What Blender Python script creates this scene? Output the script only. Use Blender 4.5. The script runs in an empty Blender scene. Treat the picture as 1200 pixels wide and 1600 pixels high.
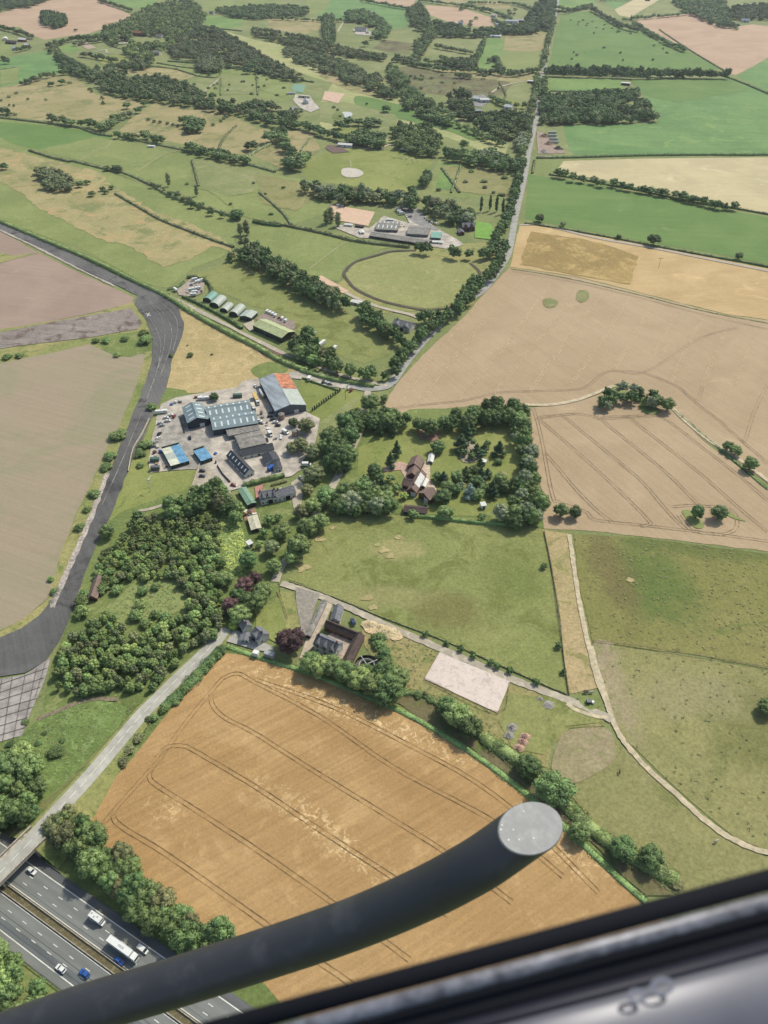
HAZE=3.2e-5; EXPO=0.42
import bpy, math, random
import numpy as np
from mathutils import Vector, Matrix
random.seed(7); RNG = np.random.default_rng(7)
R = math.radians
COL = bpy.context.scene.collection
# ---------------------------------------------------------------- camera model (photo is 1200 x 1600)
F, H, P = 1200.0, 310.0, R(39.6)
SP, CP = math.sin(P), math.cos(P)
def ray(px, py):
    u, v = (px-600)/F, (py-800)/F
    return Vector((u, CP - v*SP, -SP - v*CP))
def G(px, py, z=0.0):
    d = ray(px, py); t = (H-z)/(-d.z)
    return Vector((d.x*t, d.y*t, z))
def D(px, py, depth):            # a point at a given distance along the view axis
    d = ray(px, py); return Vector((0, 0, H)) + d*depth
# ---------------------------------------------------------------- colour
KEXP = 1.5
def lin(c):
    c /= 255.0
    return c/12.92 if c <= .04045 else ((c+.055)/1.055)**2.4
SAT = .86
def C(r, g, b, k=1.0):
    y = .3*r+.59*g+.11*b; r, g, b = (y+(c-y)*SAT for c in (r, g, b))
    return (min(.9, lin(r)*k/KEXP), min(.9, lin(g)*k/KEXP*.985), min(.9, lin(b)*k/KEXP*.87), 1)
# ---------------------------------------------------------------- materials
MATS = {}
def nm(name):
    m = bpy.data.materials.new(name); m.use_nodes = True
    nt = m.node_tree; b = nt.nodes['Principled BSDF']
    return m, nt, b
def mixc(nt, fac, a, b, blend='MIX'):
    n = nt.nodes.new('ShaderNodeMix'); n.data_type = 'RGBA'; n.blend_type = blend
    for s, v in ((n.inputs[0], fac), (n.inputs[6], a), (n.inputs[7], b)):
        if hasattr(v, 'is_linked'): nt.links.new(v, s)
        else: s.default_value = v
    return n.outputs[2]
def noise(nt, vec, scale, detail=4, rough=.6, dist=0.0):
    n = nt.nodes.new('ShaderNodeTexNoise'); n.inputs['Scale'].default_value = scale
    n.inputs['Detail'].default_value = detail; n.inputs['Roughness'].default_value = rough
    n.inputs['Distortion'].default_value = dist
    nt.links.new(vec, n.inputs['Vector']); return n.outputs['Fac']
def ramp(nt, fac, lo, hi):
    n = nt.nodes.new('ShaderNodeMapRange'); n.inputs[1].default_value = lo; n.inputs[2].default_value = hi
    n.interpolation_type = 'SMOOTHSTEP'; nt.links.new(fac, n.inputs[0]); return n.outputs[0]
def pos(nt, ang=0, sx=1, sy=1, off=(0,0,0)):
    g = nt.nodes.new('ShaderNodeNewGeometry'); mp = nt.nodes.new('ShaderNodeMapping')
    mp.vector_type = 'POINT'; mp.inputs['Rotation'].default_value = (0, 0, ang)
    mp.inputs['Scale'].default_value = (sx, sy, 1); mp.inputs['Location'].default_value = off
    # rotate first (scale after): chain two mappings
    mp2 = nt.nodes.new('ShaderNodeMapping'); mp2.inputs['Rotation'].default_value = (0, 0, ang)
    mp.inputs['Rotation'].default_value = (0, 0, 0)
    nt.links.new(g.outputs['Position'], mp2.inputs['Vector']); nt.links.new(mp2.outputs[0], mp.inputs['Vector'])
    return mp.outputs[0]
def field(name, c1, c2, c3=None, spots=(), big=.012, patch=.03, thr=.58, streak=None, fine=.6, c4=None, thr4=.62, patch4=.05, bump=.8, rough=.95, contrast=.3):
    """grass / crop ground: large drift c1-c2, blotches c3/c4, drill streaks (angle, across scale, amount), fine grain"""
    if name in MATS: return MATS[name]
    m, nt, b = nm(name); s = random.random()*500
    v = pos(nt, off=(s, s*.7, 0))
    col = mixc(nt, ramp(nt, noise(nt, v, big, 5, .62, .6), .36, .64), C(*c1), C(*c2))
    if c3: col = mixc(nt, ramp(nt, noise(nt, v, patch, 7, .7, .8), thr, thr+.12), col, C(*c3))
    if c4: col = mixc(nt, ramp(nt, noise(nt, pos(nt, off=(s+90, 33, 0)), patch4, 8, .75, .3), thr4, thr4+.07), col, C(*c4))
    for (sx_, sy_, rx, ry, cc, *hd) in spots:      # a lusher or barer area of the field, with a ragged outline
        w0 = G(sx_, sy_); mp = nt.nodes.new('ShaderNodeMapping'); mp.vector_type = 'TEXTURE'; mp.inputs['Location'].default_value = (w0.x, w0.y, 0); mp.inputs['Scale'].default_value = (rx, ry, 1e6)
        mp.inputs['Rotation'].default_value = (0, 0, R(hd[0] if hd else 0)); nt.links.new(pos(nt), mp.inputs['Vector'])
        ln = nt.nodes.new('ShaderNodeVectorMath'); ln.operation = 'LENGTH'; nt.links.new(mp.outputs[0], ln.inputs[0])
        ad = nt.nodes.new('ShaderNodeMath'); ad.operation = 'MULTIPLY_ADD'; ad.inputs[1].default_value = 3.4; nt.links.new(noise(nt, v, .04, 9, .78, .4), ad.inputs[0]); nt.links.new(ln.outputs['Value'], ad.inputs[2])
        inv = nt.nodes.new('ShaderNodeMath'); inv.operation = 'SUBTRACT'; inv.inputs[0].default_value = 3.5; nt.links.new(ad.outputs[0], inv.inputs[1])
        fac = ramp(nt, inv.outputs[0], .45, 1.5); ml = nt.nodes.new('ShaderNodeMath'); ml.operation = 'MULTIPLY'; nt.links.new(fac, ml.inputs[0]); ml.inputs[1].default_value = .8
        if len(hd) > 1: nt.links.new(ramp(nt, noise(nt, v, .33, 5, .7, 1.2), .5, .62), ml.inputs[1])
        col = mixc(nt, ml.outputs[0], col, C(*cc))
    if streak:
        a, sc, amt = streak
        sv = pos(nt, a, .02*sc, sc)
        st = ramp(nt, noise(nt, sv, 1, 5, .7), .3, .7)
        k = nt.nodes.new('ShaderNodeMapRange'); k.inputs[3].default_value = 1-amt; k.inputs[4].default_value = 1+amt*.7
        nt.links.new(st, k.inputs[0])
        g = nt.nodes.new('ShaderNodeCombineColor')
        for i in range(3): nt.links.new(k.outputs[0], g.inputs[i])
        col = mixc(nt, 1.0, col, g.outputs[0], 'MULTIPLY')
    fm = noise(nt, v, .13, 6, .75, .4)
    k = nt.nodes.new('ShaderNodeMapRange'); k.inputs[1].default_value = .3; k.inputs[2].default_value = .7
    k.inputs[3].default_value = 1-contrast*.45; k.inputs[4].default_value = 1+contrast*.4
    nt.links.new(fm, k.inputs[0]); g = nt.nodes.new('ShaderNodeCombineColor')
    for i in range(3): nt.links.new(k.outputs[0], g.inputs[i])
    col = mixc(nt, 1.0, col, g.outputs[0], 'MULTIPLY')
    f = noise(nt, v, fine, 6, .8)
    k = nt.nodes.new('ShaderNodeMapRange'); k.inputs[1].default_value = .32; k.inputs[2].default_value = .68
    k.inputs[3].default_value = 1-contrast; k.inputs[4].default_value = 1+contrast
    nt.links.new(f, k.inputs[0])
    g = nt.nodes.new('ShaderNodeCombineColor')
    for i in range(3): nt.links.new(k.outputs[0], g.inputs[i])
    col = mixc(nt, 1.0, col, g.outputs[0], 'MULTIPLY')
    nt.links.new(col, b.inputs['Base Color']); b.inputs['Roughness'].default_value = rough
    b.inputs['Specular IOR Level'].default_value = .12
    if bump:
        bp = nt.nodes.new('ShaderNodeBump'); bp.inputs['Strength'].default_value = bump; bp.inputs['Distance'].default_value = .25
        nt.links.new(f, bp.inputs['Height']); nt.links.new(bp.outputs[0], b.inputs['Normal'])
    MATS[name] = m; return m
def plain(name, c, rough=.7, metal=0, var=.1, scale=.8, spec=.3, k=1.0, streak=None):
    if name in MATS: return MATS[name]
    m, nt, b = nm(name); v = pos(nt, off=(random.random()*99, 0, 0))
    if streak: v = pos(nt, streak[0], .1*streak[1], streak[1])
    f = noise(nt, v, scale, 5, .7)
    d = tuple(x*(1-var*2) for x in c); e = tuple(min(255, x*(1+var)) for x in c)
    col = mixc(nt, ramp(nt, f, .3, .7), C(*d, k), C(*e, k))
    if var >= .05:
        fl = nt.nodes.new('ShaderNodeMapRange'); fl.inputs[1].default_value = .35; fl.inputs[2].default_value = .65; fl.inputs[3].default_value = 1-var; fl.inputs[4].default_value = 1+var*.5
        nt.links.new(noise(nt, v, scale*.22, 4, .7, .5), fl.inputs[0]); gg = nt.nodes.new('ShaderNodeCombineColor')
        for i in range(3): nt.links.new(fl.outputs[0], gg.inputs[i])
        col = mixc(nt, 1.0, col, gg.outputs[0], 'MULTIPLY')
    nt.links.new(col, b.inputs['Base Color'])
    b.inputs['Roughness'].default_value = rough; b.inputs['Metallic'].default_value = metal
    b.inputs['Specular IOR Level'].default_value = spec
    MATS[name] = m; return m
def leafmat(name, c1, c2, c3=None):
    if name in MATS: return MATS[name]
    m, nt, b = nm(name); v = pos(nt)
    col = mixc(nt, ramp(nt, noise(nt, v, .1, 3, .6), .4, .6), C(c1[0]*1.05, c1[1]*1.02, c1[2]*.95, 1.55), C(c2[0]*1.06, c2[1]*1.02, c2[2]*.95, 1.8))
    oi = nt.nodes.new('ShaderNodeObjectInfo')
    hs = nt.nodes.new('ShaderNodeHueSaturation')
    mr = nt.nodes.new('ShaderNodeMapRange'); mr.inputs[3].default_value = .72; mr.inputs[4].default_value = 1.3
    nt.links.new(oi.outputs['Random'], mr.inputs[0]); nt.links.new(mr.outputs[0], hs.inputs['Value'])
    mh = nt.nodes.new('ShaderNodeMapRange'); mh.inputs[3].default_value = .485; mh.inputs[4].default_value = .52
    ml = nt.nodes.new('ShaderNodeMath'); ml.operation = 'MULTIPLY'; ml.inputs[1].default_value = 7.3
    fr = nt.nodes.new('ShaderNodeMath'); fr.operation = 'FRACT'
    nt.links.new(oi.outputs['Random'], ml.inputs[0]); nt.links.new(ml.outputs[0], fr.inputs[0]); nt.links.new(fr.outputs[0], mh.inputs[0])
    nt.links.new(mh.outputs[0], hs.inputs['Hue'])
    f = noise(nt, v, 1.3, 3, .7)
    col = mixc(nt, ramp(nt, f, .35, .7), col, C(*(c3 or tuple(min(255, x*1.25) for x in c2)), 1.85))
    nt.links.new(col, hs.inputs['Color']); nt.links.new(hs.outputs[0], b.inputs['Base Color'])
    b.inputs['Roughness'].default_value = .75; b.inputs['Specular IOR Level'].default_value = .25
    MATS[name] = m; return m
# ---------------------------------------------------------------- objects
def tag(o, label=None, cat=None, group=None, kind=None):
    if label: o['label'] = label
    if cat: o['category'] = cat
    if group: o['group'] = group
    if kind: o['kind'] = kind
    return o
def link(name, me, mat=None, parent=None):
    o = bpy.data.objects.new(name, me); COL.objects.link(o)
    if mat and me is not None and not me.materials: me.materials.append(mat)
    if parent: o.parent = parent
    return o
def empty(name, loc, rz=0):
    o = bpy.data.objects.new(name, None); COL.objects.link(o); o.location = loc; o.rotation_euler = (0, 0, rz)
    o.empty_display_size = .5; return o
class MB:
    def __init__(s): s.v = []; s.f = []
    def add(s, vs, fs):
        n = len(s.v); s.v += [tuple(x) for x in vs]; s.f += [tuple(i+n for i in f) for f in fs]; return s
    def box(s, x0, x1, y0, y1, z0, z1):
        return s.add([(x0,y0,z0),(x1,y0,z0),(x1,y1,z0),(x0,y1,z0),(x0,y0,z1),(x1,y0,z1),(x1,y1,z1),(x0,y1,z1)],
                     [(0,3,2,1),(4,5,6,7),(0,1,5,4),(1,2,6,5),(2,3,7,6),(3,0,4,7)])
    def bar(s, a, b, w, h):
        a, b = Vector(a), Vector(b); d = (b-a).normalized()
        n = d.cross(Vector((0,0,1)))
        n = Vector((1,0,0)) if n.length < 1e-4 else n.normalized(); u = n.cross(d)
        n *= w/2; u *= h/2; p = []
        for q in (a, b): p += [q-n-u, q+n-u, q+n+u, q-n+u]
        return s.add(p, [(0,1,2,3),(7,6,5,4),(0,4,5,1),(1,5,6,2),(2,6,7,3),(3,7,4,0)])
    def cyl(s, a, b, r0, r1=None, n=10):
        r1 = r0 if r1 is None else r1; a, b = Vector(a), Vector(b); d = (b-a).normalized()
        x = d.orthogonal().normalized(); y = d.cross(x); vs = []
        for q, r in ((a, r0), (b, r1)): vs += [q + (x*math.cos(6.28319*i/n) + y*math.sin(6.28319*i/n))*r for i in range(n)]
        return s.add(vs, [(i, (i+1) % n, n+(i+1) % n, n+i) for i in range(n)] + [tuple(range(n))[::-1], tuple(range(n, 2*n))])
    def mesh(s, name='m'):
        me = bpy.data.meshes.new(name); me.from_pydata(s.v, [], s.f); me.update(); return me
    def build(s, name, mat, parent=None, smooth=False):
        me = s.mesh(name)
        if smooth: me.shade_smooth()
        return link(name, me, mat, parent)
# ---------------------------------------------------------------- ground sheets
ZL = {'field': [.02], 'patch': [.34], 'road': [.54], 'mark': [.82]}
def nz(level):
    z = ZL[level][0]; ZL[level][0] += .003; return z
def jitter(pts, step=9, amp=.7):
    out = []; n = len(pts)
    for i in range(n):
        a, b = pts[i], pts[(i+1) % n]; L = (b-a).length; k = max(1, min(60, int(L/step)))
        d = (b-a).normalized() if L > 0 else Vector((1,0,0)); nrm = Vector((-d.y, d.x, 0))
        for j in range(k):
            p = a.lerp(b, j/k)
            if j: p = p + nrm*random.uniform(-amp, amp)
            out.append(p)
    return out
def smooth_closed(pts, sub=5):
    out = []; n = len(pts)
    for i in range(n):
        p0, p1, p2, p3 = pts[i-1], pts[i], pts[(i+1) % n], pts[(i+2) % n]
        for j in range(sub):
            t = j/sub
            out.append(.5*((2*p1)+(p2-p0)*t+(2*p0-5*p1+4*p2-p3)*t*t+(3*p1-p0-3*p2+p3)*t**3))
    return out
def sheet(name, px, mat, level='field', smooth=False, jit=.7, **kw):
    z = nz(level); pts = [G(x, y, 0) for x, y in px]
    if smooth: pts = smooth_closed(pts)
    elif jit: pts = jitter(pts, amp=jit)
    me = bpy.data.meshes.new(name); me.from_pydata([(p.x, p.y, z) for p in pts], [], [tuple(range(len(pts)))]); me.update()
    if me.polygons[0].normal.z < 0: me.flip_normals()
    o = link(name, me, mat); tag(o, kind='structure'); return o
def catmull(pts, sub=8):
    if len(pts) < 3: return [pts[0].lerp(pts[-1], i/sub) for i in range(sub+1)]
    q = [pts[0]*2-pts[1]] + pts + [pts[-1]*2-pts[-2]]; out = []
    for i in range(1, len(q)-2):
        for j in range(sub):
            t = j/sub; p0, p1, p2, p3 = q[i-1], q[i], q[i+1], q[i+2]
            out.append(.5*((2*p1)+(p2-p0)*t+(2*p0-5*p1+4*p2-p3)*t*t+(3*p1-p0-3*p2+p3)*t**3))
    out.append(q[-2]); return out
def offset(pts, d):
    out = []
    for i, p in enumerate(pts):
        t = (pts[min(i+1, len(pts)-1)]-pts[max(i-1, 0)]); t.z = 0; t.normalize()
        out.append(p + Vector((-t.y, t.x, 0))*d)
    return out
def strip_into(mb, pts, w, z=None, jit=0):
    l, r = offset(pts, w/2), offset(pts, -w/2); vs = []; n = len(pts)
    for a, b in zip(l, r):
        ja, jb = random.uniform(-jit, jit), random.uniform(-jit, jit)
        d = (a-b).normalized(); a = a+d*ja; b = b+d*jb
        za = z if z is not None else a.z
        vs += [(a.x, a.y, za), (b.x, b.y, za)]
    mb.add(vs, [(2*i, 2*i+1, 2*i+3, 2*i+2) for i in range(n-1)])
def ribbon(name, px, w, mat, level='road', sub=8, jit=0, kind='structure'):
    mb = MB(); z = nz(level); strip_into(mb, catmull([G(x, y) for x, y in px], sub), w, z, jit)
    o = mb.build(name, mat); return tag(o, kind=kind)
def tracks(name, lines, mat, gap=1.9, w=.45, level='patch', jit=.08):
    mb = MB(); z = nz(level)
    for px in lines:
        c = catmull([G(x, y) for x, y in px], 8)
        for s in (-1, 1): strip_into(mb, offset(c, s*gap/2), w, z, jit); 
        z += .0008
    o = mb.build(name, mat); return tag(o, kind='structure')
# ------------------- vegetation
def quads(centers, normals, size, rng, name='crown', flat=False):
    n = len(centers); c = np.asarray(centers, float); nn = np.asarray(normals, float)
    nn = nn/np.maximum(1e-6, np.linalg.norm(nn, axis=1, keepdims=True))
    nn = nn + rng.normal(0, .18 if flat else .55, (n, 3)); nn /= np.linalg.norm(nn, axis=1, keepdims=True)
    a = np.cross(nn, rng.normal(0, 1, (n, 3))); a /= np.maximum(1e-6, np.linalg.norm(a, axis=1, keepdims=True)); b = np.cross(nn, a)
    s = (size if np.ndim(size) else np.full(n, size))*rng.uniform(.6, 1.35, n); s = s[:, None]/2
    j = lambda: rng.uniform(.55, 1.1, (n, 1))
    v = np.stack([c+a*s*j(), c+b*s*j(), c-a*s*j(), c-b*s*j()], 1)
    return v.reshape(-1, 3)
def npmesh(name, verts, tris=None, base=0, quadn=0, corev=None, coref=None):
    """quads first, then triangles"""
    me = bpy.data.meshes.new(name)
    nq = len(verts)//4; allv = verts; nf = nq; loops = np.arange(nq*4)
    starts = np.arange(nq)*4; tot = np.full(nq, 4)
    if corev is not None:
        allv = np.vstack([verts, corev]); loops = np.concatenate([loops, (coref+len(verts)).ravel()])
        starts = np.concatenate([starts, nq*4+np.arange(len(coref))*3]); tot = np.concatenate([tot, np.full(len(coref), 3)])
    me.vertices.add(len(allv)); me.vertices.foreach_set('co', allv.astype(np.float32).ravel())
    me.loops.add(len(loops)); me.loops.foreach_set('vertex_index', loops.astype(np.int32))
    me.polygons.add(len(starts)); me.polygons.foreach_set('loop_start', starts.astype(np.int32))
    me.update(calc_edges=True); me.validate(); return me
def ico(sub=1):
    import bmesh
    bm = bmesh.new(); bmesh.ops.create_icosphere(bm, subdivisions=sub, radius=1)
    v = np.array([tuple(x.co) for x in bm.verts]); f = np.array([[q.index for q in p.verts] for p in bm.faces]); bm.free(); return v, f
IV1, IF1 = ico(1); IV2, IF2 = ico(2)
def crown_arrays(kind, nq, leaf, rng, nl=16):
    """canonical tree: height 1, crown radius .5 -> later scaled (r*2, r*2, h)"""
    cs, ns, cv, cf = [], [], [], []; k = 0
    lobes = []
    if kind == 'broad':
        for i in range(nl):
            th = i*2.39996 + rng.uniform(-.3, .3); q = (i+.5)/nl; z = .34 + .5*q; rr = .33*math.sqrt(max(0.05, 1-((q-.35)/.75)**2))*rng.uniform(.75, 1.08)
            lr = rng.uniform(.13, .2); lobes.append((rr*math.cos(th), rr*math.sin(th), z, lr, lr*.85))
        lobes.append((0, 0, .55, .32, .33))
    elif kind == 'cone':
        for i in range(nl):
            q = (i+.5)/nl; th = i*2.39996; rr = .3*(1-q)**.9*rng.uniform(.7, 1.05); lr = .2*(1-q)+.05
            lobes.append((rr*math.cos(th), rr*math.sin(th), .12+.8*q, lr, .13))
    elif kind == 'tall':
        for i in range(nl):
            q = (i+.5)/nl; th = i*2.39996; rr = .25*math.sin(math.pi*min(1, .15+.8*q))*rng.uniform(.6, 1); lr = rng.uniform(.16, .26)
            lobes.append((rr*math.cos(th), rr*math.sin(th), .12+.78*q, lr, .11))
    else:   # bush
        for i in range(nl):
            th = i*2.39996; q = (i+.5)/nl; rr = .36*math.sqrt(q)*rng.uniform(.7, 1.05); lr = rng.uniform(.13, .24)
            lobes.append((rr*math.cos(th), rr*math.sin(th), .3+.35*(1-q)*rng.uniform(.7, 1.2), lr, .27))
    tot = sum(l[3]*l[4] for l in lobes)
    for (x, y, z, r, rz) in lobes:
        m = max(4, int(nq*r*rz/tot)); d = rng.normal(0, 1, (m, 3)); d[:, 2] = np.where(d[:, 2] < -.3, -d[:, 2], d[:, 2]); d /= np.linalg.norm(d, axis=1, keepdims=True)
        e = rng.uniform(.82, 1.12, (m, 1))
        cs.append(np.array([x, y, z]) + d*np.array([r, r, rz])*e); ns.append(d)
        cv.append(IV1*np.array([r, r, rz])*rng.uniform(.72, .95, (len(IV1), 1)) + np.array([x, y, z])); cf.append(IF1+k); k += len(IV1)
    q = quads(np.vstack(cs), np.vstack(ns), leaf, rng)
    return q, np.vstack(cv), np.vstack(cf)
def trunk_mesh(kind, rng):
    mb = MB(); mb.cyl((0,0,-.02), (0,0,.25), .035, .026, 8); mb.cyl((0,0,.25), (.01,.01,.7), .026, .008, 6)
    for i in range(5):
        a = i*1.3+rng.uniform(0, 1); mb.cyl((0,0,.2+.06*i), (.25*math.cos(a), .25*math.sin(a), .42+.07*i), .013, .004, 5)
    return mb.mesh('trunk')
CROWNS = {}; LOWS = {}
for kd, nv, nq in (('broad', 6, 1900), ('cone', 3, 1100), ('tall', 3, 1200), ('bush', 4, 800)):
    CROWNS[kd] = []; LOWS[kd] = []
    for i in range(nv):
        rng = np.random.default_rng(100+i*7+len(kd))
        q, cv, cf = crown_arrays(kd, nq, .055 if kd != 'bush' else .085, rng, 20 if kd == 'broad' else 12)
        CROWNS[kd].append((q, cv, cf))
        LOWS[kd].append(crown_arrays(kd, 230, .12, rng, 9))
LEAF = {
 'dark':  leafmat('foliage_dark', (52,72,42), (72,96,52), (96,118,68)),
 'mid':   leafmat('foliage_mid', (70,92,50), (92,116,62), (120,140,84)),
 'light': leafmat('foliage_light', (88,112,58), (116,138,74), (146,166,98)),
 'grey':  leafmat('foliage_grey', (86,98,72), (112,124,94), (138,148,118)),
 'copper':leafmat('foliage_copper', (58,42,46), (80,60,60), (98,76,74)),
 'olive': leafmat('foliage_olive', (76,82,50), (98,102,66), (122,124,84)),
 'dull':  leafmat('foliage_dull', (74,86,56), (102,114,76), (126,134,94)),
 'conif': leafmat('foliage_conifer', (44,66,46), (60,84,56), (82,106,70)),
 'blue':  leafmat('foliage_blue', (88,110,104), (112,132,124), (140,158,150)),
 'tuft':  leafmat('foliage_tuft', (98,104,58), (110,116,66), (122,128,76)),
 'lime':  leafmat('foliage_lime', (110,136,52), (140,160,64), (160,180,90)),
}
BARK = plain('bark', (92,78,62), .9, scale=3)
CM = {}; TM = {k: [trunk_mesh(k, random.Random(i)) for i in range(2)] for k in ('broad',)}
def crown_mesh(kd, i, leaf, low=False):
    key = (kd, i, leaf, low)
    if key not in CM:
        q, cv, cf = (LOWS if low else CROWNS)[kd][i]
        me = npmesh('crown_%s' % kd, q, corev=cv, coref=cf); me.materials.append(LEAF[leaf]); CM[key] = me
    return CM[key]
TREE_N = 0
NAMES = {'broad': 'broadleaf_tree', 'cone': 'conifer_tree', 'tall': 'poplar_tree', 'bush': 'shrub'}
CATS = {'broad': 'tree', 'cone': 'conifer', 'tall': 'poplar', 'bush': 'shrub'}
DEFER = []; DEFY = []
def tree(px, py, h, r, kd='broad', leaf='dark', label=None, group=None, base=0, name=None, cat=None, z=0, simple=None, now=False):
    """crown centre appears at px,py"""
    global TREE_N; TREE_N += 1
    p = G(px, py, z + h*(.58 if kd == 'broad' else .45 if kd != 'bush' else .35)) if not base else Vector(base)
    if not now:
        D0 = p.length; gk = 1.32 if D0 > 900 else 1.15 if D0 > 600 else 1.08; h *= min(gk, 1.2); r *= gk
    if cat == 'young tree' and not now:
        DEFY.append((p.length, h, r, leaf, label, group, (p.x, p.y, 0), simple)); return
    if kd == 'broad' and cat is None and group and not now:
        DEFER.append((r/(p.length+H*.6), h, r, leaf, label, group, (p.x, p.y, 0), simple)); return
    nm_ = name or NAMES[kd]; ct = cat or CATS[kd]
    i = random.randrange(len(CROWNS[kd])); rz = random.uniform(0, 6.28)
    dist = p.length
    if simple is None: simple = dist > 1000 or kd == 'bush'
    me = crown_mesh(kd, i, leaf, low=dist > 1100)
    sx = 2*r*random.uniform(.93, 1.07); sy = 2*r*random.uniform(.93, 1.07)
    if simple:
        o = link(nm_, me); o.location = (p.x, p.y, z); o.rotation_euler = (0, 0, rz); o.scale = (sx, sy, h); tag(o, label, ct, group); return o
    e = empty(nm_, (p.x, p.y, z), rz); e.scale = (sx, sy, h)
    link('trunk', TM['broad'][TREE_N % 2], BARK, e)
    link('crown', me, None, e); tag(e, label, ct, group); return e
def inside(x, y, poly):
    c = False; n = len(poly); j = n-1
    for i in range(n):
        if (poly[i][1] > y) != (poly[j][1] > y) and x < (poly[j][0]-poly[i][0])*(y-poly[i][1])/(poly[j][1]-poly[i][1])+poly[i][0]: c = not c
        j = i
    return c
def scatter(px, spacing, hc, holes=()):
    P_ = [tuple(G(x, y, hc)[:2]) for x, y in px]; HP = [[tuple(G(x, y, hc)[:2]) for x, y in h] for h in holes]
    xs = [p[0] for p in P_]; ys = [p[1] for p in P_]; out = []
    y = min(ys); row = 0
    while y <= max(ys):
        x = min(xs) + (row % 2)*spacing/2
        while x <= max(xs):
            a, b = x+random.uniform(-.33, .33)*spacing, y+random.uniform(-.33, .33)*spacing
            if inside(a, b, P_) and not any(inside(a, b, h) for h in HP): out.append((a, b))
            x += spacing
        y += spacing*.87; row += 1
    return out
def pick(leafs):
    return random.choices([l[0] for l in leafs], [l[1] for l in leafs])[0]
def merged(pts, h, r, leafs, label, kd, name, cat):
    qs, cvs, cfs = [], [], []; k = 0; mi_q, mi_c = [], []; names = [l[0] for l in leafs]
    for it in pts:
        a, b = it[0], it[1]
        kk = kd if random.random() > .06 or kd != 'broad' else 'cone'
        q, cv, cf = random.choice(LOWS[kk]); hh = random.uniform(*h); rr = random.uniform(*r)*random.uniform(.8, 1.4); hh *= random.uniform(.85, 1.25); t = random.uniform(0, 6.28); m = None
        if len(it) > 2: hh, rr, m = it[2], it[3], names.index(it[4])
        if m is None: m = names.index(pick(leafs))
        M = np.array([[math.cos(t), -math.sin(t), 0], [math.sin(t), math.cos(t), 0], [0, 0, 1]]); S = np.array([2*rr, 2*rr, hh]); o = np.array([a, b, 0])
        qs.append((q*S)@M.T + o); cvs.append((cv*S)@M.T + o); cfs.append(cf+k); k += len(cv)
        mi_q.append(np.full(len(q)//4, m)); mi_c.append(np.full(len(cf), m))
    if not qs: return
    me = npmesh(name, np.vstack(qs), corev=np.vstack(cvs), coref=np.vstack(cfs))
    for l in names: me.materials.append(LEAF[l])
    mi = np.concatenate(mi_q+mi_c)
    if len(mi) == len(me.polygons): me.polygons.foreach_set('material_index', mi.astype(np.int32))
    o = link(name, me); tag(o, label, cat, kind='stuff'); return o
def flush_trees(n=285):
    DEFER.sort(key=lambda t: -t[0])
    for s, h, r, leaf, label, group, base, simple in DEFER[:n]: tree(0, 0, h, r, 'broad', leaf, label, group, base=base, simple=simple, now=True)
    rest = DEFER[n:]; lf = sorted(set(t[3] for t in rest))
    merged([(t[6][0], t[6][1], t[1], t[2], t[3]) for t in rest], (9,12), (5,6), [(l, 1) for l in lf], 'remaining smaller and more distant broadleaf trees of the hedgerows and belts', 'broad', 'distant_trees', 'trees')
def flush_young(n=290):
    DEFY.sort(key=lambda t: t[0])
    for s, h, r, leaf, label, group, base, simple in DEFY[:n]: tree(0, 0, h, r, 'broad', leaf, label, group, base=base, simple=simple, now=True, name='young_tree', cat='young tree')
    rest = DEFY[n:]; lf = sorted(set(t[3] for t in rest))
    if rest: merged([(t[6][0], t[6][1], t[1], t[2], t[3]) for t in rest], (5,6), (2,3), [(l, 1) for l in lf], 'remaining young trees of the northern part of the plantation', 'broad', 'plantation_trees', 'young trees')
def tufts(px, n, size, label, leafs=(('mid',2),('olive',1)), name='weed_tufts', clump=1.0):
    P_ = [tuple(G(x, y)[:2]) for x, y in px]; xs = [p[0] for p in P_]; ys = [p[1] for p in P_]; cs = []
    seeds = [(random.uniform(min(xs), max(xs)), random.uniform(min(ys), max(ys))) for _ in range(14)]
    while len(cs) < n:
        if random.random() < .6: s = random.choice(seeds); a, b = random.gauss(s[0], 22*clump), random.gauss(s[1], 22*clump)
        else: a, b = random.uniform(min(xs), max(xs)), random.uniform(min(ys), max(ys))
        if inside(a, b, P_): cs.append((a, b))
    C_ = np.array(cs); k = 7; c = np.repeat(C_, k, 0)+RNG.normal(0, size*.4, (n*k, 2)); zz = RNG.uniform(.45, .6+size*.3, (n*k, 1)); c = np.hstack([c, zz*.8])
    nn = np.hstack([RNG.normal(0, .2, (n*k, 2)), np.ones((n*k, 1))*2.2]); q = quads(c, nn*1.0, size*RNG.uniform(.5, 1, n*k), RNG, flat=name == 'weed_tufts')
    me = npmesh(name, q); 
    for l, _ in leafs: me.materials.append(LEAF[l])
    mi = np.repeat(RNG.integers(0, len(leafs), n), k)
    if len(mi) == len(me.polygons): me.polygons.foreach_set('material_index', mi.astype(np.int32))
    return tag(link(name, me), label, 'weeds', kind='stuff')
def wood(px, spacing, h, r, leafs, label, group, kd='broad', holes=(), name=None, cat=None):
    """individual trees filling an area (pixel outline of their crowns' centres)"""
    for a, b in scatter(px, spacing, (h[0]+h[1])*.28, holes):
        q_ = random.uniform(.72, 1.18); tree(0, 0, random.uniform(*h)*(.5+.5*q_), random.uniform(*r)*q_, kd, pick(leafs), label, group, base=(a, b, 0), name=name, cat=cat)
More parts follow.
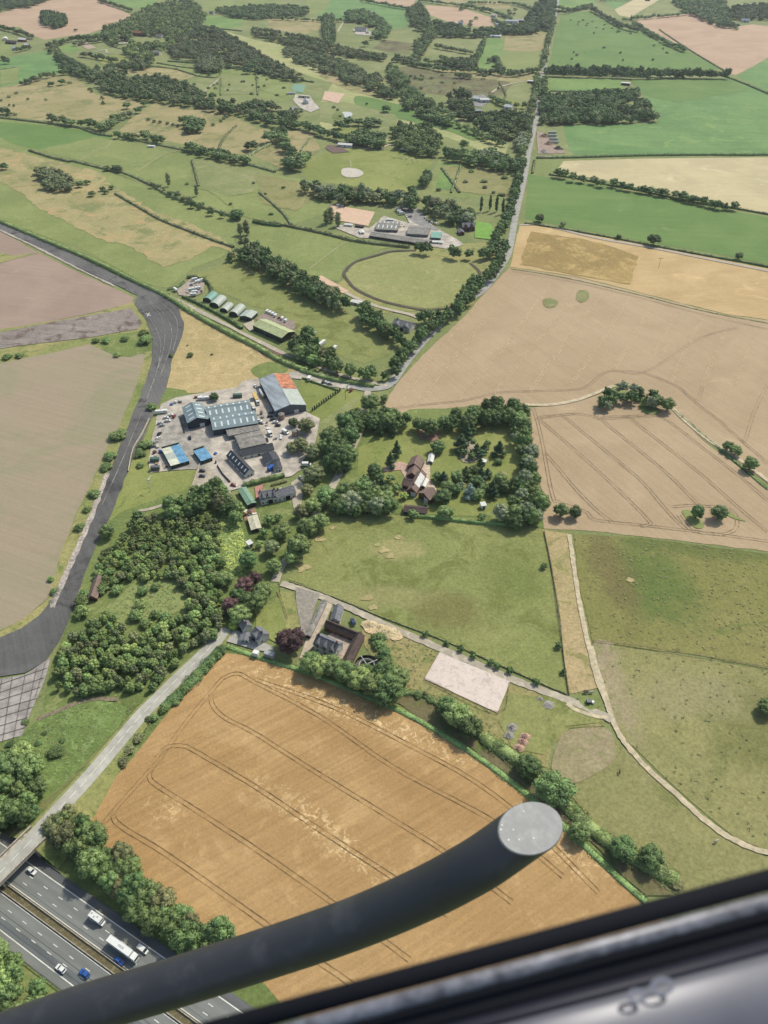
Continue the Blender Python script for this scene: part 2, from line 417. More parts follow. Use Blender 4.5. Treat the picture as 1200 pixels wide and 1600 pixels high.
def row(px, spacing, h, r, leafs, label, group, kd='broad', name=None, cat=None, wob=.25):
    c = catmull([G(x, y, (h[0]+h[1])*.28) for x, y in px], 6); d = 0; nxt = spacing*.3
    for a, b in zip(c, c[1:]):
        L = (b-a).length
        while nxt <= d+L:
            p = a.lerp(b, (nxt-d)/max(L, 1e-6)); w = spacing*wob
            tree(0, 0, random.uniform(*h), random.uniform(*r), kd, pick(leafs), label, group,
                 base=(p.x+random.uniform(-w, w), p.y+random.uniform(-w, w), 0), name=name, cat=cat)
            nxt += spacing*random.uniform(.8, 1.25)
        d += L
def stuffwood(px, spacing, h, r, leafs, label, kd='broad', holes=(), name='distant_wood', line=None, cat='wood'):
    """a far-off wood that reads as one mass: ONE object"""
    pts = []
    if px: pts += scatter(px, spacing, (h[0]+h[1])*.28, holes)
    if pts and len(pts) > 60:      # glades
        gl_ = [(random.choice(pts), random.uniform(10, 22)) for _ in range(len(pts)//35)]
        pts = [q_ for q_ in pts if not any((q_[0]-g_[0][0])**2+(q_[1]-g_[0][1])**2 < g_[1]**2 for g_ in gl_)]
    if line:
        for ln in line:
            c = catmull([G(x, y, (h[0]+h[1])*.25) for x, y in ln], 6); d = 0; nxt = 0
            for a, b in zip(c, c[1:]):
                L = (b-a).length
                while nxt <= d+L:
                    p = a.lerp(b, (nxt-d)/max(L, 1e-6)); pts.append((p.x+random.uniform(-2, 2), p.y+random.uniform(-2, 2))); nxt += spacing*random.uniform(.7, 1.3)
                d += L
    return merged(pts, h, r, leafs, label, kd, name, cat)
def hedge(px, w, h, label, leaf='dark', dens=None, leafsize=None, name='hedge', group=None, closed=False, gaps=0):
    c = catmull([G(x, y, h*.6) for x, y in px], 6); L = sum((b-a).length for a, b in zip(c, c[1:]))
    dist = c[len(c)//2].length; rng = RNG
    ls = leafsize or max(.5, min(1.3, dist/900)); per = dens or (2*h+w)/(ls*ls)*1.3
    n = int(min(14000, max(60, L*per))); cs = np.zeros((n, 3)); ns = np.zeros((n, 3))
    seg = np.array([(b-a).length for a, b in zip(c, c[1:])]); cum = np.concatenate([[0], np.cumsum(seg)])
    t = rng.uniform(0, L, n); idx = np.clip(np.searchsorted(cum, t)-1, 0, len(seg)-1); f = (t-cum[idx])/np.maximum(seg[idx], 1e-6)
    A = np.array([tuple(p) for p in c]); base = A[idx]*(1-f[:, None])+A[idx+1]*f[:, None]
    d = A[idx+1]-A[idx]; d[:, 2] = 0; d /= np.maximum(1e-6, np.linalg.norm(d, axis=1, keepdims=True)); nr = np.stack([-d[:, 1], d[:, 0], np.zeros(n)], 1)
    ph = rng.uniform(0, 100); hv = h*(1+.28*np.sin(t*.35+ph)*np.sin(t*.083)+.2*np.sin(t*.9+ph)+.12*rng.normal(0, 1, n)); wv = w*(1+.25*np.sin(t*.5+ph*2)+.22*np.sin(t*.17+ph)+.1*rng.normal(0, 1, n))
    th = rng.uniform(-1.75, 1.75, n); xo = np.sin(th)*wv/2; zo = hv*(.35+.65*np.clip(np.cos(th), 0, 1)); zo = np.where(np.abs(th) > 1.2, rng.uniform(0, 1, n)*hv*.8, zo)
    cs = base+nr*xo[:, None]; cs[:, 2] = zo; ns = nr*np.sin(th)[:, None]; ns[:, 2] = np.maximum(.15, np.cos(th))
    q = quads(cs, ns, ls, rng)
    cv, cf = [], []; k = 0
    for a, b in zip(c, c[1:]):
        m = (b-a); m.z = 0
        if m.length < .01: continue
        m.normalize(); nn = Vector((-m.y, m.x, 0))*w*.38; vs = []
        for p in (a, b):
            for sgn, zz in ((-1, 0), (-1, h*.7), (0, h*.88), (1, h*.7), (1, 0)):
                vs.append((p.x+nn.x*sgn, p.y+nn.y*sgn, zz))
        cv += vs
        for i in range(4): cf += [(k+i, k+i+1, k+6+i), (k+i, k+6+i, k+5+i)]
        k += 10
    me = npmesh(name, q, corev=np.array(cv), coref=np.array(cf)); me.materials.append(LEAF[leaf])
    o = link(name, me); return tag(o, label, 'hedge', group)
# ---------------------------------------------------------------- buildings
GLASS = plain('window_glass', (60,70,80), .12, 0, .05, spec=.6)
WM = {
 'navy': plain('wall_navy_cladding', (52,66,82), .5, var=.08), 'white': plain('wall_white_render', (225,225,222), .8, var=.05, scale=.5),
 'brick': plain('wall_red_brick', (128,84,68), .9, var=.12, scale=2), 'grey': plain('wall_grey', (132,134,134), .7), 'green': plain('wall_dark_green', (58,72,62), .6),
 'dark': plain('wall_dark', (66,62,60), .8), 'cream': plain('wall_cream', (208,198,172), .8), 'blue': plain('wall_blue', (60,120,180), .5),
 'bluegrey': plain('wall_bluegrey', (96,110,122), .5)}
RM = {
 'steel': plain('roof_steel_blue', (128,148,156), .45, .0, .07, .35, streak=(0, .5)), 'slate': plain('roof_slate', (122,124,132), .7, var=.14, scale=1.2),
 'charcoal': plain('roof_charcoal', (64,68,76), .6, var=.08, scale=.6), 'tile': plain('roof_brown_tile', (138,114,104), .85, var=.14, scale=1.6),
 'asb': plain('roof_fibre_cement', (148,144,138), .85, var=.12, scale=.5), 'pale': plain('roof_pale_grey', (168,178,188), .55, var=.1, scale=.4, streak=(.9, .8)),
 'mint': plain('roof_mint_green', (126,164,138), .65, var=.06, scale=.4), 'lgreen': plain('roof_light_green', (184,194,138), .6, var=.06, scale=.3),
 'cream': plain('roof_cream', (206,202,178), .7, var=.08, scale=.6), 'white': plain('roof_white', (225,225,222), .6, var=.05), 'brown': plain('roof_dark_brown', (92,76,70), .85, var=.14, scale=1),
 'rust': plain('roof_orange_rust', (206,130,92), .85, var=.16, scale=.25), 'teal': plain('roof_teal', (126,178,164), .6, var=.08), 'sage': plain('roof_sage', (184,194,184), .5, var=.07),
 'bluep': plain('roof_bright_blue', (104,164,208), .55, var=.1, scale=.3), 'ivory': plain('roof_ivory', (214,218,196), .6, var=.07, scale=.3), 'green': plain('roof_green', (70,98,88), .6), 'red': plain('roof_red_tile', (160,96,76), .85)}
SKY = plain('skylight_panel', (226,238,242), .3, var=.03); TRIM = plain('white_trim', (232,232,230), .6, var=.03); DARKO = plain('dark_opening', (40,38,38), .9)
def frame_of(A, B, C, he):
    a, b, c = G(*A, he), G(*B, he), G(*C, he)
    ab, ac = b-a, c-a
    if ac.length > ab.length: Y = ac.normalized(); X = Vector((Y.y, -Y.x, 0)); w = ab.dot(X); l = ac.length
    else: X = ab.normalized(); Y = Vector((-X.y, X.x, 0)); w = ab.length; l = ac.dot(Y)
    if w < 0: w = -w
    return Vector((a.x, a.y, 0)), math.atan2(X.y, X.x), w, max(2.5, l)
def building(name, label, cat, A, B, C_, he, hr, wall, roof, ridge='L', sky=0, win=3, door=1, group=None, arch=False, chimney=0, dormers=0, wl=None, ov=.35, storeys=1, skyrows=None, panels=None, hip=0):
    o, rz, w, l = frame_of(A, B, C_, he)
    root = empty(name, (o.x, o.y, 0), rz); tag(root, label, cat, group)
    W_, L_ = (w, l) if ridge == 'L' else (l, w)          # W_ = span, L_ = ridge length
    def T(s, t, z):                                       # s across span, t along the ridge
        return (s, t, z) if ridge == 'L' else (t, s, z)
    def face(f): return f if ridge == 'L' else f[::-1]
    # walls
    m = MB(); n = 9 if arch else 2
    if arch:
        prof = [(W_/2-W_/2*math.cos(math.pi*i/n), he+(hr-he)*math.sin(math.pi*i/n)) for i in range(n+1)]
    else: prof = [(0, he), (W_/2, hr), (W_, he)] if hr > he else [(0, he), (W_, he)]
    for t in (0, L_):
        vs = [T(0, t, -.3)] + [T(s, t, z-.03) for s, z in prof] + [T(W_, t, -.3)]
        m.add(vs, [tuple(range(len(vs))) if (t == 0) else tuple(range(len(vs)))[::-1]])
    m.add([T(0,0,-.3), T(0,L_,-.3), T(0,L_,he-.03), T(0,0,he-.03)], [(0,1,2,3)]); m.add([T(W_,0,-.3), T(W_,L_,-.3), T(W_,L_,he-.03), T(W_,0,he-.03)], [(3,2,1,0)])
    wo = m.build('wall', WM[wall], root)
    # roof slabs
    m = MB(); th = .16; pr = [list(p) for p in prof]
    if not arch and hr > he:
        sl = (hr-he)/(W_/2); pr = [(-ov, he-ov*sl), (W_/2, hr), (W_+ov, he-ov*sl)]
    elif not arch: pr = [(-ov, he), (W_+ov, he)]
    hp = hip*W_/2
    for k, ((s0, z0), (s1, z1)) in enumerate(zip(pr, pr[1:])):
        t0a = t0b = -ov; t1a = t1b = L_+ov
        if hip and not arch and hr > he:
            if k == 0: t0b, t1b = -ov+hp, L_+ov-hp
            else: t0a, t1a = -ov+hp, L_+ov-hp
        vs = [T(s0,t0a,z0), T(s1,t0b,z1), T(s1,t1b,z1), T(s0,t1a,z0)]
        vs += [(x, y, z+th) for x, y, z in vs]
        m.add(vs, [(3,2,1,0), (4,5,6,7), (0,1,5,4), (1,2,6,5), (2,3,7,6), (3,0,4,7)])
        if hip and hr > he and k == 0:
            for t, tr in ((-ov, -ov+hp), (L_+ov, L_+ov-hp)):
                m.add([T(pr[0][0],t,pr[0][1]+th), T(pr[2][0],t,pr[2][1]+th), T(W_/2,tr,hr+th), T(pr[0][0],t,pr[0][1]), T(pr[2][0],t,pr[2][1])], [(0,1,2), (3,4,1,0)])
    ro = m.build('roof', RM[roof], root)
    if hr > he and not arch:
        rc = MB(); p, q = T(W_/2, hp, hr+th+.03), T(W_/2, L_-hp, hr+th+.03); rc.bar(p, q, .35, .12); rc.build('ridge_cap', RM[roof], ro)
        sl = (hr-he)/(W_/2)
        def onroof(s): return he + sl*min(s, W_-s) + th
        for sd in (skyrows or ([0, 1] if sky else [])):
            for i in range(sky):
                t = L_*(i+.5)/sky; q = MB(); a = W_*(.13 if sd == 0 else .62); b = W_*(.38 if sd == 0 else .87); hw = min(.55, L_/sky*.22)
                q.add([T(a,t-hw,onroof(a)+.05), T(b,t-hw,onroof(b)+.05), T(b,t+hw,onroof(b)+.05), T(a,t+hw,onroof(a)+.05),
                       T(a,t-hw,onroof(a)-.02), T(b,t-hw,onroof(b)-.02), T(b,t+hw,onroof(b)-.02), T(a,t+hw,onroof(a)-.02)], [(0,1,2,3),(0,4,5,1),(1,5,6,2),(2,6,7,3),(3,7,4,0)]); q.build('skylight', SKY, ro)
        for (sd, t0, t1, mt) in (panels or []):
            q = MB(); a, b = (0.0, W_*.49) if sd == 0 else (W_*.51, W_)
            a -= .2 if sd == 0 else 0; b += .2 if sd else 0
            za, zb = he+sl*min(a, W_-a)+th+.05, he+sl*min(b, W_-b)+th+.05
            q.add([T(a,t0*L_,za), T(b,t0*L_,zb), T(b,t1*L_,zb), T(a,t1*L_,za), T(a,t0*L_,za-.08), T(b,t0*L_,zb-.08), T(b,t1*L_,zb-.08), T(a,t1*L_,za-.08)], [(0,1,2,3),(0,4,5,1),(1,5,6,2),(2,6,7,3),(3,7,4,0)])
            q.build('roof_panel', RM[mt], ro)
    # windows on the long sides and ends, doors
    def opening(nm, mat, side, t, z0, wd, ht):
        q = MB()
        if side in (0, 1):
            s = -.05 if side == 0 else W_+.05; s2 = .05 if side == 0 else W_-.05
            p0, p1 = T(min(s, s2), t-wd/2, z0), T(max(s, s2), t+wd/2, z0+ht)
        else:
            tt = -.05 if side == 2 else L_+.05; t2 = .05 if side == 2 else L_-.05
            p0, p1 = T(t-wd/2, min(tt, t2), z0), T(t+wd/2, max(tt, t2), z0+ht)
        q.box(min(p0[0],p1[0]), max(p0[0],p1[0]), min(p0[1],p1[1]), max(p0[1],p1[1]), p0[2], p1[2]); return q.build(nm, mat, wo)
    for st in range(storeys):
        zz = .95+2.6*st
        if zz+1.1 > he and he < 3: zz = .9
        for i in range(win):
            for sd in (0, 1): opening('window', GLASS, sd, L_*(i+.5)/win, zz, 1.1, min(1.15, he-zz-.15))
        if win:
            for sd in (2, 3): opening('window', GLASS, sd, W_*.35, zz, 1.0, min(1.15, he-zz-.15))
    if door:
        big = he > 3.8 and storeys == 1
        opening('door', DARKO if not big else TRIM, 2, W_*.68, -.05, 3.4 if big else 1.0, min(he-.4, 3.6 if big else 2.05))
        opening('door', DARKO, 0, L_*.5+ .9 if win else L_*.5, -.05, 3.0 if big else 1.0, min(he-.4, 3.2 if big else 2.05))
    for i in range(chimney):
        q = MB(); t = L_*(.08+.84*i/max(1, chimney-1)) if chimney > 1 else L_*.15; s = W_/2
        p = T(s, t, 0); q.box(p[0]-.4, p[0]+.4, p[1]-.35, p[1]+.35, hr-.8, hr+1.3); q.box(p[0]-.47, p[0]+.47, p[1]-.42, p[1]+.42, hr+1.3, hr+1.42)
        q.cyl((p[0], p[1], hr+1.42), (p[0], p[1], hr+1.8), .13, .1, 8); q.build('chimney', WM['brick'], ro)
    for i in range(dormers):
        t = L_*(i+.5)/dormers; q = MB(); hw = L_/dormers*.33; top = hr-.15; e = he+.3
        side = 0
        for s0, s1 in ((.25, W_*.45),):
            q.add([T(s0,t-hw,e-.6), T(s0,t+hw,e-.6), T(s0,t+hw,e+.2), T(s0,t,top), T(s0,t-hw,e+.2), T(s1,t,top)], [(0,1,2,3,4), (2,3,5), (3,4,5)])
        d = q.build('dormer', WM[wall], ro)
        q = MB()
        for sg in (-1, 1):
            vs = [T(-.05,t,top+.05), T(-.05,t+sg*hw*1.15,e+.05), T(s1,t+sg*.05,top+.05)]
            vs += [(x,y,z+.12) for x,y,z in vs]; q.add(vs, [(0,1,2),(3,4,5),(0,1,4,3),(1,2,5,4),(0,2,5,3)])
        q.build('dormer_roof', RM[roof], d)
        q = MB(); p0, p1 = T(.19,t-.45,e-.45), T(.26,t+.45,e+.45); q.box(min(p0[0],p1[0]),max(p0[0],p1[0]),min(p0[1],p1[1]),max(p0[1],p1[1]),p0[2],p1[2]); q.build('window', GLASS, d)
    return root
def house(px, py, w, l, ang, label, he=5, hr=7.5, wall='white', roof='slate', cat='house', name='house', group=None, **kw):
    """small building by the pixel of its middle; ang = heading of its length in degrees"""
    c = G(px, py, he*.8); a = R(ang); X = Vector((math.cos(a), math.sin(a), 0)); Y = Vector((-X.y, X.x, 0))
    o = c - X*w/2 - Y*l/2
    def pr(p): # project
        d = Vector((p.x, p.y, he-H)); z = d.y*CP - d.z*SP; return (600+F*d.x/z, 800-F*(d.y*SP+d.z*CP)/z)
    return building(name, label, cat, pr(o), pr(o+X*w), pr(o+Y*l), he, hr, wall, roof, group=group, **kw)
# ---------------------------------------------------------------- vehicles
TYRE = plain('tyre_rubber', (34,34,36), .8); CGL = plain('vehicle_glass', (36,42,50), .08, spec=.7, var=.02)
LAMPM = plain('headlight_lens', (225,225,220), .2); TAILM = plain('tail_lamp', (150,30,26), .3); HUB = plain('wheel_rim', (140,142,146), .4, .6)
PAINT = {k: plain('paint_'+k, c, .28, var=.015, spec=.6) for k, c in dict(white=(236,238,238), blue=(30,92,190), black=(38,40,44), silver=(170,174,178), red=(158,44,40), grey=(100,104,110), navy=(50,66,110), yellow=(226,186,84), green=(70,110,90), orange=(206,110,60), cream=(222,214,190)).items()}
def loft(m, secs):
    """secs: (x, halfwidth, z0, z1) cross sections along the length, capped"""
    vs = []
    for x, hw, z0, z1 in secs: vs += [(x,-hw,z0),(x,hw,z0),(x,hw,z1),(x,-hw,z1)]
    fs = []
    for i in range(len(secs)-1):
        a = 4*i; fs += [(a,a+1,a+5,a+4),(a+1,a+2,a+6,a+5),(a+2,a+3,a+7,a+6),(a+3,a,a+4,a+7)]
    n = 4*(len(secs)-1); fs += [(3,2,1,0),(n,n+1,n+2,n+3)]
    return m.add(vs, fs)
def wheels(root, xs, hw, r, wd=.24):
    for x in xs:
        for s in (-1, 1):
            y = s*hw; m = MB().cyl((x, y-wd/2, r), (x, y+wd/2, r), r, n=14); wo = m.build('wheel', TYRE, root)
            MB().cyl((x, y+s*(wd/2-.02), r), (x, y+s*(wd/2+.02), r), r*.58, n=10).build('rim', HUB, wo)
def lamps(root, xf, xb, hw, z):
    for s in (-1, 1):
        MB().box(xf-.06, xf+.03, s*hw-.2, s*hw+.2, z, z+.16).build('headlight', LAMPM, root)
        MB().box(xb-.03, xb+.06, s*hw-.14, s*hw+.14, z+.05, z+.25).build('tail_light', TAILM, root)
def car_proto(p, kind):
    root = empty('parked_car' if kind != 'van' else 'van', (0,0,0))
    if kind == 'car':
        m = MB(); loft(m, [(-2.15,.72,.4,.8),(-2.08,.86,.25,.98),(-.9,.9,.22,1.0),(.85,.9,.22,.98),(1.9,.86,.24,.82),(2.15,.7,.36,.68)]); m.build('body', PAINT[p], root)
        m = MB(); loft(m, [(-1.85,.74,.97,1.0),(-1.35,.68,.97,1.36),(.2,.68,.97,1.38),(1.0,.74,.96,.99)]); m.build('window_band', CGL, root)
        m = MB(); loft(m, [(-1.42,.6,1.34,1.4),(-1.2,.66,1.36,1.45),(.1,.66,1.36,1.46),(.3,.6,1.34,1.4)]); m.build('roof', PAINT[p], root)
        wheels(root, (-1.3, 1.35), .8, .33); lamps(root, 2.08, -2.12, .55, .55)
        for s in (-1, 1): MB().box(.6, .75, s*.98-.08, s*.98+.08, .95, 1.1).build('mirror', PAINT[p], root)
    else:
        m = MB(); loft(m, [(-2.6,.92,.35,2.0),(-2.5,.96,.3,2.15),(1.0,.96,.3,2.15),(1.55,.94,.3,1.75),(1.9,.92,.3,1.2),(2.5,.86,.32,.95),(2.62,.8,.36,.8)]); m.build('body', PAINT[p], root)
        m = MB(); m.add([(1.04,-.86,2.1),(1.04,.86,2.1),(1.58,.88,1.78),(1.92,.88,1.24),(1.92,-.88,1.24),(1.58,-.88,1.78)], [(0,1,2,5),(5,2,3,4)])
        for v in range(6): m.v[v] = (m.v[v][0]+.03, m.v[v][1], m.v[v][2]+.03)
        m.build('windscreen', CGL, root)
        for s in (-1, 1): MB().box(.75, 1.45, s*.955-.02, s*.955+.02, 1.2, 1.65).build('side_window', CGL, root)
        wheels(root, (-1.6, 1.75), .84, .35); lamps(root, 2.58, -2.58, .66, .6)
    return root
def copy_tree(o, parent=None):
    c = o.copy(); COL.objects.link(c); c.parent = parent
    for ch in o.children: copy_tree(ch, c)
    return c
PROTO = {}
def heading(a, b): p, q = G(*a), G(*b); return math.atan2(q.y-p.y, q.x-p.x)
def car(px, py, ang, paint, label, group=None, kind='car', z=.9, name=None, s=1.0, cat=None):
    """ang in degrees in the ground plane (0 = +x right of photo)"""
    key = (paint, kind)
    if key not in PROTO: PROTO[key] = o = car_proto(paint, kind)
    else: o = copy_tree(PROTO[key])
    o.name = name or ('parked_car' if kind == 'car' else 'van'); p = G(px, py, z+.7)
    o.location = (p.x, p.y, z); o.rotation_euler = (0, 0, R(ang)); o.scale = (s, s, s)
    for k in ('label', 'category', 'group'):
        if k in o.keys(): del o[k]
    return tag(o, label, cat or ('car' if kind == 'car' else 'van'), group)
def boxvehicle(px, py, ang, label, kind='caravan', L=6.0, paint='white', group=None, z=.9, name=None, cat=None):
    p = G(px, py, z+1.2); root = empty(name or kind, (p.x, p.y, z), R(ang)); h = L/2
    if kind == 'caravan':
        m = MB(); loft(m, [(-h,1.0,.6,2.1),(-h+.3,1.1,.45,2.5),(h-.5,1.1,.45,2.5),(h,1.0,.6,1.9)]); m.build('body', PAINT[paint], root)
        MB().box(-.5,.3,-.35,.35,2.5,2.62).build('roof_hatch', PAINT['silver'], root)
        for s in (-1, 1):
            for x in (-h*.5, h*.45): MB().box(x-.5,x+.5,s*1.1-.03,s*1.1+.03,1.35,1.95).build('window', CGL, root)
        wheels(root, (0,), 1.0, .32, .2); MB().bar((h,0,.5), (h+1.1,0,.5), .12, .1).build('tow_hitch', PAINT['grey'], root)
    elif kind == 'container':
        m = MB().box(-h,h,-1.22,1.22,.05,2.6)
        for i in range(int(L/.6)): x = -h+.3+i*.6; m.box(x,x+.3,-1.26,1.26,.2,2.5)
        m.build('body', PAINT[paint], root); MB().box(h,h+.05,-1.1,1.1,.2,2.5).build('door', PAINT[paint], root)
    elif kind == 'shed':
        MB().box(-h,h,-1.6,1.6,0,2.3).build('wall', PAINT[paint], root); m = MB(); m.add([(-h-.2,-1.8,2.3),(h+.2,-1.8,2.3),(h+.2,1.8,2.8),(-h-.2,1.8,2.8),(-h-.2,-1.8,2.42),(h+.2,-1.8,2.42),(h+.2,1.8,2.92),(-h-.2,1.8,2.92)], [(3,2,1,0),(4,5,6,7),(0,1,5,4),(1,2,6,5),(2,3,7,6),(3,0,4,7)]); m.build('roof', RM['white'], root)
        MB().box(-.5,.5,-1.66,-1.58,0,1.9).build('door', DARKO, root)
    return tag(root, label, cat or kind, group)
def lorry(px, py, ang, label, z=.1, box='white', cab='white', L=13.6, name='articulated_lorry', marks=True, ty=None):
    p = G(px, py, z+2); root = empty(name, (p.x, p.y, z), R(ang))
    tr = MB().box(-L/2-1.2, L/2-1.2, -1.27, 1.27, 1.1, 4.0).build('trailer', PAINT[box], root)
    for s_ in (-1, 1): MB().box(-L/2-1.2, L/2-1.2, s_*1.27-.04, s_*1.27+.04, 3.9, 4.06).build('roof_rail', PAINT['silver'], tr)
    if marks:
        for k, x in enumerate((-1.6, -.9, -.2, .5)): MB().box(x, x+.45, -.55, .35, 4.005, 4.02).build('roof_marking', PAINT['silver'], tr)
    MB().box(-L/2-1, L/2-2, -.9, .9, .7, 1.1).build('chassis', PAINT['black'], root)
    m = MB(); x0 = L/2-.9; loft(m, [(x0,1.15,.6,3.6),(x0+.5,1.2,.5,3.75),(x0+1.5,1.2,.45,3.5),(x0+2.1,1.18,.45,3.0),(x0+2.35,1.1,.5,1.8)]); cb = m.build('cab', PAINT[cab], root)
    MB().add([(x0+1.56,-1.05,3.42),(x0+1.56,1.05,3.42),(x0+2.15,1.05,2.95),(x0+2.15,-1.05,2.95),(x0+2.33,-1.02,2.1),(x0+2.33,1.02,2.1)], [(0,1,2,3),(3,2,5,4)]).build('windscreen', CGL, cb)
    wheels(root, (-L/2+1.2, -L/2+2.5, -L/2+3.8, L/2-1.8, L/2+.9), 1.05, .5, .3); lamps(root, x0+2.32, -L/2-1.2, .85, .8)
    return tag(root, label, 'lorry')
# ---------------------------------------------------------------- ground: base sheet
GRASS = field('meadow_grass', (122,136,80), (140,148,92), (154,150,102), thr=.56, c4=(96,116,66))
GREEN = field('lush_grass', (110,144,74), (128,158,84), (140,162,92), thr=.6, streak=(.3,.12,.05))
GREEN2 = field('crop_green', (102,142,80), (116,154,88), (136,164,90), thr=.55, streak=(.05,.1,.06))
GREEN3 = field('grass_deep', (102,136,68), (114,144,76), (126,150,82), thr=.6, streak=(.12,.12,.05), contrast=.12)
LAWN = field('lawn', (130,142,72), (150,156,86), (116,134,64), patch=.06, thr=.55, fine=1.0)
PADD = field('paddock', (128,140,84), (146,152,98), (160,154,106), thr=.55, c4=(110,128,70), streak=(.9,.15,.05))
PADG = field('paddock_green', (128,142,80), (142,154,90), (156,158,102), c4=(138,128,84), thr4=.62, patch4=.02, thr=.6)
STRAW = field('dry_meadow', (172,158,112), (156,148,98), (130,134,84), patch=.02, thr=.5, c4=(186,164,122), thr4=.6)
STRAW2 = field('dry_meadow_rough', (178,164,114), (160,152,102), (132,138,84), patch=.03, thr=.5, c4=(190,160,112), thr4=.55, patch4=.02)
SWATH = field('mown_swath', (176,176,118), (158,166,104), (186,178,128), thr=.55, streak=(.55,.1,.07))
TAN = field('ripe_crop_tan', (188,164,132), (178,154,122), (196,172,138), thr=.6, streak=(1.05,.6,.07), contrast=.1, c4=(168,144,110), thr4=.68)
TAN2 = field('ripe_crop_tan_far', (196,166,138), (184,154,128), (204,178,150), thr=.6, streak=(.55,.25,.06), contrast=.12)
GOLD = field('ripe_wheat', (190,152,100), (182,143,91), (198,160,107), patch=.05, thr=.52, streak=(-.56,.5,.12), c4=(210,174,120), thr4=.66, patch4=.04, spots=((500,1095,75,7,(232,200,146),-27,1),(600,1125,45,5,(236,204,150),-30,1),(520,1305,52,6,(230,198,144),-40,1),(235,1262,16,7,(232,200,146),-10,1),(395,1215,36,6,(228,194,140),-38,1),(360,1190,30,9,(176,137,84),-30),(640,1215,60,10,(174,136,86),-35),(900,1330,20,10,(228,194,140),-40,1),(200,1260,14,30,(176,138,86),-30)), contrast=.14, fine=.8)
GOLD2 = field('stubble_gold', (206,176,126), (192,162,112), (214,184,130), thr=.55, streak=(-.2,.3,.08), contrast=.12)
GOLD3 = field('standing_barley', (176,148,90), (158,134,80), (192,164,104), patch=.04, thr=.5, streak=(1.35,.4,.1))
STUB = field('pale_stubble', (204,190,146), (192,178,138), (212,198,158), thr=.55, streak=(.02,.3,.05), contrast=.1)
PINK = field('bare_pinkish_soil', (172,148,134), (160,138,124), (178,156,140), thr=.6, streak=(.25,.4,.06), contrast=.06)
OLIVE = field('sprouting_soil', (160,150,124), (168,150,128), (154,148,118), big=.005, patch=.012, thr=.5, streak=(.4,.4,.06), contrast=.06)
DRY = field('dry_orange_grass', (190,168,118), (172,156,104), (200,176,124), patch=.08, thr=.5, c4=(150,142,84), thr4=.6)
ROUGH = field('rough_verge', (138,146,84), (166,158,100), (118,134,70), patch=.08, thr=.5)
SCRUB = field('scrub_grass', (108,126,66), (124,140,76), (144,152,92), patch=.08, thr=.52, c4=(84,110,52))
BRACK = field('bramble_green', (104,128,64), (122,146,76), (134,160,90), patch=.12, thr=.5, fine=1.2, bump=1)
MOOR = field('rushy_pasture', (128,130,84), (116,112,76), (98,92,70), patch=.03, thr=.5, c4=(142,144,92))
MEAD1 = field('big_meadow', (134,144,80), (146,150,88), (120,128,66), spots=((700,955,22,16,(122,118,68)),(620,860,14,10,(166,158,104)),(800,900,20,26,(118,130,66)),(600,930,30,10,(150,148,94))), patch=.04, thr=.5, c4=(164,156,104), thr4=.66)
MEAD2 = field('big_pasture', (140,140,88), (152,148,94), (130,132,78), spots=((950,1060,9,42,(168,152,124),8),(1180,1120,30,25,(122,124,70)),(1080,1090,34,16,(156,150,106))), patch=.03, thr=.52, c4=(112,120,66), thr4=.66, patch4=.1)
MEAD3 = field('weedy_pasture', (142,138,80), (132,132,72), (118,126,66), spots=((1015,905,26,42,(96,118,56),15),(955,890,12,42,(122,112,70)),(1110,858,50,10,(104,116,60),-8)), patch=.025, thr=.56, c4=(104,106,62), thr4=.6, patch4=.12)
OVALG = field('oval_turf', (156,158,98), (146,152,90), (168,164,110), thr=.55, patch=.05, c4=(138,148,82))
base = MB(); S = 12000; N = 24
for i in range(N+1):
    for j in range(N+1): base.v.append((-S+2*S*i/N, -4000+2*S*j/N, 0))
for i in range(N):
    for j in range(N):
        k = i*(N+1)+j; base.f.append((k, k+N+1, k+N+2, k+1))
tag(base.build('ground', GRASS), kind='structure')
# ---------------------------------------------------------------- fields (far to near)
sheet('field', [(-200,60),(0,20),(80,0),(150,-4),(207,25),(200,33),(178,35),(160,45),(140,52),(115,55),(70,62),(50,55),(30,42),(0,42),(-200,70)], TAN2)
sheet('field', [(150,-5),(245,-5),(245,12),(205,14),(180,4)], GREEN)
sheet('field', [(-300,60),(0,64),(25,70),(25,82),(0,90),(-300,120)], PADG)
sheet('field', [(-300,110),(0,95),(30,86),(75,80),(90,98),(125,105),(132,113),(85,115),(30,130),(0,136),(-300,200)], GREEN2)
sheet('field', [(89,73),(113,69),(127,78),(106,83)], GREEN)
sheet('field', [(-300,200),(0,139),(30,131),(85,117),(120,122),(150,148),(200,155),(235,158),(205,172),(175,183),(145,192),(125,192),(60,188),(0,180),(-300,190)], STRAW)
sheet('field', [(-300,190),(0,183),(60,190),(125,198),(150,208),(175,214),(215,225),(265,238),(330,245),(400,268),(470,280),(505,300),(520,330),(440,355),(380,340),(330,325),(280,306),(235,287),(200,272),(150,258),(100,245),(40,238),(0,228),(-300,225)], PADG)
sheet('field', [(140,205),(170,210),(178,222),(150,238),(130,240),(100,240),(60,235),(20,225),(0,215),(0,190),(60,195)], GREEN3)
sheet('field', [(185,205),(205,185),(240,163),(300,170),(350,172),(365,182),(400,200),(440,205),(490,205),(485,225),(470,240),(440,262),(395,243),(330,235),(270,222),(215,212)], STRAW)
sheet('field', [(193,112),(230,104),(270,108),(305,118),(280,128),(255,126),(210,120)], STRAW)
sheet('field', [(235,97),(270,98),(300,108),(345,105),(385,108),(440,118),(478,128),(480,150),(440,158),(400,150),(330,148),(300,140),(285,128),(310,122),(300,114),(260,106)], PADG)
sheet('field', [(283,130),(330,120),(342,124),(310,146),(290,146)], PADD)
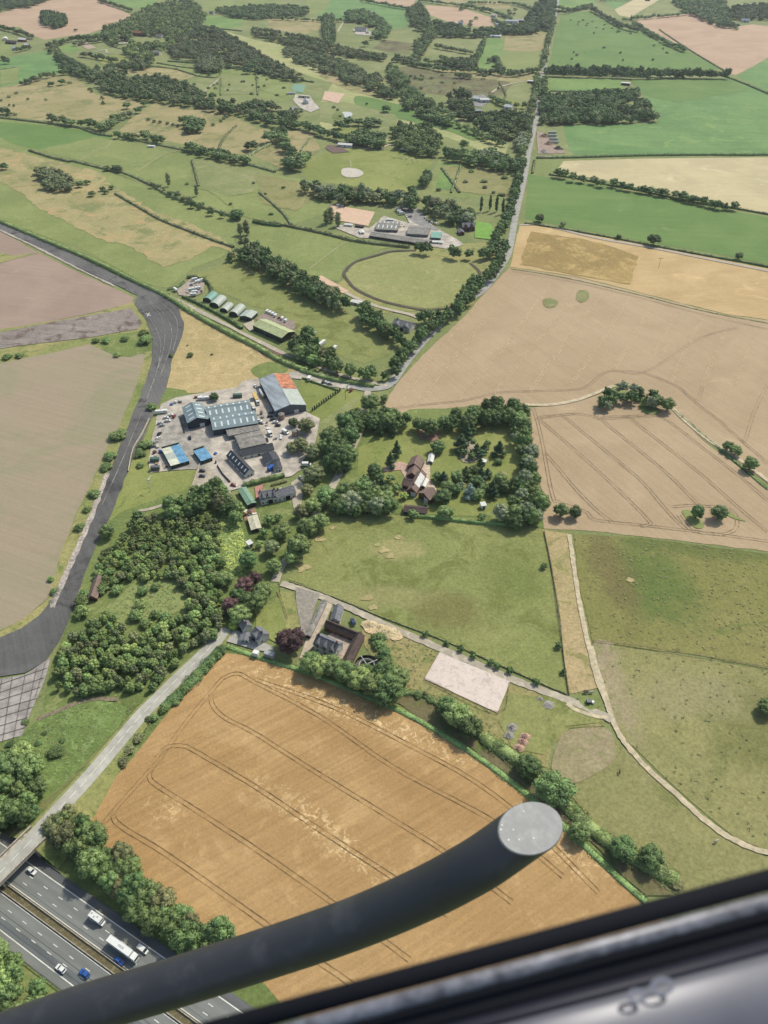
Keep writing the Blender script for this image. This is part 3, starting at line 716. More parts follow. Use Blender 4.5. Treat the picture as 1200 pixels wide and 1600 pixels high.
sheet('field', [(308,32),(318,24),(380,27),(378,42),(350,44),(325,40)], GREEN)
sheet('field', [(310,-5),(440,-5),(438,20),(400,22),(360,22),(320,14)], PADG)
sheet('field', [(420,28),(498,29),(505,45),(470,55),(430,48),(418,42)], STRAW)
sheet('field', [(500,-5),(522,-5),(641,12),(637,42),(620,45),(560,35),(510,28),(480,15)], GREEN2)
sheet('field', [(478,-5),(520,-5),(505,20),(480,22)], PADG)
sheet('field', [(520,-6),(650,-6),(645,12),(640,12),(575,2)], TAN2)
sheet('field', [(665,8),(720,12),(770,28),(772,40),(745,42),(700,34),(668,22)], TAN2)
sheet('field', [(680,0),(735,-5),(728,6),(712,14),(690,8)], STRAW)
sheet('field', [(740,6),(760,1),(798,8),(795,14),(770,14)], STRAW)
sheet('field', [(795,20),(812,15),(838,24),(825,35),(800,33)], PADD)
sheet('field', [(607,45),(664,55),(645,82),(630,86),(588,80),(582,76)], PADD)
sheet('field', [(582,76),(600,62),(645,68),(640,84),(620,84)], MOOR, 'patch')
sheet('field', [(676,56),(720,58),(755,56),(748,72),(738,90),(700,92),(660,88)], PADD)
sheet('field', [(755,60),(762,58),(784,62),(790,68),(781,95),(768,108),(747,106)], GREEN)
sheet('field', [(790,55),(825,47),(852,52),(856,62),(850,90),(845,108),(800,112),(782,100)], PADG)
sheet('field', [(790,52),(825,47),(852,52),(852,78),(820,82),(786,78)], STRAW, 'patch', jit=3)
sheet('field', [(790,160-22),(833,128),(836,135),(832,160),(820,162),(780,150)], PADD)
sheet('field', [(765,158),(780,150),(830,165),(832,170),(800,168),(770,170)], LAWN)
sheet('field', [(330,42),(400,63),(480,75),(540,95),(560,105),(592,130),(620,142),(640,165),(700,190),(760,205),(795,225),(790,240),(752,235),(700,215),(640,208),(622,225),(600,222),(560,212),(520,215),(500,195),(500,160),(520,130),(480,118),(440,100),(400,80),(360,55)], SWATH)
sheet('field', [(480,75),(520,80),(580,85),(622,92),(600,110),(606,130),(640,145),(618,150),(590,140),(560,120),(545,100),(500,90)], PADD)
sheet('field', [(560,150),(640,168),(700,185),(745,210),(740,220),(700,205),(640,190),(600,180),(560,168)], GREEN3, 'patch', smooth=True)
sheet('field', [(500,160),(540,160),(618,180),(622,186),(610,218),(560,205),(525,195),(500,190)], PADD, 'patch')
sheet('field', [(618,106),(640,104),(700,112),(745,120),(790,125),(800,132),(785,150),(760,155),(700,150),(660,145),(640,138),(630,125)], MOOR)
sheet('field', [(680,100),(740,112),(800,118),(850,112),(848,122),(800,128),(745,122),(680,112)], STRAW)
sheet('field', [(710,180),(745,190),(790,200),(793,205),(780,215),(740,205),(712,195)], PADD)
sheet('field', [(490,245),(520,235),(560,230),(600,236),(640,238),(676,252),(670,270),(665,285),(640,300),(600,300),(540,290),(480,280),(470,262)], LAWN)
sheet('field', [(685,250),(720,250),(780,262),(812,270),(805,300),(780,312),(720,310),(675,300),(673,280)], PADG)
sheet('field', [(692,256),(720,258),(705,298),(680,296)], GREEN, 'patch')
for q, mt in (([(300,250),(345,252),(400,268),(395,300),(350,310),(300,290)], PADD),([(400,270),(470,285),(500,305),(460,330),(410,318)], MEAD2),([(60,235),(150,215),(215,225),(250,245),(215,285),(150,258)], PADG),([(330,300),(400,318),(430,350),(380,338)], PADG),
 ([(190,60),(205,66),(200,75),(185,70)], LAWN),([(150,90),(185,84),(215,95),(190,104),(160,100)], LAWN),([(230,105),(270,108),(300,117),(275,125),(230,118)], STRAW2),([(300,95),(330,100),(360,112),(330,118),(305,108)], GREEN),([(400,112),(460,122),(478,140),(440,152),(405,140)], PADG),([(345,118),(400,128),(405,148),(350,148)], PADD),
 ([(500,100),(540,112),(560,128),(620,148),(600,155),(540,140),(500,120)], STRAW),([(520,200),(545,198),(600,212),(590,220),(520,215)], LAWN),([(430,260),(470,250),(500,235),(490,215),(440,212),(420,230)], STRAW),([(690,260),(720,300),(800,308),(808,280),(760,262)], MEAD2),([(0,110),(30,105),(28,128),(0,134)], PADG)):
    sheet('field', q, mt, 'patch', jit=2.5)
# right side
sheet('field', [(940,-6),(1000,-6),(975,4),(965,18),(950,8)], GREEN2)
sheet('field', [(960,15),(1000,-5),(1038,-5),(985,27),(968,24)], STUB)
sheet('field', [(1000,24),(1038,0),(1050,-5),(1075,20),(1072,22),(1040,26),(985,32)], PADD)
sheet('field', [(862,-5),(928,-5),(930,10),(900,14),(866,10)], GREEN)
sheet('field', [(988,32),(1072,21),(1080,20),(1125,40),(1145,43),(1200,65),(1500,150),(1300,60),(1200,92),(1150,117),(1140,116),(1075,78),(1040,60)], TAN2)
sheet('field', [(1145,43),(1175,38),(1230,45),(1400,80),(1230,78),(1200,66)], TAN2)
sheet('field', [(880,22),(922,17),(945,32),(978,45),(1005,48),(1070,78),(1120,105),(1130,108),(1000,112),(858,104),(866,60),(875,30)], GREEN3)
sheet('field', [(858,123),(970,124),(975,140),(880,142),(858,140)], GREEN)
sheet('field', [(1150,120),(1200,90),(1500,60),(1500,160),(1200,145),(1175,130)], GREEN2)
sheet('field', [(985,125),(1145,122),(1155,125),(1200,146),(1500,230),(1500,246),(1200,240),(880,243),(875,225),(870,196),(1000,194),(1028,192),(1020,165),(1000,142)], GREEN2)
sheet('field', [(985,125),(1145,122),(1170,140),(1060,160),(1010,150)], GREEN3, 'patch', jit=4)
sheet('field', [(840,196),(880,196),(888,232),(898,243),(838,242)], PADD)
sheet('field', [(835,252),(875,250),(875,268),(850,275),(832,270)], PADG)
sheet('field', [(880,252),(1000,248),(1200,246),(1600,250),(1600,345),(1200,335),(1140,322),(1070,308),(990,292),(940,280),(880,272),(873,262)], STUB)
sheet('field', [(826,272),(860,278),(940,290),(1000,303),(1100,322),(1200,340),(1700,440),(1700,540),(1200,413),(1120,397),(1020,380),(940,365),(850,348),(820,342)], GREEN3)
sheet('field', [(812,350),(838,352),(930,368),(1020,385),(1200,420),(1700,545),(1700,640),(1200,500),(1130,490),(1050,470),(980,452),(900,432),(797,417)], GOLD2)
sheet('field', [(830,362),(900,372),(950,384),(998,402),(992,420),(985,445),(930,436),(870,424),(812,414)], GOLD3, 'patch', jit=2)
sheet('field', [(797,418),(900,433),(980,453),(1050,471),(1130,491),(1200,501),(1700,640),(1700,1000),(1205,760),(1185,745),(1060,660),(1040,640),(960,600),(900,628),(830,634),(820,632),(760,632),(700,638),(655,650),(592,646),(620,600),(660,555),(720,500),(760,455)], TAN)
sheet('field', [(828,638),(900,628),(940,615),(1045,640),(1100,690),(1200,765),(1700,1100),(1700,1000),(1200,862),(1100,850),(1000,838),(900,828),(850,826),(845,760),(832,700)], TAN)
# middle left
sheet('field', [(-300,235),(0,229),(60,240),(100,247),(160,264),(210,285),(235,292),(285,310),(370,345),(365,380),(350,400),(300,420),(262,450),(230,445),(130,390),(0,345),(-300,300)], PADG)
sheet('field', [(-300,235),(0,231),(70,248),(150,268),(175,290),(240,330),(300,350),(345,370),(362,395),(330,385),(295,408),(255,418),(200,385),(150,372),(50,320),(40,305),(0,285),(-300,290)], STRAW2, 'patch', jit=3)
sheet('field', [(340,420),(365,402),(400,400),(450,445),(520,475),(560,500),(600,520),(612,535),(608,555),(570,568),(540,560),(480,530),(440,490),(400,480),(340,455),(300,430)], MEAD1)
sheet('field', [(380,355),(440,352),(500,362),(580,378),(620,385),(600,388),(560,405),(535,420),(530,440),(490,432),(440,405),(390,380)], PADG)
sheet('field', [(545,430),(620,400),(670,380),(790,380),(770,420),(740,475),(720,480),(600,490),(520,450)], ROUGH)
sheet('oval_pasture', [(540,426),(545,418),(560,410),(590,402),(613,396),(648,394),(658,404),(680,405),(710,408),(732,413),(744,425),(747,435),(740,447),(725,464),(700,477),(680,481),(655,481),(600,470),(560,452),(545,438)], OVALG, 'patch', smooth=True)
sheet('field', [(280,482),(310,497),(360,520),(400,540),(440,560),(472,572),(480,582),(440,592),(410,590),(380,600),(360,618),(330,612),(290,615),(250,605),(262,570),(285,520)], DRY)
sheet('grass', [(250,605),(290,610),(300,622),(310,630),(285,645),(245,650),(235,640)], SCRUB)
sheet('grass', [(392,580),(405,570),(425,566),(450,575),(440,585),(410,592)], SCRUB, 'patch', smooth=True)
sheet('soil', [(405,548),(418,543),(440,553),(430,557),(412,555)], plain('soil_patch', (130,98,88), .95), 'patch', smooth=True)
sheet('grass', [(470,592),(510,600),(560,612),(570,625),(548,660),(520,690),(480,700),(465,660)], LAWN)
sheet('grass', [(478,700),(500,660),(540,632),(560,620),(545,655),(515,690)], PADD, 'patch')
# airfield side
sheet('field', [(-300,330),(0,362),(60,395),(130,430),(210,465),(205,475),(140,490),(0,520),(-300,560)], PINK)
sheet('grass', [(-200,360),(0,395),(22,400),(62,395),(0,412),(-200,450)], ROUGH, 'patch')
sheet('field', [(-300,560),(0,515),(140,492),(215,470),(240,520),(238,545),(228,552),(150,545),(70,560),(0,572),(-300,600)], ROUGH)
sheet('field', [(-300,600),(0,568),(80,552),(140,538),(180,556),(215,552),(230,555),(215,600),(180,680),(120,800),(80,930),(40,965),(0,988),(-300,1150)], OLIVE)
sheet('verge', [(230,548),(242,540),(245,560),(220,620),(195,700),(160,790),(105,900),(80,950),(45,985),(0,998),(-300,1180),(-300,1150),(0,985),(35,968),(72,940),(100,850),(140,760),(165,705),(200,640)], ROUGH)
sheet('scrub', [(140,530),(215,518),(240,520),(238,548),(205,558),(180,558),(165,548)], SCRUB)
sheet('grass', [(245,648),(300,728),(312,730),(295,775),(280,782),(225,795),(190,812),(170,815),(200,730)], LAWN)
sheet('grass', [(170,815),(190,800),(300,760),(390,800),(470,760),(560,680),(640,640),(820,636),(850,826),(700,812),(640,805),(520,800),(480,850),(445,890),(430,930),(440,1000),(350,985),(250,1085),(200,1110),(120,1200),(0,1330),(-100,1400),(-300,1300),(-100,1150),(60,1150),(80,1040),(150,850)], SCRUB)
sheet('grass', [(345,800),(372,815),(390,860),(385,900),(355,890),(345,850)], BRACK, 'patch', smooth=True)
sheet('grass', [(190,930),(230,900),(290,910),(280,955),(200,975),(170,960)], PADG, 'patch', smooth=True)
sheet('grass', [(20,1160),(60,1125),(110,1100),(160,1095),(200,1105),(190,1130),(130,1210),(60,1280),(30,1200)], BRACK, 'patch')
# manor lawns
sheet('lawn', [(560,700),(590,680),(640,660),(700,665),(760,650),(800,640),(822,680),(835,790),(740,806),(640,802),(600,760),(560,740)], LAWN)
sheet('field', [(520,800),(640,806),(740,810),(850,828),(862,900),(875,980),(888,1085),(795,1045),(700,1005),(600,965),(530,938),(470,912),(448,905),(470,885),(490,840)], MEAD1)
sheet('field', [(848,828),(888,834),(892,870),(905,940),(920,1010),(935,1075),(890,1085),(878,990),(862,890)], field('worn_strip', (176,160,112), (186,164,120), (148,144,88), patch=.06, thr=.5, c4=(156,138,100)))
sheet('field', [(896,835),(1000,840),(1100,853),(1200,866),(1500,900),(1500,1100),(1200,1045),(1060,1020),(925,1003),(908,930)], MEAD3)
sheet('field', [(926,1005),(1060,1022),(1200,1048),(1500,1100),(1700,1500),(1200,1330),(1150,1310),(1060,1235),(970,1150),(945,1095)], MEAD2)
sheet('field', [(860,1200),(872,1160),(890,1142),(945,1140),(970,1165),(1060,1245),(1150,1320),(1200,1340),(1500,1500),(1300,1500),(1020,1380),(930,1290),(890,1240)], MEAD2)
sheet('bare_earth', [(862,1205),(872,1160),(892,1141),(945,1138),(958,1155),(960,1185),(930,1210),(890,1225)], field('pinkish_earth', (156,146,108), (166,152,120), (142,142,92), patch=.1, thr=.5), 'patch', smooth=True)
sheet('bare_earth', [(928,1005),(950,1003),(960,1012),(945,1050),(970,1100),(965,1140),(950,1110),(940,1070)], field('pinkish_earth'  , (172,150,124), (182,160,136)), 'patch', smooth=True)
sheet('field', [(565,985),(610,975),(690,1010),(800,1065),(888,1090),(940,1105),(945,1135),(890,1138),(862,1165),(855,1200),(800,1180),(700,1120),(620,1075),(600,1060),(570,1010)], field('dry_yard_grass', (166,152,102), (150,146,90), (134,138,78), patch=.07, thr=.48, c4=(184,160,120)))
sheet('grass', [(800,1085),(870,1085),(940,1110),(935,1130),(885,1135),(850,1180),(800,1170),(780,1130)], MEAD1, 'patch', jit=1.5)
sheet('grass', [(400,960),(430,940),(440,930),(462,985),(440,1010),(400,985)], LAWN, 'patch')
sheet('grass', [(432,925),(455,925),(470,960),(468,1000),(450,985)], ROUGH, 'patch')
# headland and the big wheat field
sheet('verge', [(200,1110),(280,1075),(350,1000),(360,1010),(480,1045),(640,1110),(760,1190),(860,1250),(960,1360),(1000,1400),(1400,1700),(400,1700),(300,1500),(130,1300),(100,1290)], SCRUB)
sheet('wheat_field', [(345,1020),(380,1024),(470,1048),(560,1085),(650,1120),(740,1175),(820,1235),(900,1310),(985,1390),(1250,1620),(900,1800),(560,1700),(420,1545),(350,1470),(240,1385),(150,1310),(135,1275),(165,1235),(250,1130)], GOLD, 'field')
sheet('verge', [(600,1090),(660,1085),(740,1140),(850,1220),(960,1310),(1050,1400),(1010,1400),(900,1295),(790,1210),(700,1148)], field('dry_ditch', (134,120,94), (118,110,76), (100,116,60), patch=.1, thr=.5), 'patch', jit=1.5)
# tramlines
TRG = plain('tramline_dark', (158,126,84), .95, var=.2, scale=.3); TRT = plain('tramline_brown', (164,140,108), .95, var=.15, scale=.3); TRL = plain('tramline_pale', (204,176,140), .95, var=.1, scale=.3)
tracks('tramlines', [
 [(153,1300),(182,1263),(238,1200),(260,1172),(290,1130),(325,1087),(350,1058)],
 [(182,1263),(178,1278),(195,1295),(260,1335),(400,1433),(440,1462),(560,1545)],
 [(238,1200),(234,1214),(245,1227),(300,1262),(400,1327),(523,1413),(640,1500)],
 [(245,1185),(262,1168),(285,1166),(305,1174),(400,1230),(500,1297),(617,1373),(700,1430)],
 [(330,1085),(333,1103),(352,1122),(400,1147),(483,1200),(600,1272),(693,1330),(800,1410)],
 [(335,1075),(350,1060),(372,1053),(400,1067),(500,1120),(617,1200),(777,1287),(880,1370)],
 [(400,1062),(520,1105),(640,1165),(740,1220),(830,1290),(935,1395)],
 ], TRG, 2.0, .22)
tracks('tramlines', [[(860,443),(800,527),(715,627)],[(907,452),(850,522),(770,617)],[(940,460),(880,540),(828,612)],[(982,467),(935,540),(893,600)],
 [(1020,475),(990,527),(960,577)],[(820,432),(730,535),(643,640)],[(790,426),(700,530),(622,635),(620,645)]], TRL, 2.0, .6)
tracks('tramlines', [[(1060,485),(1040,520),(1017,563)],[(1100,492),(1075,540),(1047,600)],[(1137,507),(1117,555),(1097,605)],[(1182,513),(1165,560),(1147,602)],
 [(1150,512),(1090,530),(1010,580),(960,580)]], TRL, 1.8, .45)
tracks('tramlines', [[(597,642),(650,634),(720,627),(780,614),(850,611),(910,607),(940,585),(960,580),(1000,582),(1030,592),(1060,605),(1085,628),(1120,655),(1160,690),(1200,725)],
 [(800,424),(900,442),(1000,466),(1100,492),(1200,515)], [(1085,627),(1092,622),(1098,603)], [(1160,690),(1165,685),(1180,640),(1200,600)]], TRT, 2.0, .3)
tracks('tramlines', [[(900,647),(845,652),(850,662),(900,705),(960,760),(1012,812),(1013,820),(1000,823)],[(880,650),(940,700),(1000,750),(1035,790),(1055,812),(1075,830)],
 [(1000,650),(943,653),(948,663),(1000,705),(1050,747),(1090,787),(1110,792)],[(982,652),(1030,690),(1090,737),(1150,790),(1200,832)],
 [(970,652),(1027,650),(1060,670),(1100,702),(1150,740),(1200,783)],[(850,707),(875,735),(900,765),(930,795),(957,817)],
 [(833,638),(840,660),(848,695),(863,773),(875,785),(915,800),(933,813),(1013,822),(1120,835),(1200,846)],[(840,655),(870,650),(900,647),(930,652),(940,655),(1027,650)],
 [(1050,792),(1090,790),(1140,797),(1152,815),(1145,830),(1120,835),(1080,828),(1060,805)]], TRT, 2.1, .3)
tracks('tramlines', [[(903,140),(960,160),(1100,175),(1200,190)]], plain('green_tramline', (110,150,90), .95), 2, .5)
# green weed blotches in the tan field
for i, q in enumerate([[(848,470),(858,466),(872,472),(865,481),(852,480)],[(900,462),(905,454),(918,456),(920,466),(910,473),(902,470)]]):
    sheet('weed_patch', q, field('weed_green', (140,144,92), (128,136,84), (168,150,114), patch=.1, thr=.5), 'patch', smooth=True)
sheet('weed_patch', [(1000,632),(1030,640),(1028,648),(1005,645)], SCRUB, 'patch', smooth=True)
sheet('weed_patch', [(1065,800),(1080,800),(1100,822),(1085,825)], PADG, 'patch', smooth=True)
sheet('weed_patch', [(1130,795),(1145,805),(1165,815),(1150,812),(1135,805)], PADG, 'patch', smooth=True)
# straw-coloured worn patches on the meadow
WORN = field('worn_turf', (186,170,122), (172,158,108), (150,150,92), patch=.15, thr=.5)
for cx, cy, r in ((500,843,7),(473,888,9),(600,860,7),(610,870,6),(622,840,5),(590,852,4),(520,825,4),(575,935,9),(985,907,6),(583,950,6)):
    sheet('worn_patch', [(cx+r*1.3*math.cos(a)*random.uniform(.5,1.2), cy+r*.75*math.sin(a)*random.uniform(.5,1.2)) for a in [i*.7 for i in range(9)]], WORN, 'patch', smooth=True)
# ---------------------------------------------------------------- roads, tracks and yards
ASPH = plain('country_road_asphalt', (168,168,164), .9, var=.05, scale=.15); TARM = plain('motorway_tarmac', (118,122,122), .88, var=.05, scale=.2, streak=(-.0, .6))
OLDT = field('old_perimeter_tarmac', (100,100,101), (118,117,117), (82,81,83), patch=.05, thr=.52, streak=(1.1,.5,.14), contrast=.14, c4=(156,150,146), thr4=.66, patch4=.08, bump=.2)
CONC = plain('yard_concrete', (196,186,174), .9, var=.09, scale=.12); GRAV = field('gravel', (186,176,158), (172,162,146), (202,190,170), patch=.2, thr=.5, bump=.2, contrast=.12)
DIRT = plain('dirt_track', (206,190,158), .95, var=.08, scale=.4); SAND = plain('arena_sand', (222,186,158), .95, var=.05, scale=.5); PINKC = field('arena_pink', (216,200,192), (224,208,200), (202,186,178), patch=.3, thr=.5, contrast=.1, bump=.2)
DTAR = plain('yard_tarmac', (148,146,144), .9, var=.08, scale=.15)
# perimeter road of the old airfield
sheet('perimeter_road', [(-200,270),(0,344),(60,372),(130,405),(200,440),(255,462),(278,480),(288,505),(285,525),(270,560),(262,600),(240,650),(205,725),(180,790),(150,855),(125,920),(108,970),(95,1000),(70,1035),(40,1052),(0,1058),(-200,1090),(-200,1040),(0,997),(35,982),(62,962),(85,935),(110,880),(140,810),(165,755),(190,690),(215,630),(230,590),(238,560),(238,525),(225,495),(210,475),(215,462),(190,450),(130,422),(60,388),(0,360),(-200,290)], OLDT, 'road')
sheet('old_runway', [(-200,545),(0,520),(120,497),(205,482),(222,505),(215,515),(140,528),(40,540),(0,546),(-200,575)], field('old_runway_surface', (146,134,130), (158,148,142), (118,102,96), patch=.06, thr=.5, streak=(.16,.5,.2), c4=(170,160,152), thr4=.64), 'road')
sheet('concrete_apron', [(0,1062),(40,1055),(80,1028),(70,1065),(50,1110),(35,1150),(0,1160),(-150,1200),(-150,1090)], plain('apron_concrete', (172,164,162), .9, var=.09, scale=.15), 'road')
JT = MB(); zj = nz('mark'); JM = plain('apron_joint', (120,116,104), .95)
for (a, b) in [((-20,1090),(70,1060)),((-20,1078),(74,1045)),((-20,1102),(64,1075)),((-20,1115),(60,1092)),((-20,1128),(52,1106)),((-20,1142),(45,1122)),((-20,1156),(40,1138)),((20,1058),(5,1160)),((40,1056),(22,1154)),((58,1045),(38,1140)),((4,1062),(-12,1160)),((72,1036),(56,1090))]:
    strip_into(JT, [G(*a), G(*b)], .35, zj)
tag(JT.build('apron_joints', JM), kind='structure')
ribbon('concrete_edge', [(168,740),(150,790),(125,850),(100,905),(82,950)], 3.2, plain('broken_concrete', (188,176,168), .95, var=.14, scale=.6), 'road', jit=.5)
ribbon('concrete_edge', [(0,360),(55,386),(118,418),(180,448)], 2.5, plain('broken_concrete', (0,0,0)), 'road', jit=.5)
# main lane at the right, dead straight
RD = [(612,600),(640,560),(680,515),(722,475),(757,452),(790,405),(798,380),(804,345),(812,310),(820,275),(826,240),(836,195),(843,150),(850,110),(860,60),(868,25),(872,0),(876,-30)]
ribbon('road', RD, 7.2, ASPH, 'road')
ribbon('road', [(612,598),(600,606),(570,608),(540,600),(500,588),(470,585),(452,586)], 7, ASPH, 'road')
ribbon('road', [(575,612),(570,640),(560,680),(540,720),(520,760),(495,800),(470,850),(440,885),(430,910)], 5, GRAV, 'road')
ribbon('lane', [(606,604),(580,598),(545,590),(500,575),(470,562),(440,552),(380,522),(340,500),(300,480),(262,462)], 3.5, GRAV, 'road')
ribbon('farm_track', [(258,462),(330,498),(400,530),(450,555)], 2.2, GRAV, 'road')
# light curved marks are tyre scuffs on the bend
sc = [[(215,480),(235,500),(250,530),(250,560),(240,600)],[(232,470),(255,490),(268,515),(266,545),(250,590)],[(243,467),(270,490),(278,515),(270,550)],[(150,425),(200,450),(235,475),(255,505),(256,545),(235,610),(200,700),(160,790)]]
m_ = MB(); z_ = nz('mark')
for s in sc:
    strip_into(m_, catmull([G(*p) for p in s], 10), .5, z_, .12); z_ += .001
tag(m_.build('tyre_scuffs', plain('pale_scuff', (150,146,144), .95, var=.2, scale=.1)), kind='structure')
m_ = MB(); z_ = nz('mark')
for a, b in (((229,491),(236,495)),((230,496),(234,490))): strip_into(m_, [G(*a), G(*b)], .7, z_); z_ += .001
tag(m_.build('cross_marking', PAINTW := plain('road_paint_white', (228,228,222), .7, var=.04)), kind='structure')
ribbon('driveway', [(836,244),(900,247)], 3, GRAV, 'road'); ribbon('farm_road', [(812,352),(850,353),(930,372),(1020,388),(1100,404),(1200,424),(1300,447)], 5, plain('farm_track_grey', (184,172,158), .95, var=.06), 'road')
ribbon('farm_track', [(820,633),(860,633),(900,626),(935,613),(960,603)], 3.4, DIRT, 'road')
ribbon('farm_track', [(1050,638),(1075,662),(1110,690),(1150,715),(1200,752),(1300,830)], 3.4, DIRT, 'road')
ribbon('farm_track', [(889,836),(895,875),(903,930),(912,975),(922,1020),(934,1065),(948,1100),(958,1128),(975,1160),(1010,1200),(1060,1245),(1110,1290),(1160,1320),(1210,1335),(1300,1350)], 2.6, DIRT, 'road', jit=.25)
ribbon('farm_track', [(440,912),(480,925),(520,940),(570,962),(620,985),(690,1015),(760,1045),(820,1070),(880,1092),(915,1106),(955,1125)], 4.2, GRAV, 'road', jit=.3)
ribbon('path', [(885,1100),(900,1110),(930,1120),(950,1122)], 2.0, DIRT, 'road')
ribbon('path', [(925,1010),(932,1040),(945,1080),(958,1125)], 1.4, DIRT, 'road')
sheet('grass', [(902,1090),(920,1088),(936,1092),(938,1103),(925,1110),(912,1105)], PADG, 'road', smooth=True)
ribbon('path', [(60,1125),(90,1112),(120,1100),(150,1093),(185,1094)], 2.2, plain('trodden_path', (142,128,106), .95), 'road', jit=.3)
ribbon('farm_track', [(215,800),(235,796),(255,790)], 2.6, GRAV, 'road')
sheet('industrial_yard', [(244,655),(252,632),(275,622),(330,612),(370,606),(380,596),(402,592),(470,640),(500,655),(490,700),(470,725),(470,735),(455,745),(440,748),(380,762),(360,768),(370,800),(340,790),(300,760),(310,728),(300,732),(235,740),(232,720)], CONC, 'road')
sheet('car_park', [(308,733),(322,728),(345,750),(335,765),(300,775),(296,768)], plain('car_park_surface', (184,172,154), .95, var=.08, scale=.3), 'road')
sheet('yard_patch', [(262,650),(290,640),(330,690),(320,735),(255,735),(240,700)], plain('yard_tarmac_pale', (172,166,158), .9, var=.1, scale=.15), 'road', jit=1)
sheet('driveway', [(452,585),(490,583),(520,592),(545,600),(540,608),(510,604),(480,594),(455,592)], CONC, 'road')
sheet('garden_yard', [(455,755),(470,745),(475,765),(468,800),(478,812),(470,815),(460,800),(455,775)], GRAV, 'road')
sheet('patio', [(398,762),(412,757),(408,780),(400,780)], plain('red_patio', (190,130,122), .9), 'road')
sheet('debris_yard', [(380,800),(398,795),(402,808),(382,815)], plain('debris_soil', (170,130,104), .95, var=.2, scale=1), 'road')
sheet('driveway', [(612,726),(625,722),(642,728),(638,742),(650,745),(640,770),(634,772),(628,765),(634,750),(626,735),(600,738),(598,733)], plain('pink_paving', (204,168,154), .9, var=.06, scale=.4), 'road')
sheet('patio', [(655,742),(665,722),(672,726),(672,750),(682,765),(676,785),(662,790),(660,760)], plain('cream_paving', (214,192,168), .9, var=.1, scale=.6), 'road')
sheet('kitchen_garden', [(652,672),(690,675),(682,692),(652,685)], plain('dug_earth', (160,124,104), .95, var=.12, scale=.8), 'road')
sheet('dry_lawn_patch', [(775,742),(790,738),(792,748),(778,750)], WORN, 'road', smooth=True)
sheet('rockery', [(720,705),(735,690),(745,700),(760,705),(745,722),(722,722)], plain('rockery_stone', (176,164,140), .95, var=.2, scale=1.2), 'road', smooth=True)
# farm by the wheat field
sheet('gravel_yard', [(462,918),(500,930),(492,950),(480,990),(470,1000),(466,960)], plain('grey_gravel', (160,152,142), .95, var=.08), 'road')
sheet('courtyard', [(505,940),(520,945),(490,1010),(478,1030),(468,1030),(482,990)], plain('paved_drive', (200,184,164), .95, var=.07), 'road')
sheet('courtyard', [(525,985),(556,995),(532,1036),(500,1025),(492,1010)], plain('courtyard_paving', (196,176,160), .9, var=.08, scale=.4), 'road')
sheet('lay_by', [(352,985),(362,982),(400,1000),(428,1012),(428,1022),(395,1015),(350,1002),(345,998)], plain('pale_asphalt', (184,180,174), .9, var=.05), 'road')
sheet('riding_arena', [(687,1020),(797,1066),(777,1115),(663,1062)], PINKC, 'road', jit=0)
sheet('wood_chip_heap_ground', [(569,982),(580,975),(610,980),(630,995),(618,1002),(600,995),(575,990)], plain('wood_chip', (222,192,150), .95, var=.12, scale=1), 'road', smooth=True)
sheet('riding_arena', [(517,320),(586,332),(575,354),(512,342)], SAND, 'road', jit=0)
sheet('riding_arena', [(508,143),(539,147),(528,162),(503,156)], plain('arena_sand_pink', (220,184,160), .95), 'road', jit=0)
sheet('riding_arena', [(494,436),(502,431),(546,456),(535,459)], SAND, 'road', jit=0)
ribbon('gallop_track', [(540,426),(545,418),(560,408),(590,399),(613,393),(650,392)], 4.0, plain('peat_track', (96,86,74), .95, var=.12), 'road')
ribbon('gallop_track', [(735,412),(748,424),(750,436),(742,450),(727,467),(702,481),(680,484),(655,484),(600,472),(560,455),(545,441),(538,430),(539,424)], 3.2, plain('peat_track', (96,86,74), .95), 'road')
ribbon('lane', [(540,458),(560,468),(585,478),(610,485),(640,492),(660,500)], 4.5, GRAV, 'road')
sheet('stable_yard', [(577,358),(600,338),(640,350),(632,335),(620,318),(645,322),(660,335),(665,345),(690,362),(715,375),(725,383),(700,390),(660,384),(600,374),(560,372),(520,355),(530,352),(575,357)], CONC, 'road')
sheet('stable_yard', [(620,318),(650,322),(662,338),(670,350),(690,360),(680,362),(648,350),(632,335)], DTAR, 'road')
sheet('garden_lawn', [(743,347),(766,350),(772,360),(765,375),(742,372)], field('bright_lawn', (120,170,70), (132,178,80)), 'road')
sheet('stone_circle', [(533,270),(536,264),(548,263),(562,266),(568,272),(560,277),(545,278),(536,275)], plain('limestone_floor', (206,198,186), .95, var=.08), 'road', smooth=True)
ribbon('driveway', [(548,228),(565,232),(590,234),(608,227),(622,228)], 3.6, plain('pale_drive', (206,192,172), .95), 'road')
sheet('yard', [(512,227),(530,228),(546,238),(520,240),(508,232)], plain('brown_yard', (120,98,90), .95), 'road')
sheet('yard', [(462,148),(485,150),(490,160),(500,170),(485,176),(470,170),(458,158)], CONC, 'road')
sheet('pond', [(534,176),(548,176),(550,181),(540,185),(532,183)], plain('pale_water', (190,190,184), .3, var=.03), 'road', smooth=True)
sheet('garden_bed', [(519,183),(524,176),(534,176),(538,184),(528,187)], SCRUB, 'road', smooth=True)
sheet('tennis_court', [(455,138),(461,131),(478,134),(473,146),(460,143)], plain('court_green', (120,164,140), .8), 'road', jit=0)
sheet('yard', [(838,205),(848,208),(870,230),(885,240),(840,241)], plain('rubble_ground', (172,150,134), .95, var=.15), 'road')
sheet('yard', [(738,150),(755,148),(768,158),(752,168),(740,166)], DTAR, 'road'); ribbon('driveway', [(768,145),(785,135),(815,128),(835,127)], 4, plain('pale_drive', (0,0,0)), 'road')
sheet('yard', [(285,62),(310,70),(330,80),(290,76)], CONC, 'road') if False else None
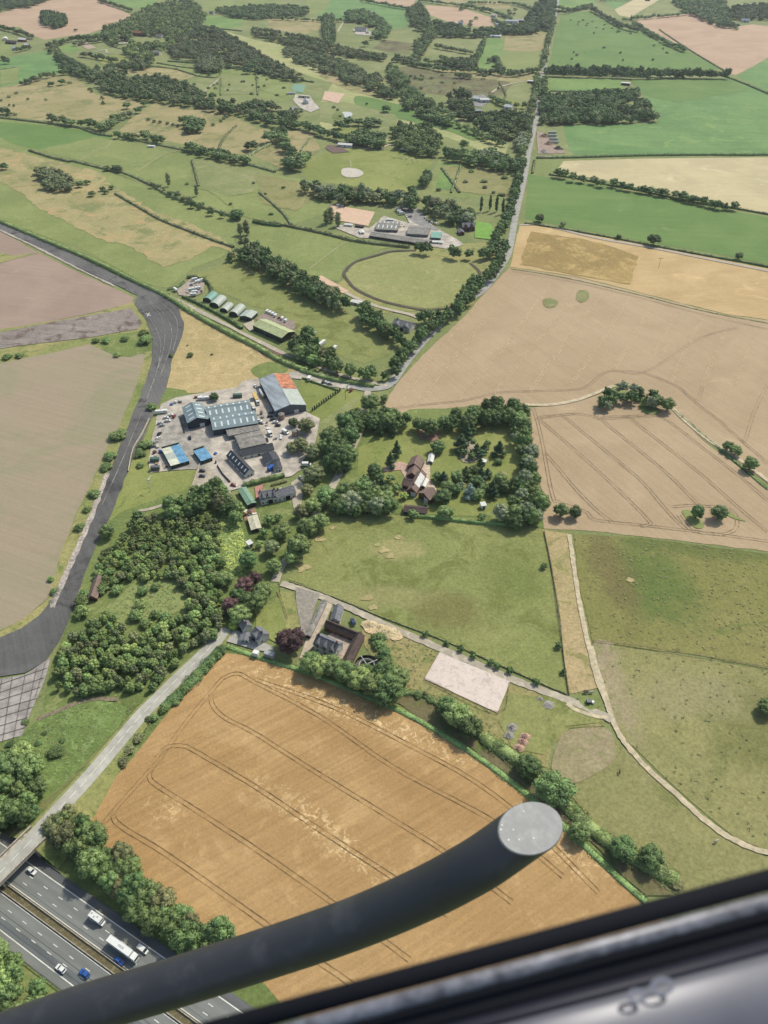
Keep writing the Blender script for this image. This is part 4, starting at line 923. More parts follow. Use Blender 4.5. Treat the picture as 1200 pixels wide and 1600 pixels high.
sheet('yard', [(118,67),(132,64),(150,75),(138,78)], plain('dry_plot', (186,166,144), .95), 'road'); ribbon('driveway', [(120,85),(145,82),(165,78),(168,83),(190,84)], 4, CONC, 'road')
sheet('yard', [(185,52),(200,60),(195,68),(182,62)], plain('dry_plot', (0,0,0)), 'road')
sheet('yard', [(565,48),(580,50),(578,56),(556,54),(550,45)], CONC, 'road'); ribbon('driveway', [(528,50),(532,42),(538,34)], 4, plain('pale_drive', (0,0,0)), 'road')
sheet('caravan_yard', [(276,455),(298,436),(320,440),(318,458),(300,465),(280,462)], plain('caravan_yard_ground', (176,160,148), .95, var=.08), 'road')
sheet('van_park', [(412,490),(460,503),(462,512),(455,520),(400,500)], plain('van_park_ground', (160,142,134), .95), 'road'); sheet('concrete_yard', [(380,508),(396,500),(398,515),(390,518)], GRAV, 'road')
ribbon('path', [(307,33),(315,25)], 5, CONC, 'road'); ribbon('path', [(316,146),(341,125)], 3, CONC, 'road')
for ln in [[(215,268),(250,245),(282,235)],[(120,255),(150,235),(165,232),(176,217)],[(470,320),(476,310)],[(484,420),(530,385),(545,380)],[(547,250),(549,262)],[(150,275),(168,266)]]:
    ribbon('path', ln, 2.0, plain('trodden_turf', (164,164,110), .95), 'patch')
# ---------------------------------------------------------------- motorway (axis from two measured points of the central reserve)
MA, MBp = G(11,1391), G(191,1523); MD = (MBp-MA).normalized(); MN = Vector((-MD.y, MD.x, 0)); MANG = math.degrees(math.atan2(MD.y, MD.x))
def M_(t, o, z=0): p = MA + MD*t + MN*o; return Vector((p.x, p.y, z))
def mstrip(name, o0, o1, mat, level='road', t0=-260, t1=260, kind='structure', z=None):
    z = nz(level) if z is None else z; m = MB(); n = 26
    for i in range(n+1):
        t = t0+(t1-t0)*i/n; m.v += [tuple(M_(t, o0, z)), tuple(M_(t, o1, z))]
    m.f = [(2*i, 2*i+2, 2*i+3, 2*i+1) for i in range(n)]
    return tag(m.build(name, mat), kind=kind)
mstrip('verge', -21, 21, SCRUB, 'field')
TS = plain('hard_shoulder_tarmac', (104,106,108), .9, var=.05, scale=.3, streak=(R(-MANG), 1.2))
T1 = plain('motorway_tarmac_pale', (128,132,130), .9, var=.045, scale=.2, streak=(R(-MANG), 1.5)); T2 = plain('motorway_tarmac_dark', (104,110,114), .9, var=.05, scale=.3, streak=(R(-MANG), 1.5))
mstrip('motorway', 1.9, 11.6, T1); mstrip('hard_shoulder', 11.6, 15, TS); mstrip('motorway', -8.2, -1.9, T1); mstrip('motorway', -11.5, -8.2, T2); mstrip('hard_shoulder', -14.6, -11.5, T1)
mstrip('central_reserve', -1.9, 1.9, field('reserve_scrub', (112,104,76), (98,92,64), (136,126,96), patch=.5, thr=.5, fine=2.0), 'road')
for o0, o1 in ((11.5,11.9),(2.0,2.3),(-2.3,-2.0),(-11.8,-11.4)): mstrip('lane_line', o0, o1, PAINTW, 'mark')
mk = MB(); z = nz('mark')
for o, ph in ((8.1,0),(5.05,0),(-5.15,2),(-8.2,2)):
    for i in range(-30, 30):
        t = 4.7+ph*1.7+i*8.35; mk.add([M_(t-1.1,o-.15,z), M_(t+1.1,o-.15,z), M_(t+1.1,o+.15,z), M_(t-1.1,o+.15,z)], [(0,1,2,3)])
tag(mk.build('lane_dashes', PAINTW), kind='structure')
mk = MB(); z = nz('mark')
for o in (-6.9, -9.9, 3.6):
    mk.add([M_(-200,o-.04,z), M_(200,o-.04,z), M_(200,o+.04,z), M_(-200,o+.04,z)], [(0,1,2,3)])
tag(mk.build('tarmac_joint', plain('tarmac_seam', (74,76,78), .9)), kind='structure')
CB = plain('barrier_concrete', (190,180,166), .9, var=.1, scale=.8); STEEL = plain('galvanised_steel', (168,172,174), .4, .5)
for o in (1.35, -1.45):
    m = MB(); pr = [(-.32,0),(.32,0),(.15,.35),(.1,.85),(-.1,.85),(-.15,.35)]; N = 12
    for i in range(N+1):
        t = -200+400*i/N; m.v += [tuple(M_(t, o+a, .64+b)) for a, b in pr]
    for i in range(N):
        for j in range(6): m.f.append((6*i+j, 6*i+(j+1) % 6, 6*i+6+(j+1) % 6, 6*i+6+j))
    tag(m.build('concrete_barrier', CB), 'long pale concrete safety barrier on the %s side of the motorway central reserve' % ('wheat field' if o > 0 else 'bottom left corner'), 'barrier', 'central reserve barriers')
for nm_, o, t0, t1, lb in (('crash_barrier', -14.9, 10, 120, 'grey steel crash barrier along the motorway shoulder by the bottom left trees'), ('crash_barrier', 15.2, -60, 14, 'grey steel crash barrier along the motorway shoulder beside the road bridge')):
    e = empty(nm_, M_(t0, o, .6)); tag(e, lb, 'barrier')
    m = MB().bar(M_(t0,o,1.2)-M_(t0,o,.6)+Vector((0,0,0)), M_(t1,o,1.2)-M_(t0,o,.6), .12, .32); m.build('rail', STEEL, e)
    pm = MB().bar((0,0,-.6), (0,0,.65), .1, .12).mesh('post')
    for i in range(int((t1-t0)/3.2)):
        q = M_(t0+i*3.2, o+.1, .6)-M_(t0,o,.6); pp = link('post', pm, STEEL, e); pp.location = q
# ---------------------------------------------------------------- country road rising to the bridge
BR = [((352,983),0),((338,1003),0),((310,1032),0),((280,1060),0),((250,1090),.2),((222,1118),.6),((195,1150),1.2),((160,1192),2.4),((125,1232),4.0),((95,1264),5.4),((52,1312),6.3),((0,1366),6.3),((-50,1415),6.3),((-110,1470),4),((-200,1550),1)]
def zpath(sub=6):
    pts = [G(x, y, z) for (x, y), z in BR]; return catmull(pts, sub)
BP = zpath(); BW = [8.2 if p.z < .8 else 7.0 for p in BP]
m = MB(); sk = MB(); Zr = .88
for i, p in enumerate(BP):
    t = BP[min(i+1, len(BP)-1)]-BP[max(i-1, 0)]; t.z = 0; t.normalize(); n = Vector((-t.y, t.x, 0)); w = 3.6
    a, b = p+n*w, p-n*w; z = p.z+Zr; m.v += [(a.x, a.y, z), (b.x, b.y, z)]
m.f = [(2*i, 2*i+1, 2*i+3, 2*i+2) for i in range(len(BP)-1)]
tag(m.build('road', plain('bridge_road_asphalt', (182,180,170), .9, var=.05, scale=.15)), kind='structure')
def ontop(p): o = (p-MA).dot(MN); return -15.5 < o < 15.5
sk = MB(); k = 0; last = None
for i, p in enumerate(BP):
    t = BP[min(i+1, len(BP)-1)]-BP[max(i-1, 0)]; t.z = 0; t.normalize(); n = Vector((-t.y, t.x, 0))
    if ontop(p): last = None; continue
    z = p.z+Zr-.05; r = 4.8; base_ = r+max(.5, p.z*1.5)
    for s in (base_, r, -r, -base_): q = p+n*s; sk.v.append((q.x, q.y, z if abs(s) == r else .3))
    if last is not None:
        for j in range(3): sk.f.append((last+j, last+j+1, k+j+1, k+j))
    last = k; k += 4
tag(sk.build('embankment', ROUGH), kind='structure')
# dashes down the middle
m = MB(); d = 0; L_ = 0
for i in range(len(BP)-1):
    a, b = BP[i], BP[i+1]; t = (b-a); t.z = 0; t.normalize(); n = Vector((-t.y, t.x, 0))*.14
    L = (b-a).length; s = 0
    while s < L:
        ph = (d+s) % 6.4
        if ph < 4.2:
            e = min(L, s+.5); p, q = a.lerp(b, s/L), a.lerp(b, e/L)
            m.add([(p.x+n.x, p.y+n.y, p.z+Zr+.03), (p.x-n.x, p.y-n.y, p.z+Zr+.03), (q.x-n.x, q.y-n.y, q.z+Zr+.03), (q.x+n.x, q.y+n.y, q.z+Zr+.03)], [(0,1,2,3)])
        s += .5
    d += L
tag(m.build('centre_dashes', PAINTW), kind='structure')
bp = [p for p in BP if -19 < (p-MA).dot(MN) < 19]; p0, p1 = bp[0], bp[-1]
t = (p1-p0).copy(); t.z = 0; bl = t.length; t.normalize()
br = empty('road_bridge', (p0.x, p0.y, .6), math.atan2(t.y, t.x)); tag(br, 'grey concrete road bridge carrying the lane over the motorway', 'bridge')
zt = p0.z+Zr-.6
MB().box(0, bl, -4.7, 4.7, zt-1.1, zt-.03).build('deck', CB, br)
for s in (-1, 1):
    q = MB().box(-3, bl+3, s*4.55-.22, s*4.55+.22, zt-.04, zt+.95).build('parapet', plain('parapet_concrete', (172,160,144), .9, var=.1, scale=.6), br)
    MB().box(-3, bl+3, s*4.55-.27, s*4.55+.27, zt+.95, zt+1.05).build('coping', CB, q)
for x in (bl*.5,):
    for y in (-3, 0, 3): MB().cyl((x, y, -.2), (x, y, zt-1.1), .45, n=12).build('pillar', CB, br)
for x in (1.2, bl-1.2): MB().box(x-1.2, x+1.2, -5, 5, -.5, zt-1.1).build('abutment', CB, br)
# traffic
def mc(t, o): return M_(t, o, 0)
def proj(p):
    d = p-Vector((0,0,H)); z = d.y*CP - d.z*SP; return (600+F*d.x/z, 800-F*(d.y*SP+d.z*CP)/z)
def mcar(x, y, paint, label, kind='car', back=False, s=1.02, name='car'):
    return car(x, y, MANG+(180 if back else 0), paint, label, None, kind, .87, name, s)
mcar(49.5, 1360.5, 'white', 'white hatchback on the motorway just past the road bridge')
mcar(223, 1483.5, 'white', 'small white van on the motorway beside the front of the white lorry', 'van', name='van', s=.86)
mcar(186, 1501, 'blue', 'blue hatchback on the motorway in the shadow of the white lorry', s=.95)
mcar(95, 1513.5, 'white', 'white car on the motorway lane nearest the bottom left trees', s=1.02, name='car', back=True)
mcar(132, 1521, 'blue', 'bright blue car on the motorway next to the white car by the bottom left trees', s=1.02, back=True)
def motorhome(px, py, ang, label):
    p = G(px, py, 2.0); r = empty('motorhome', (p.x, p.y, .87), R(ang))
    m = MB(); loft(m, [(-3.2,1.08,.5,2.7),(-3.05,1.15,.4,2.95),(1.9,1.15,.4,2.95),(2.4,1.1,.4,2.5)]); b = m.build('body', PAINT['white'], r)
    m = MB(); loft(m, [(2.0,1.02,.4,1.9),(2.7,1.0,.4,1.75),(3.1,.98,.4,1.2),(3.75,.92,.42,.95)]); m.build('cab', PAINT['white'], r)
    MB().add([(2.45,-.95,2.0),(2.45,.95,2.0),(3.13,.93,1.24),(3.13,-.93,1.24)], [(0,1,2,3)]).build('windscreen', CGL, r)
    for x, y in ((-2.2,.3),(-.6,-.3),(.7,.3)): MB().box(x-.3, x+.3, y-.3, y+.3, 2.95, 3.08).build('roof_vent', PAINT['silver'], b)
    for s in (-1, 1): MB().box(-1.6, -.4, s*1.15-.03, s*1.15+.03, 1.5, 2.1).build('window', CGL, b)
    wheels(r, (-1.9, 2.5), .98, .36); lamps(r, 3.7, -3.2, .7, .65); return tag(r, label, 'motorhome')
motorhome(151, 1435.5, MANG, 'white motorhome with roof vents driving ahead of the white lorry')
lorry(192, 1483, MANG, 'long white articulated lorry on the motorway casting a dark shadow', z=.87, L=11.2)
D_, M_L, L_L, Gy, Du, Ol, Cn = 'dark', 'mid', 'light', 'grey', 'dull', 'olive', 'conif'
MIX = [('dark',4),('mid',3),('olive',1)]; DK = [('dark',5),('mid',1)]; DUL = [('dull',3),('olive',2),('dark',2)]; GRN = [('mid',4),('light',1),('dark',2)]; FAR = [('dark',4),('mid',3),('dull',2)]
# ------------------------------------------------ near trees
gb = 'big trees between the motorway and the golden wheat field'
wood([(78,1285),(100,1268),(128,1268),(140,1300),(185,1330),(240,1375),(300,1425),(360,1472),(330,1490),(285,1480),(222,1428),(160,1380),(112,1345),(85,1318)], 5.9, (9,13), (4.2,5.8), [('mid',5),('dark',4),('olive',1)], 'leafy green broadleaf tree in the thick belt between the motorway and the golden wheat field', gb)
wood([(0,1165),(45,1175),(68,1215),(60,1262),(30,1292),(-20,1330),(-60,1250)], 7.0, (8,12), (4,6), [('mid',3),('dark',3)], 'green broadleaf tree in the wood left of the bridge road', 'trees left of the bridge road')
wood([(-60,1440),(0,1478),(30,1495),(62,1530),(90,1566),(140,1620),(60,1700),(-60,1600)], 6.5, (8,11), (4,5.5), [('mid',4),('light',1),('dark',1)], 'green broadleaf tree in the bottom left corner beside the motorway', 'trees in the bottom left corner')
tree(133,1242,5,2.6,'bush','lime','bright lime green bush on the verge of the bridge road','' or None)
tree(108,1270,8,4,'broad','olive','brownish green tree at the bridge road end of the tree belt')
for x,y,r in ((88,1174,4.2),(97,1158,1.6),(60,1162,1.8),(43,1165,1.8),(70,1146,1.6),(16,1163,2.3),(40,1128,2)): tree(x,y,r*.9,r,'bush','dark','dark green shrub on the bright bramble bank left of the bridge road','shrubs on the bramble bank')
# young plantation
gp = 'young plantation between the airfield road and the bridge road'
wood([(150,900),(160,862),(185,850),(200,815),(290,800),(340,810),(342,850),(350,900),(350,940),(325,945),(298,935),(280,908),(250,898),(210,905),(180,915),(160,915)], 4.7, (4.5,6.5), (2.0,2.9), [('mid',5),('dull',2),('light',2)], 'young green tree in the dense northern part of the plantation beside the airfield road', gp, name='young_tree', cat='young tree')
wood([(90,1050),(100,1005),(135,972),(168,952),(188,965),(200,995),(225,990),(262,975),(292,945),(335,935),(350,965),(335,995),(305,1010),(270,1050),(240,1075),(180,1078),(150,1082),(110,1082),(88,1072)], 4.9, (4.5,7), (2.1,3.1), [('mid',5),('dull',2),('light',3)], 'young green tree in the dense southern part of the plantation above the bridge road', gp, name='young_tree', cat='young tree')
for x,y,r in ((243,917,3),(218,948,4),(213,962,4),(182,922,3.5),(223,925,3.4),(258,965,3.5),(242,960,3),(228,975,3.2),(145,1075,4),(203,1077,2.6),(218,1070,3),(128,940,4.5),(128,957,4.5),(160,921,3.6),(132,928,3)):
    tree(x,y,r*1.5,r,'bush','mid','rounded green bush in the grassy clearings at the edge of the plantation','bushes at the edge of the plantation')
# trees east and north of plantation
wood([(258,785),(300,768),(335,752),(362,775),(380,800),(375,818),(345,800),(300,798),(262,802)], 7.5, (9,12), (4,5.5), MIX, 'dark green tree in the clump between the plantation and the whitewashed barn', 'clump above the plantation')
for x,y,r,l in ((168,830,5,'dark'),(215,806,4,'dark'),(388,875,6,'dark'),(395,940,7,'dark'),(410,925,6,'mid'),(375,960,6,'mid'),(352,905,5,'mid'),(372,930,5,'dark'),(425,855,5,'dull'),(440,830,6,'mid'),(468,852,8,'mid'),(480,825,7,'mid'),(455,870,5,'mid'),(428,885,5,'mid'),(500,815,6,'mid'),(490,790,6,'mid'),(510,775,7,'mid'),(530,790,6,'mid'),(470,800,5,'olive'),(420,812,4,'mid'),(412,832,3.5,'mid'),(435,808,3,'mid'),(405,850,3,'light')):
    tree(x,y,r*1.7,r,'broad',l,'leafy tree in the gardens between the plantation and the big olive green meadow','trees around the lane gardens')
for x,y,r in ((382,915,5.5),(360,945,5),(398,905,4.5)): tree(x,y,r*1.8,r,'broad','copper','purple leaved tree beside the dark wood north of the white cottage','purple trees north of the white cottage')
tree(453,1000,13,8,'broad','copper','large round copper beech between the white cottage and the slate farmhouse')
tree(365,978,4,3,'broad','lime','small yellowish green tree at the roadside end of the white cottage')
gf = 'trees between the farmyard and the golden wheat field'
for x,y,r,l in ((485,1035,6,'mid'),(500,1042,6,'light'),(520,1040,6,'dark'),(540,1052,6.5,'mid'),(562,1060,6.5,'light'),(585,1070,7,'mid'),(600,1050,6,'dark'),(610,1075,7.5,'dark'),(622,1060,6,'mid'),(575,1050,4.5,'dark'),(598,1088,6,'dark')):
    tree(x,y,r*1.7,r,'broad',l,'round leafy tree in the group between the farmyard and the golden wheat field',gf)
for x,y,r,l in ((600,1022,4.5,'dark'),(592,1008,3.5,'mid'),(605,1035,4,'dark'),(594,997,3.6,'dark'),(585,997,3,'dark')): tree(x,y,r*1.2,r,'bush',l,'green shrub beside the round horse walker','shrubs beside the horse walker')
for x,y,r,l in ((700,1105,6,'dark'),(716,1118,7,'mid'),(735,1136,6.5,'dark')): tree(x,y,r*1.6,r,'broad',l,'rounded tree below the pale pink riding arena','trees below the riding arena')
for x,y,r,l in ((825,1197,6,'dark'),(868,1232,8,'mid'),(905,1300,5,'mid'),(975,1325,5.5,'dark'),(1018,1340,5.5,'dark')): tree(x,y,r*1.5,r,'broad',l,{825:'round dark tree beside the ditch above the tube end',868:'largest round tree on the ditch bank, just above the tube end',905:'green bush like tree right of the tube end beside the wheat',975:'dark tree on the ditch bank right of the tube end',1018:'last dark tree on the ditch bank before the black door sill'}[x])
hedge([(755,1150),(775,1165),(800,1180),(850,1220),(890,1262),(920,1290),(960,1320),(1010,1350),(1060,1375)], 7, 2.6, 'wide scrubby hedge along the dry ditch between wheat and pasture', 'mid')
row([(755,1150),(775,1165),(800,1180),(850,1220),(890,1262),(920,1290),(960,1320),(1010,1350),(1060,1375)], 4.2, (1.8,4), (1.6,3.2), [('mid',2),('dark',1),('olive',1),('light',1)], 'rough bush in the scrubby hedge on the dry ditch beside the wheat', 'bushes in the ditch hedge', kd='bush', wob=.6)
row([(630,1085),(665,1088),(700,1112),(740,1142)], 4.5, (1.5,3), (1.4,2.6), [('mid',2),('dark',1),('olive',1)], 'rough bush on the ditch under the riding arena', 'bushes below the riding arena', kd='bush', wob=.5)
row([(345,1014),(320,1042),(285,1080),(255,1107),(232,1130)], 3.6, (2.4,4.2), (2,3.4), [('dark',2),('mid',2)], 'dark bush in the thick hedge between lane and left wheat corner', 'bushes in the lane hedge', kd='bush', wob=.4)
hedge([(620,1082),(660,1085),(700,1112),(740,1142),(790,1185)], 3.5, 1.6, 'low scrub along the ditch under the riding arena', 'mid')
hedge([(355,1010),(420,1032),(480,1050),(560,1082),(640,1118),(720,1165),(800,1222),(880,1290),(960,1365),(1010,1410)], 3.4, .9, 'low green hedge bordering the far side of the golden wheat field', 'mid')
hedge([(345,1012),(320,1040),(285,1078),(255,1105)], 6, 2.6, 'thick green hedge between the lane and the left corner of the wheat field', 'dark')
for x,y in ((215,1155),(200,1172),(190,1190)): tree(x,y,3,3.2,'bush','olive','rough bush on the verge between the bridge road and the wheat','bushes on the wheat verge')
# fence row along the farm track
hedge([(452,908),(520,932),(600,965),(700,1003),(790,1043),(888,1086)], .9, .8, 'thin hedge along the edge of the big olive meadow beside the stone track', 'olive')
for i,(x,y) in enumerate(((665,990),(697,1004),(720,1013),(740,1023),(767,1035),(777,1040),(797,1047),(838,1065),(873,1008),(880,1049),(850,884))): tree(x,y,3.5,2.2,'broad','dark','small round tree on the fence line of the big olive meadow','small trees on the meadow fence line',simple=True)
hedge([(850,830),(862,890),(874,960),(880,1020),(889,1086)], .5, .9, 'thin fence line hedge between the olive meadow and the worn strip', 'olive')
tree(1200,1105,7,5,'broad','dark','dark tree cut off by the right edge of the photo')
# field trees
tree(877,798,9,5,'broad','mid','paler tree of the pair in the lower left corner of the tan crop')
tree(899,800,8,4.3,'broad','dark','darker tree of the pair in the lower left corner of the tan crop')
tree(1090,800,9,4.8,'broad','dark','left one of two lone trees ringed by tracks in the tan crop')
tree(1124,801,9,5.8,'broad','dark','right one of two lone trees ringed by tracks in the tan crop')
tree(1138,697,7,4,'broad','dark','small dark tree on the dirt track above the lone pair'); tree(1150,704,7,4.6,'broad','mid','light green tree next to the dark one on the dirt track'); tree(1173,724,9,5.5,'broad','dark','dark round tree on the dirt track near the right edge')
wood([(925,628),(945,612),(962,600),(1000,600),(1035,618),(1055,632),(1050,640),(1020,632),(1000,628),(960,632),(930,632)], 8.5, (8,11), (4.2,5.4), [('dark',5),('mid',1),('grey',1)], 'dark tree in the crescent shaped copse in the middle of the tan field', 'crescent copse in the tan field')
hedge([(1052,640),(1090,672),(1130,705),(1200,765)], 2.5, .7, 'strip of low green growth beside the dirt track in the tan fields', 'mid')
# manor garden
gm = 'belt of trees around the brown roofed country house'
wood([(640,660),(680,658),(700,650),(745,634),(800,628),(824,640),(815,655),(770,655),(740,668),(700,668),(645,672)], 8, (10,14), (4.8,6.2), [('dark',3),('mid',3)], 'leafy tree in the northern belt of the country house garden', gm)
wood([(800,650),(824,650),(832,690),(836,740),(850,790),(846,822),(800,820),(780,800),(800,770),(812,740),(808,700)], 8, (10,14), (4.8,6.5), [('dark',4),('mid',3),('grey',2)], 'leafy tree in the eastern belt of the country house garden', gm)
wood([(560,640),(600,642),(640,655),(632,670),(600,668),(565,665)], 7.5, (9,12), (4,5.5), MIX, 'leafy tree at the northwest corner of the country house garden', gm)
wood([(505,770),(540,760),(580,745),(600,765),(620,790),(600,800),(560,798),(520,790)], 7.5, (9,12), (4.5,6), [('mid',4),('dark',2),('grey',2)], 'leafy tree in the western belt of the country house garden', gm)
wood([(500,690),(525,665),(545,645),(565,650),(560,690),(535,740),(515,725),(508,710)], 8, (11,15), (5.5,7), DK, 'very dark tree on the lane west of the country house', 'dark trees on the lane')
for x,y,h,r in ((610,720,11,3.4),(620,703,12,3.2),(593,672,12,2.8),(533,722,13,5),(614,672,10,3)): tree(x,y,h*1.1,r*1.35,'cone','conif','dark pointed conifer on the west lawn of the country house','conifers on the west lawn')
gc = 'garden trees east of the country house'
for x,y,r,l,k in ((720,692,5,'conif','cone'),(731,675,4,'conif','cone'),(738,672,3.5,'dark','cone'),(780,702,4.5,'conif','cone'),(684,698,5.5,'dark','broad'),(683,745,4,'dark','broad'),(693,747,3.6,'conif','cone'),(692,776,6,'dark','broad'),(714,745,5,'mid','broad'),(728,740,4,'mid','cone'),(740,735,4.5,'dark','broad'),(745,752,5,'dark','broad'),(752,742,4,'conif','cone'),(762,740,3,'conif','cone'),(735,768,4,'blue','cone'),(746,772,4.5,'mid','broad'),(755,760,4,'mid','broad'),(720,757,3,'grey','broad'),(712,765,4.5,'dark','broad'),(700,760,5,'mid','broad'),(770,762,4,'conif','cone'),(782,748,5,'mid','broad'),(790,760,5,'dark','broad'),(772,770,3.6,'conif','cone'),(745,703,3.5,'dark','cone'),(752,708,4,'conif','broad'),(757,700,3,'dark','cone'),(738,712,3.5,'dark','broad'),(762,693,3,'dark','broad'),(724,707,3.4,'dark','broad'),(778,722,3,'mid','bush'),(751,722,2.4,'dark','cone'),(740,690,2.2,'mid','bush'),(696,800,5.5,'mid','broad'),(645,803,3.8,'mid','broad'),(753,808,3,'dark','broad'),(665,790,3,'conif','broad'),(620,762,4,'mid','broad'),(610,748,3.6,'mid','broad'),(632,775,3,'lime','broad'),(592,745,4,'dark','broad'),(585,735,5.5,'dark','broad'),(597,762,5,'conif','cone')):
    tree(x,y,r*(1.5 if k != 'cone' else 2.5),r*(1 if k != 'cone' else 1.35),k,l,'%s %s in the planted garden around the country house' % ({'conif':'dark green','dark':'deep green','mid':'mid green','blue':'bluish','grey':'silvery','lime':'bright yellow green'}[l], {'cone':'pointed conifer','broad':'rounded tree','bush':'low bush'}[k]),gc,simple=True)
hedge([(646,805),(680,808),(740,815),(790,818)], 2.2, 2.2, 'clipped green hedge between the country house garden and the meadow', 'mid')
# around the industrial yard
for x,y,r,l,lb in ((578,630,8,'dark','big dark round tree at the lane junction left of the tan field'),(600,622,3.5,'mid','small pale tree next to the big one at the lane junction'),(478,665,6.5,'olive','round olive tree at the end of the orange patched warehouse'),(458,660,4,'dark','dark tree against the gable of the orange patched warehouse'),(334,620,4,'dark','dark tree behind the twin span blue grey shed'),(456,700,5,'olive','brownish tree below the yard, nearest the grey shed'),(470,695,6,'olive','brownish tree in the clump right of the yard, middle one'),(487,705,6,'dull','brownish tree in the clump right of the yard, beside the lane'),(490,740,7,'dull','spreading brownish tree beside the gravel lane junction'),(480,765,4.5,'olive','round yellowing bush tree inside the lane loop')):
    tree(x,y,r*1.6,r,'broad',l,lb)
for i,(x,y) in enumerate([(488+i*3.6, 640-i*2.55) for i in range(13)]): tree(x,y,3.6,.9,'tall','conif','small slim conifer in the row beside the white path behind the orange patched warehouse','row of slim conifers',simple=True)
for x,y,r in ((182,682,5.5),(190,676,4),(172,713,4.5),(166,730,4.2),(147,772,4),(137,796,3.2),(125,824,3.6),(237,636,4.5),(218,704,2.6),(228,695,5),(219,710,4),(220,727,3)): tree(x,y,r*1.1,r,'bush','mid','round green bush along the old perimeter road beside the sprouting field','bushes along the perimeter road')
for x,y,r in ((298,555,3),(268,556,2.4),(331,554,1.3),(293,540,1)): tree(x,y,r*1.2,r,'bush','dark','dark bush standing alone in the dry orange grass','bushes in the dry orange grass')
for x,y,r in ((150,533,3.5),(166,533,4),(195,530,3.6),(228,532,6),(225,520,4),(183,555,3),(12,558,4),(30,556,3.5)): tree(x,y,r*1.1,r,'bush','mid','scrubby bush on the triangle beside the old runway','bushes by the old runway')
for x,y in ((84,925),(80,905)): tree(x,y,3,2.2,'bush','mid','green bush on the verge by the rubble heaps','bushes by the rubble heaps')
# hedges of the airfield road
hedge([(0,345),(75,376),(150,408),(215,440),(258,460),(300,487),(350,515),(400,540),(440,563),(480,578)], 5, 3.2, 'long thick hedge following the old perimeter road up to the warehouses', 'mid')
hedge([(285,462),(320,478),(360,500),(378,512)], 3, 2.5, 'clipped hedge running past the row of rounded huts', 'dark')
hedge([(262,452),(275,448),(288,440)], 2.5, 2, 'short clipped hedge on the left of the caravan yard', 'dark'); hedge([(292,432),(310,433),(326,442),(330,455),(322,466)], 3, 3, 'dark hedge curving round the back of the caravan yard', 'dark')
hedge([(472,590),(500,600),(530,610)], 1.6, 1.6, 'neat dark hedge between driveway and grass behind the warehouse', 'dark')
hedge([(380,757),(412,749),(444,741)], 4, 3, 'broad clipped dark hedge between the whitewashed barn and the slate house', 'dark')
hedge([(424,757),(437,754),(448,751)], 1.8, 1.8, 'small pale clipped hedge above the slate house', 'olive')
hedge([(470,578),(520,592),(560,598),(585,602)], 4, 3, 'dense hedge curving above the warehouse driveway', 'mid')
# tree belts in the middle distance
gl = 'belt of trees running down to the oval gallop'
wood([(372,395),(390,382),(430,405),(480,428),(500,448),(540,465),(548,478),(520,480),(500,470),(450,440),(410,420),(375,405)], 8, (11,15), (4.5,6), [('dark',4),('dull',2)], 'dark tree in the long diagonal belt left of the oval pasture', gl)
wood([(560,480),(580,485),(600,500),(625,515),(650,540),(640,545),(618,530),(590,515),(565,500)], 8, (10,14), (4.5,6), DK, 'dark tree in the belt between the oval pasture and the lane', gl)
wood([(452,525),(480,515),(500,545),(530,562),(560,575),(600,580),(605,590),(560,588),(520,575),(480,562),(455,548)], 8.5, (9,13), (4.5,6), MIX, 'tree in the belt behind the light green roofed shed', 'belt behind the light green roofed shed')
tree(518,473,12,5,'broad','grey','pale silvery tree standing in front of the dark diagonal belt')
for x,y,r,k,l in ((385,358,5,'tall','dull'),(375,360,4,'tall','dull'),(370,335,5,'broad','dark'),(358,402,5,'broad','dark'),(382,378,7,'broad','dull'),(362,400,4,'broad','olive')): tree(x,y,r*(3 if k == 'tall' else 1.8),r,k,l,'tree in the loose group at the upper end of the diagonal belt','group at the top of the diagonal belt')
gr = 'trees lining the straight lane'
row([(614,580),(625,560),(645,540),(662,520),(690,500),(715,485),(735,462),(752,440),(770,425),(783,400),(790,380)], 9, (10,13), (4.5,6), DK, 'dark tree lining the straight lane beside the oval pasture', gr)
row([(655,500),(690,490),(712,478),(730,455),(745,440)], 9, (9,12), (4.5,6), DK, 'dark tree inside the bend between oval pasture and lane', gr)
row([(648,384),(667,390)], 14, (11,13), (6,7), DK, 'large dark tree at the top of the oval pasture', 'two trees at the top of the oval')
row([(700,392),(720,396),(745,398),(770,392),(778,370),(788,350),(795,335)], 10, (10,13), (5,6), DK, 'dark tree around the garden of the dark roofed lane house', gr)
for x,y in ((766,320),(776,322),(786,325),(752,322)): tree(x,y,16,2.2,'tall','conif','tall slim poplar in the row above the lane house','poplars above the lane house')
row([(797,330),(802,310),(808,290),(812,270),(818,250)], 10, (9,12), (4.5,5.5), DK, 'dark tree on the left edge of the straight lane in the middle distance', gr)
for x,y,r,lb in ((843,341,5,'dark round tree at the left end of the hedge below the deep green field'),(1022,375,7,'dark round tree in the middle of the hedge below the deep green field'),(967,370,3,'small tree on the hedge below the deep green field'),(1155,400,4.5,'dark round tree at the right end of the hedge below the deep green field'),(880,350,3,'pale thin tree on the hedge below the deep green field')): tree(x,y,r*1.5,r,'broad','dark' if x != 880 else 'dull',lb)
hedge([(820,348),(860,354),(930,366),(1020,383),(1100,398),(1200,416),(1350,450)], 2.4, 1.8, 'long low hedge between the deep green field and the stubble', 'dark')
hedge([(798,420),(850,428),(920,442),(1000,461),(1100,486),(1200,505)], 1.2, .6, 'thin green strip between the golden stubble and the tan crop', 'mid')
row([(640,296),(650,312),(645,325)], 9, (8,10), (4,5), DK, 'dark tree below the paddocks beside the stable yard', 'trees by the stable yard')
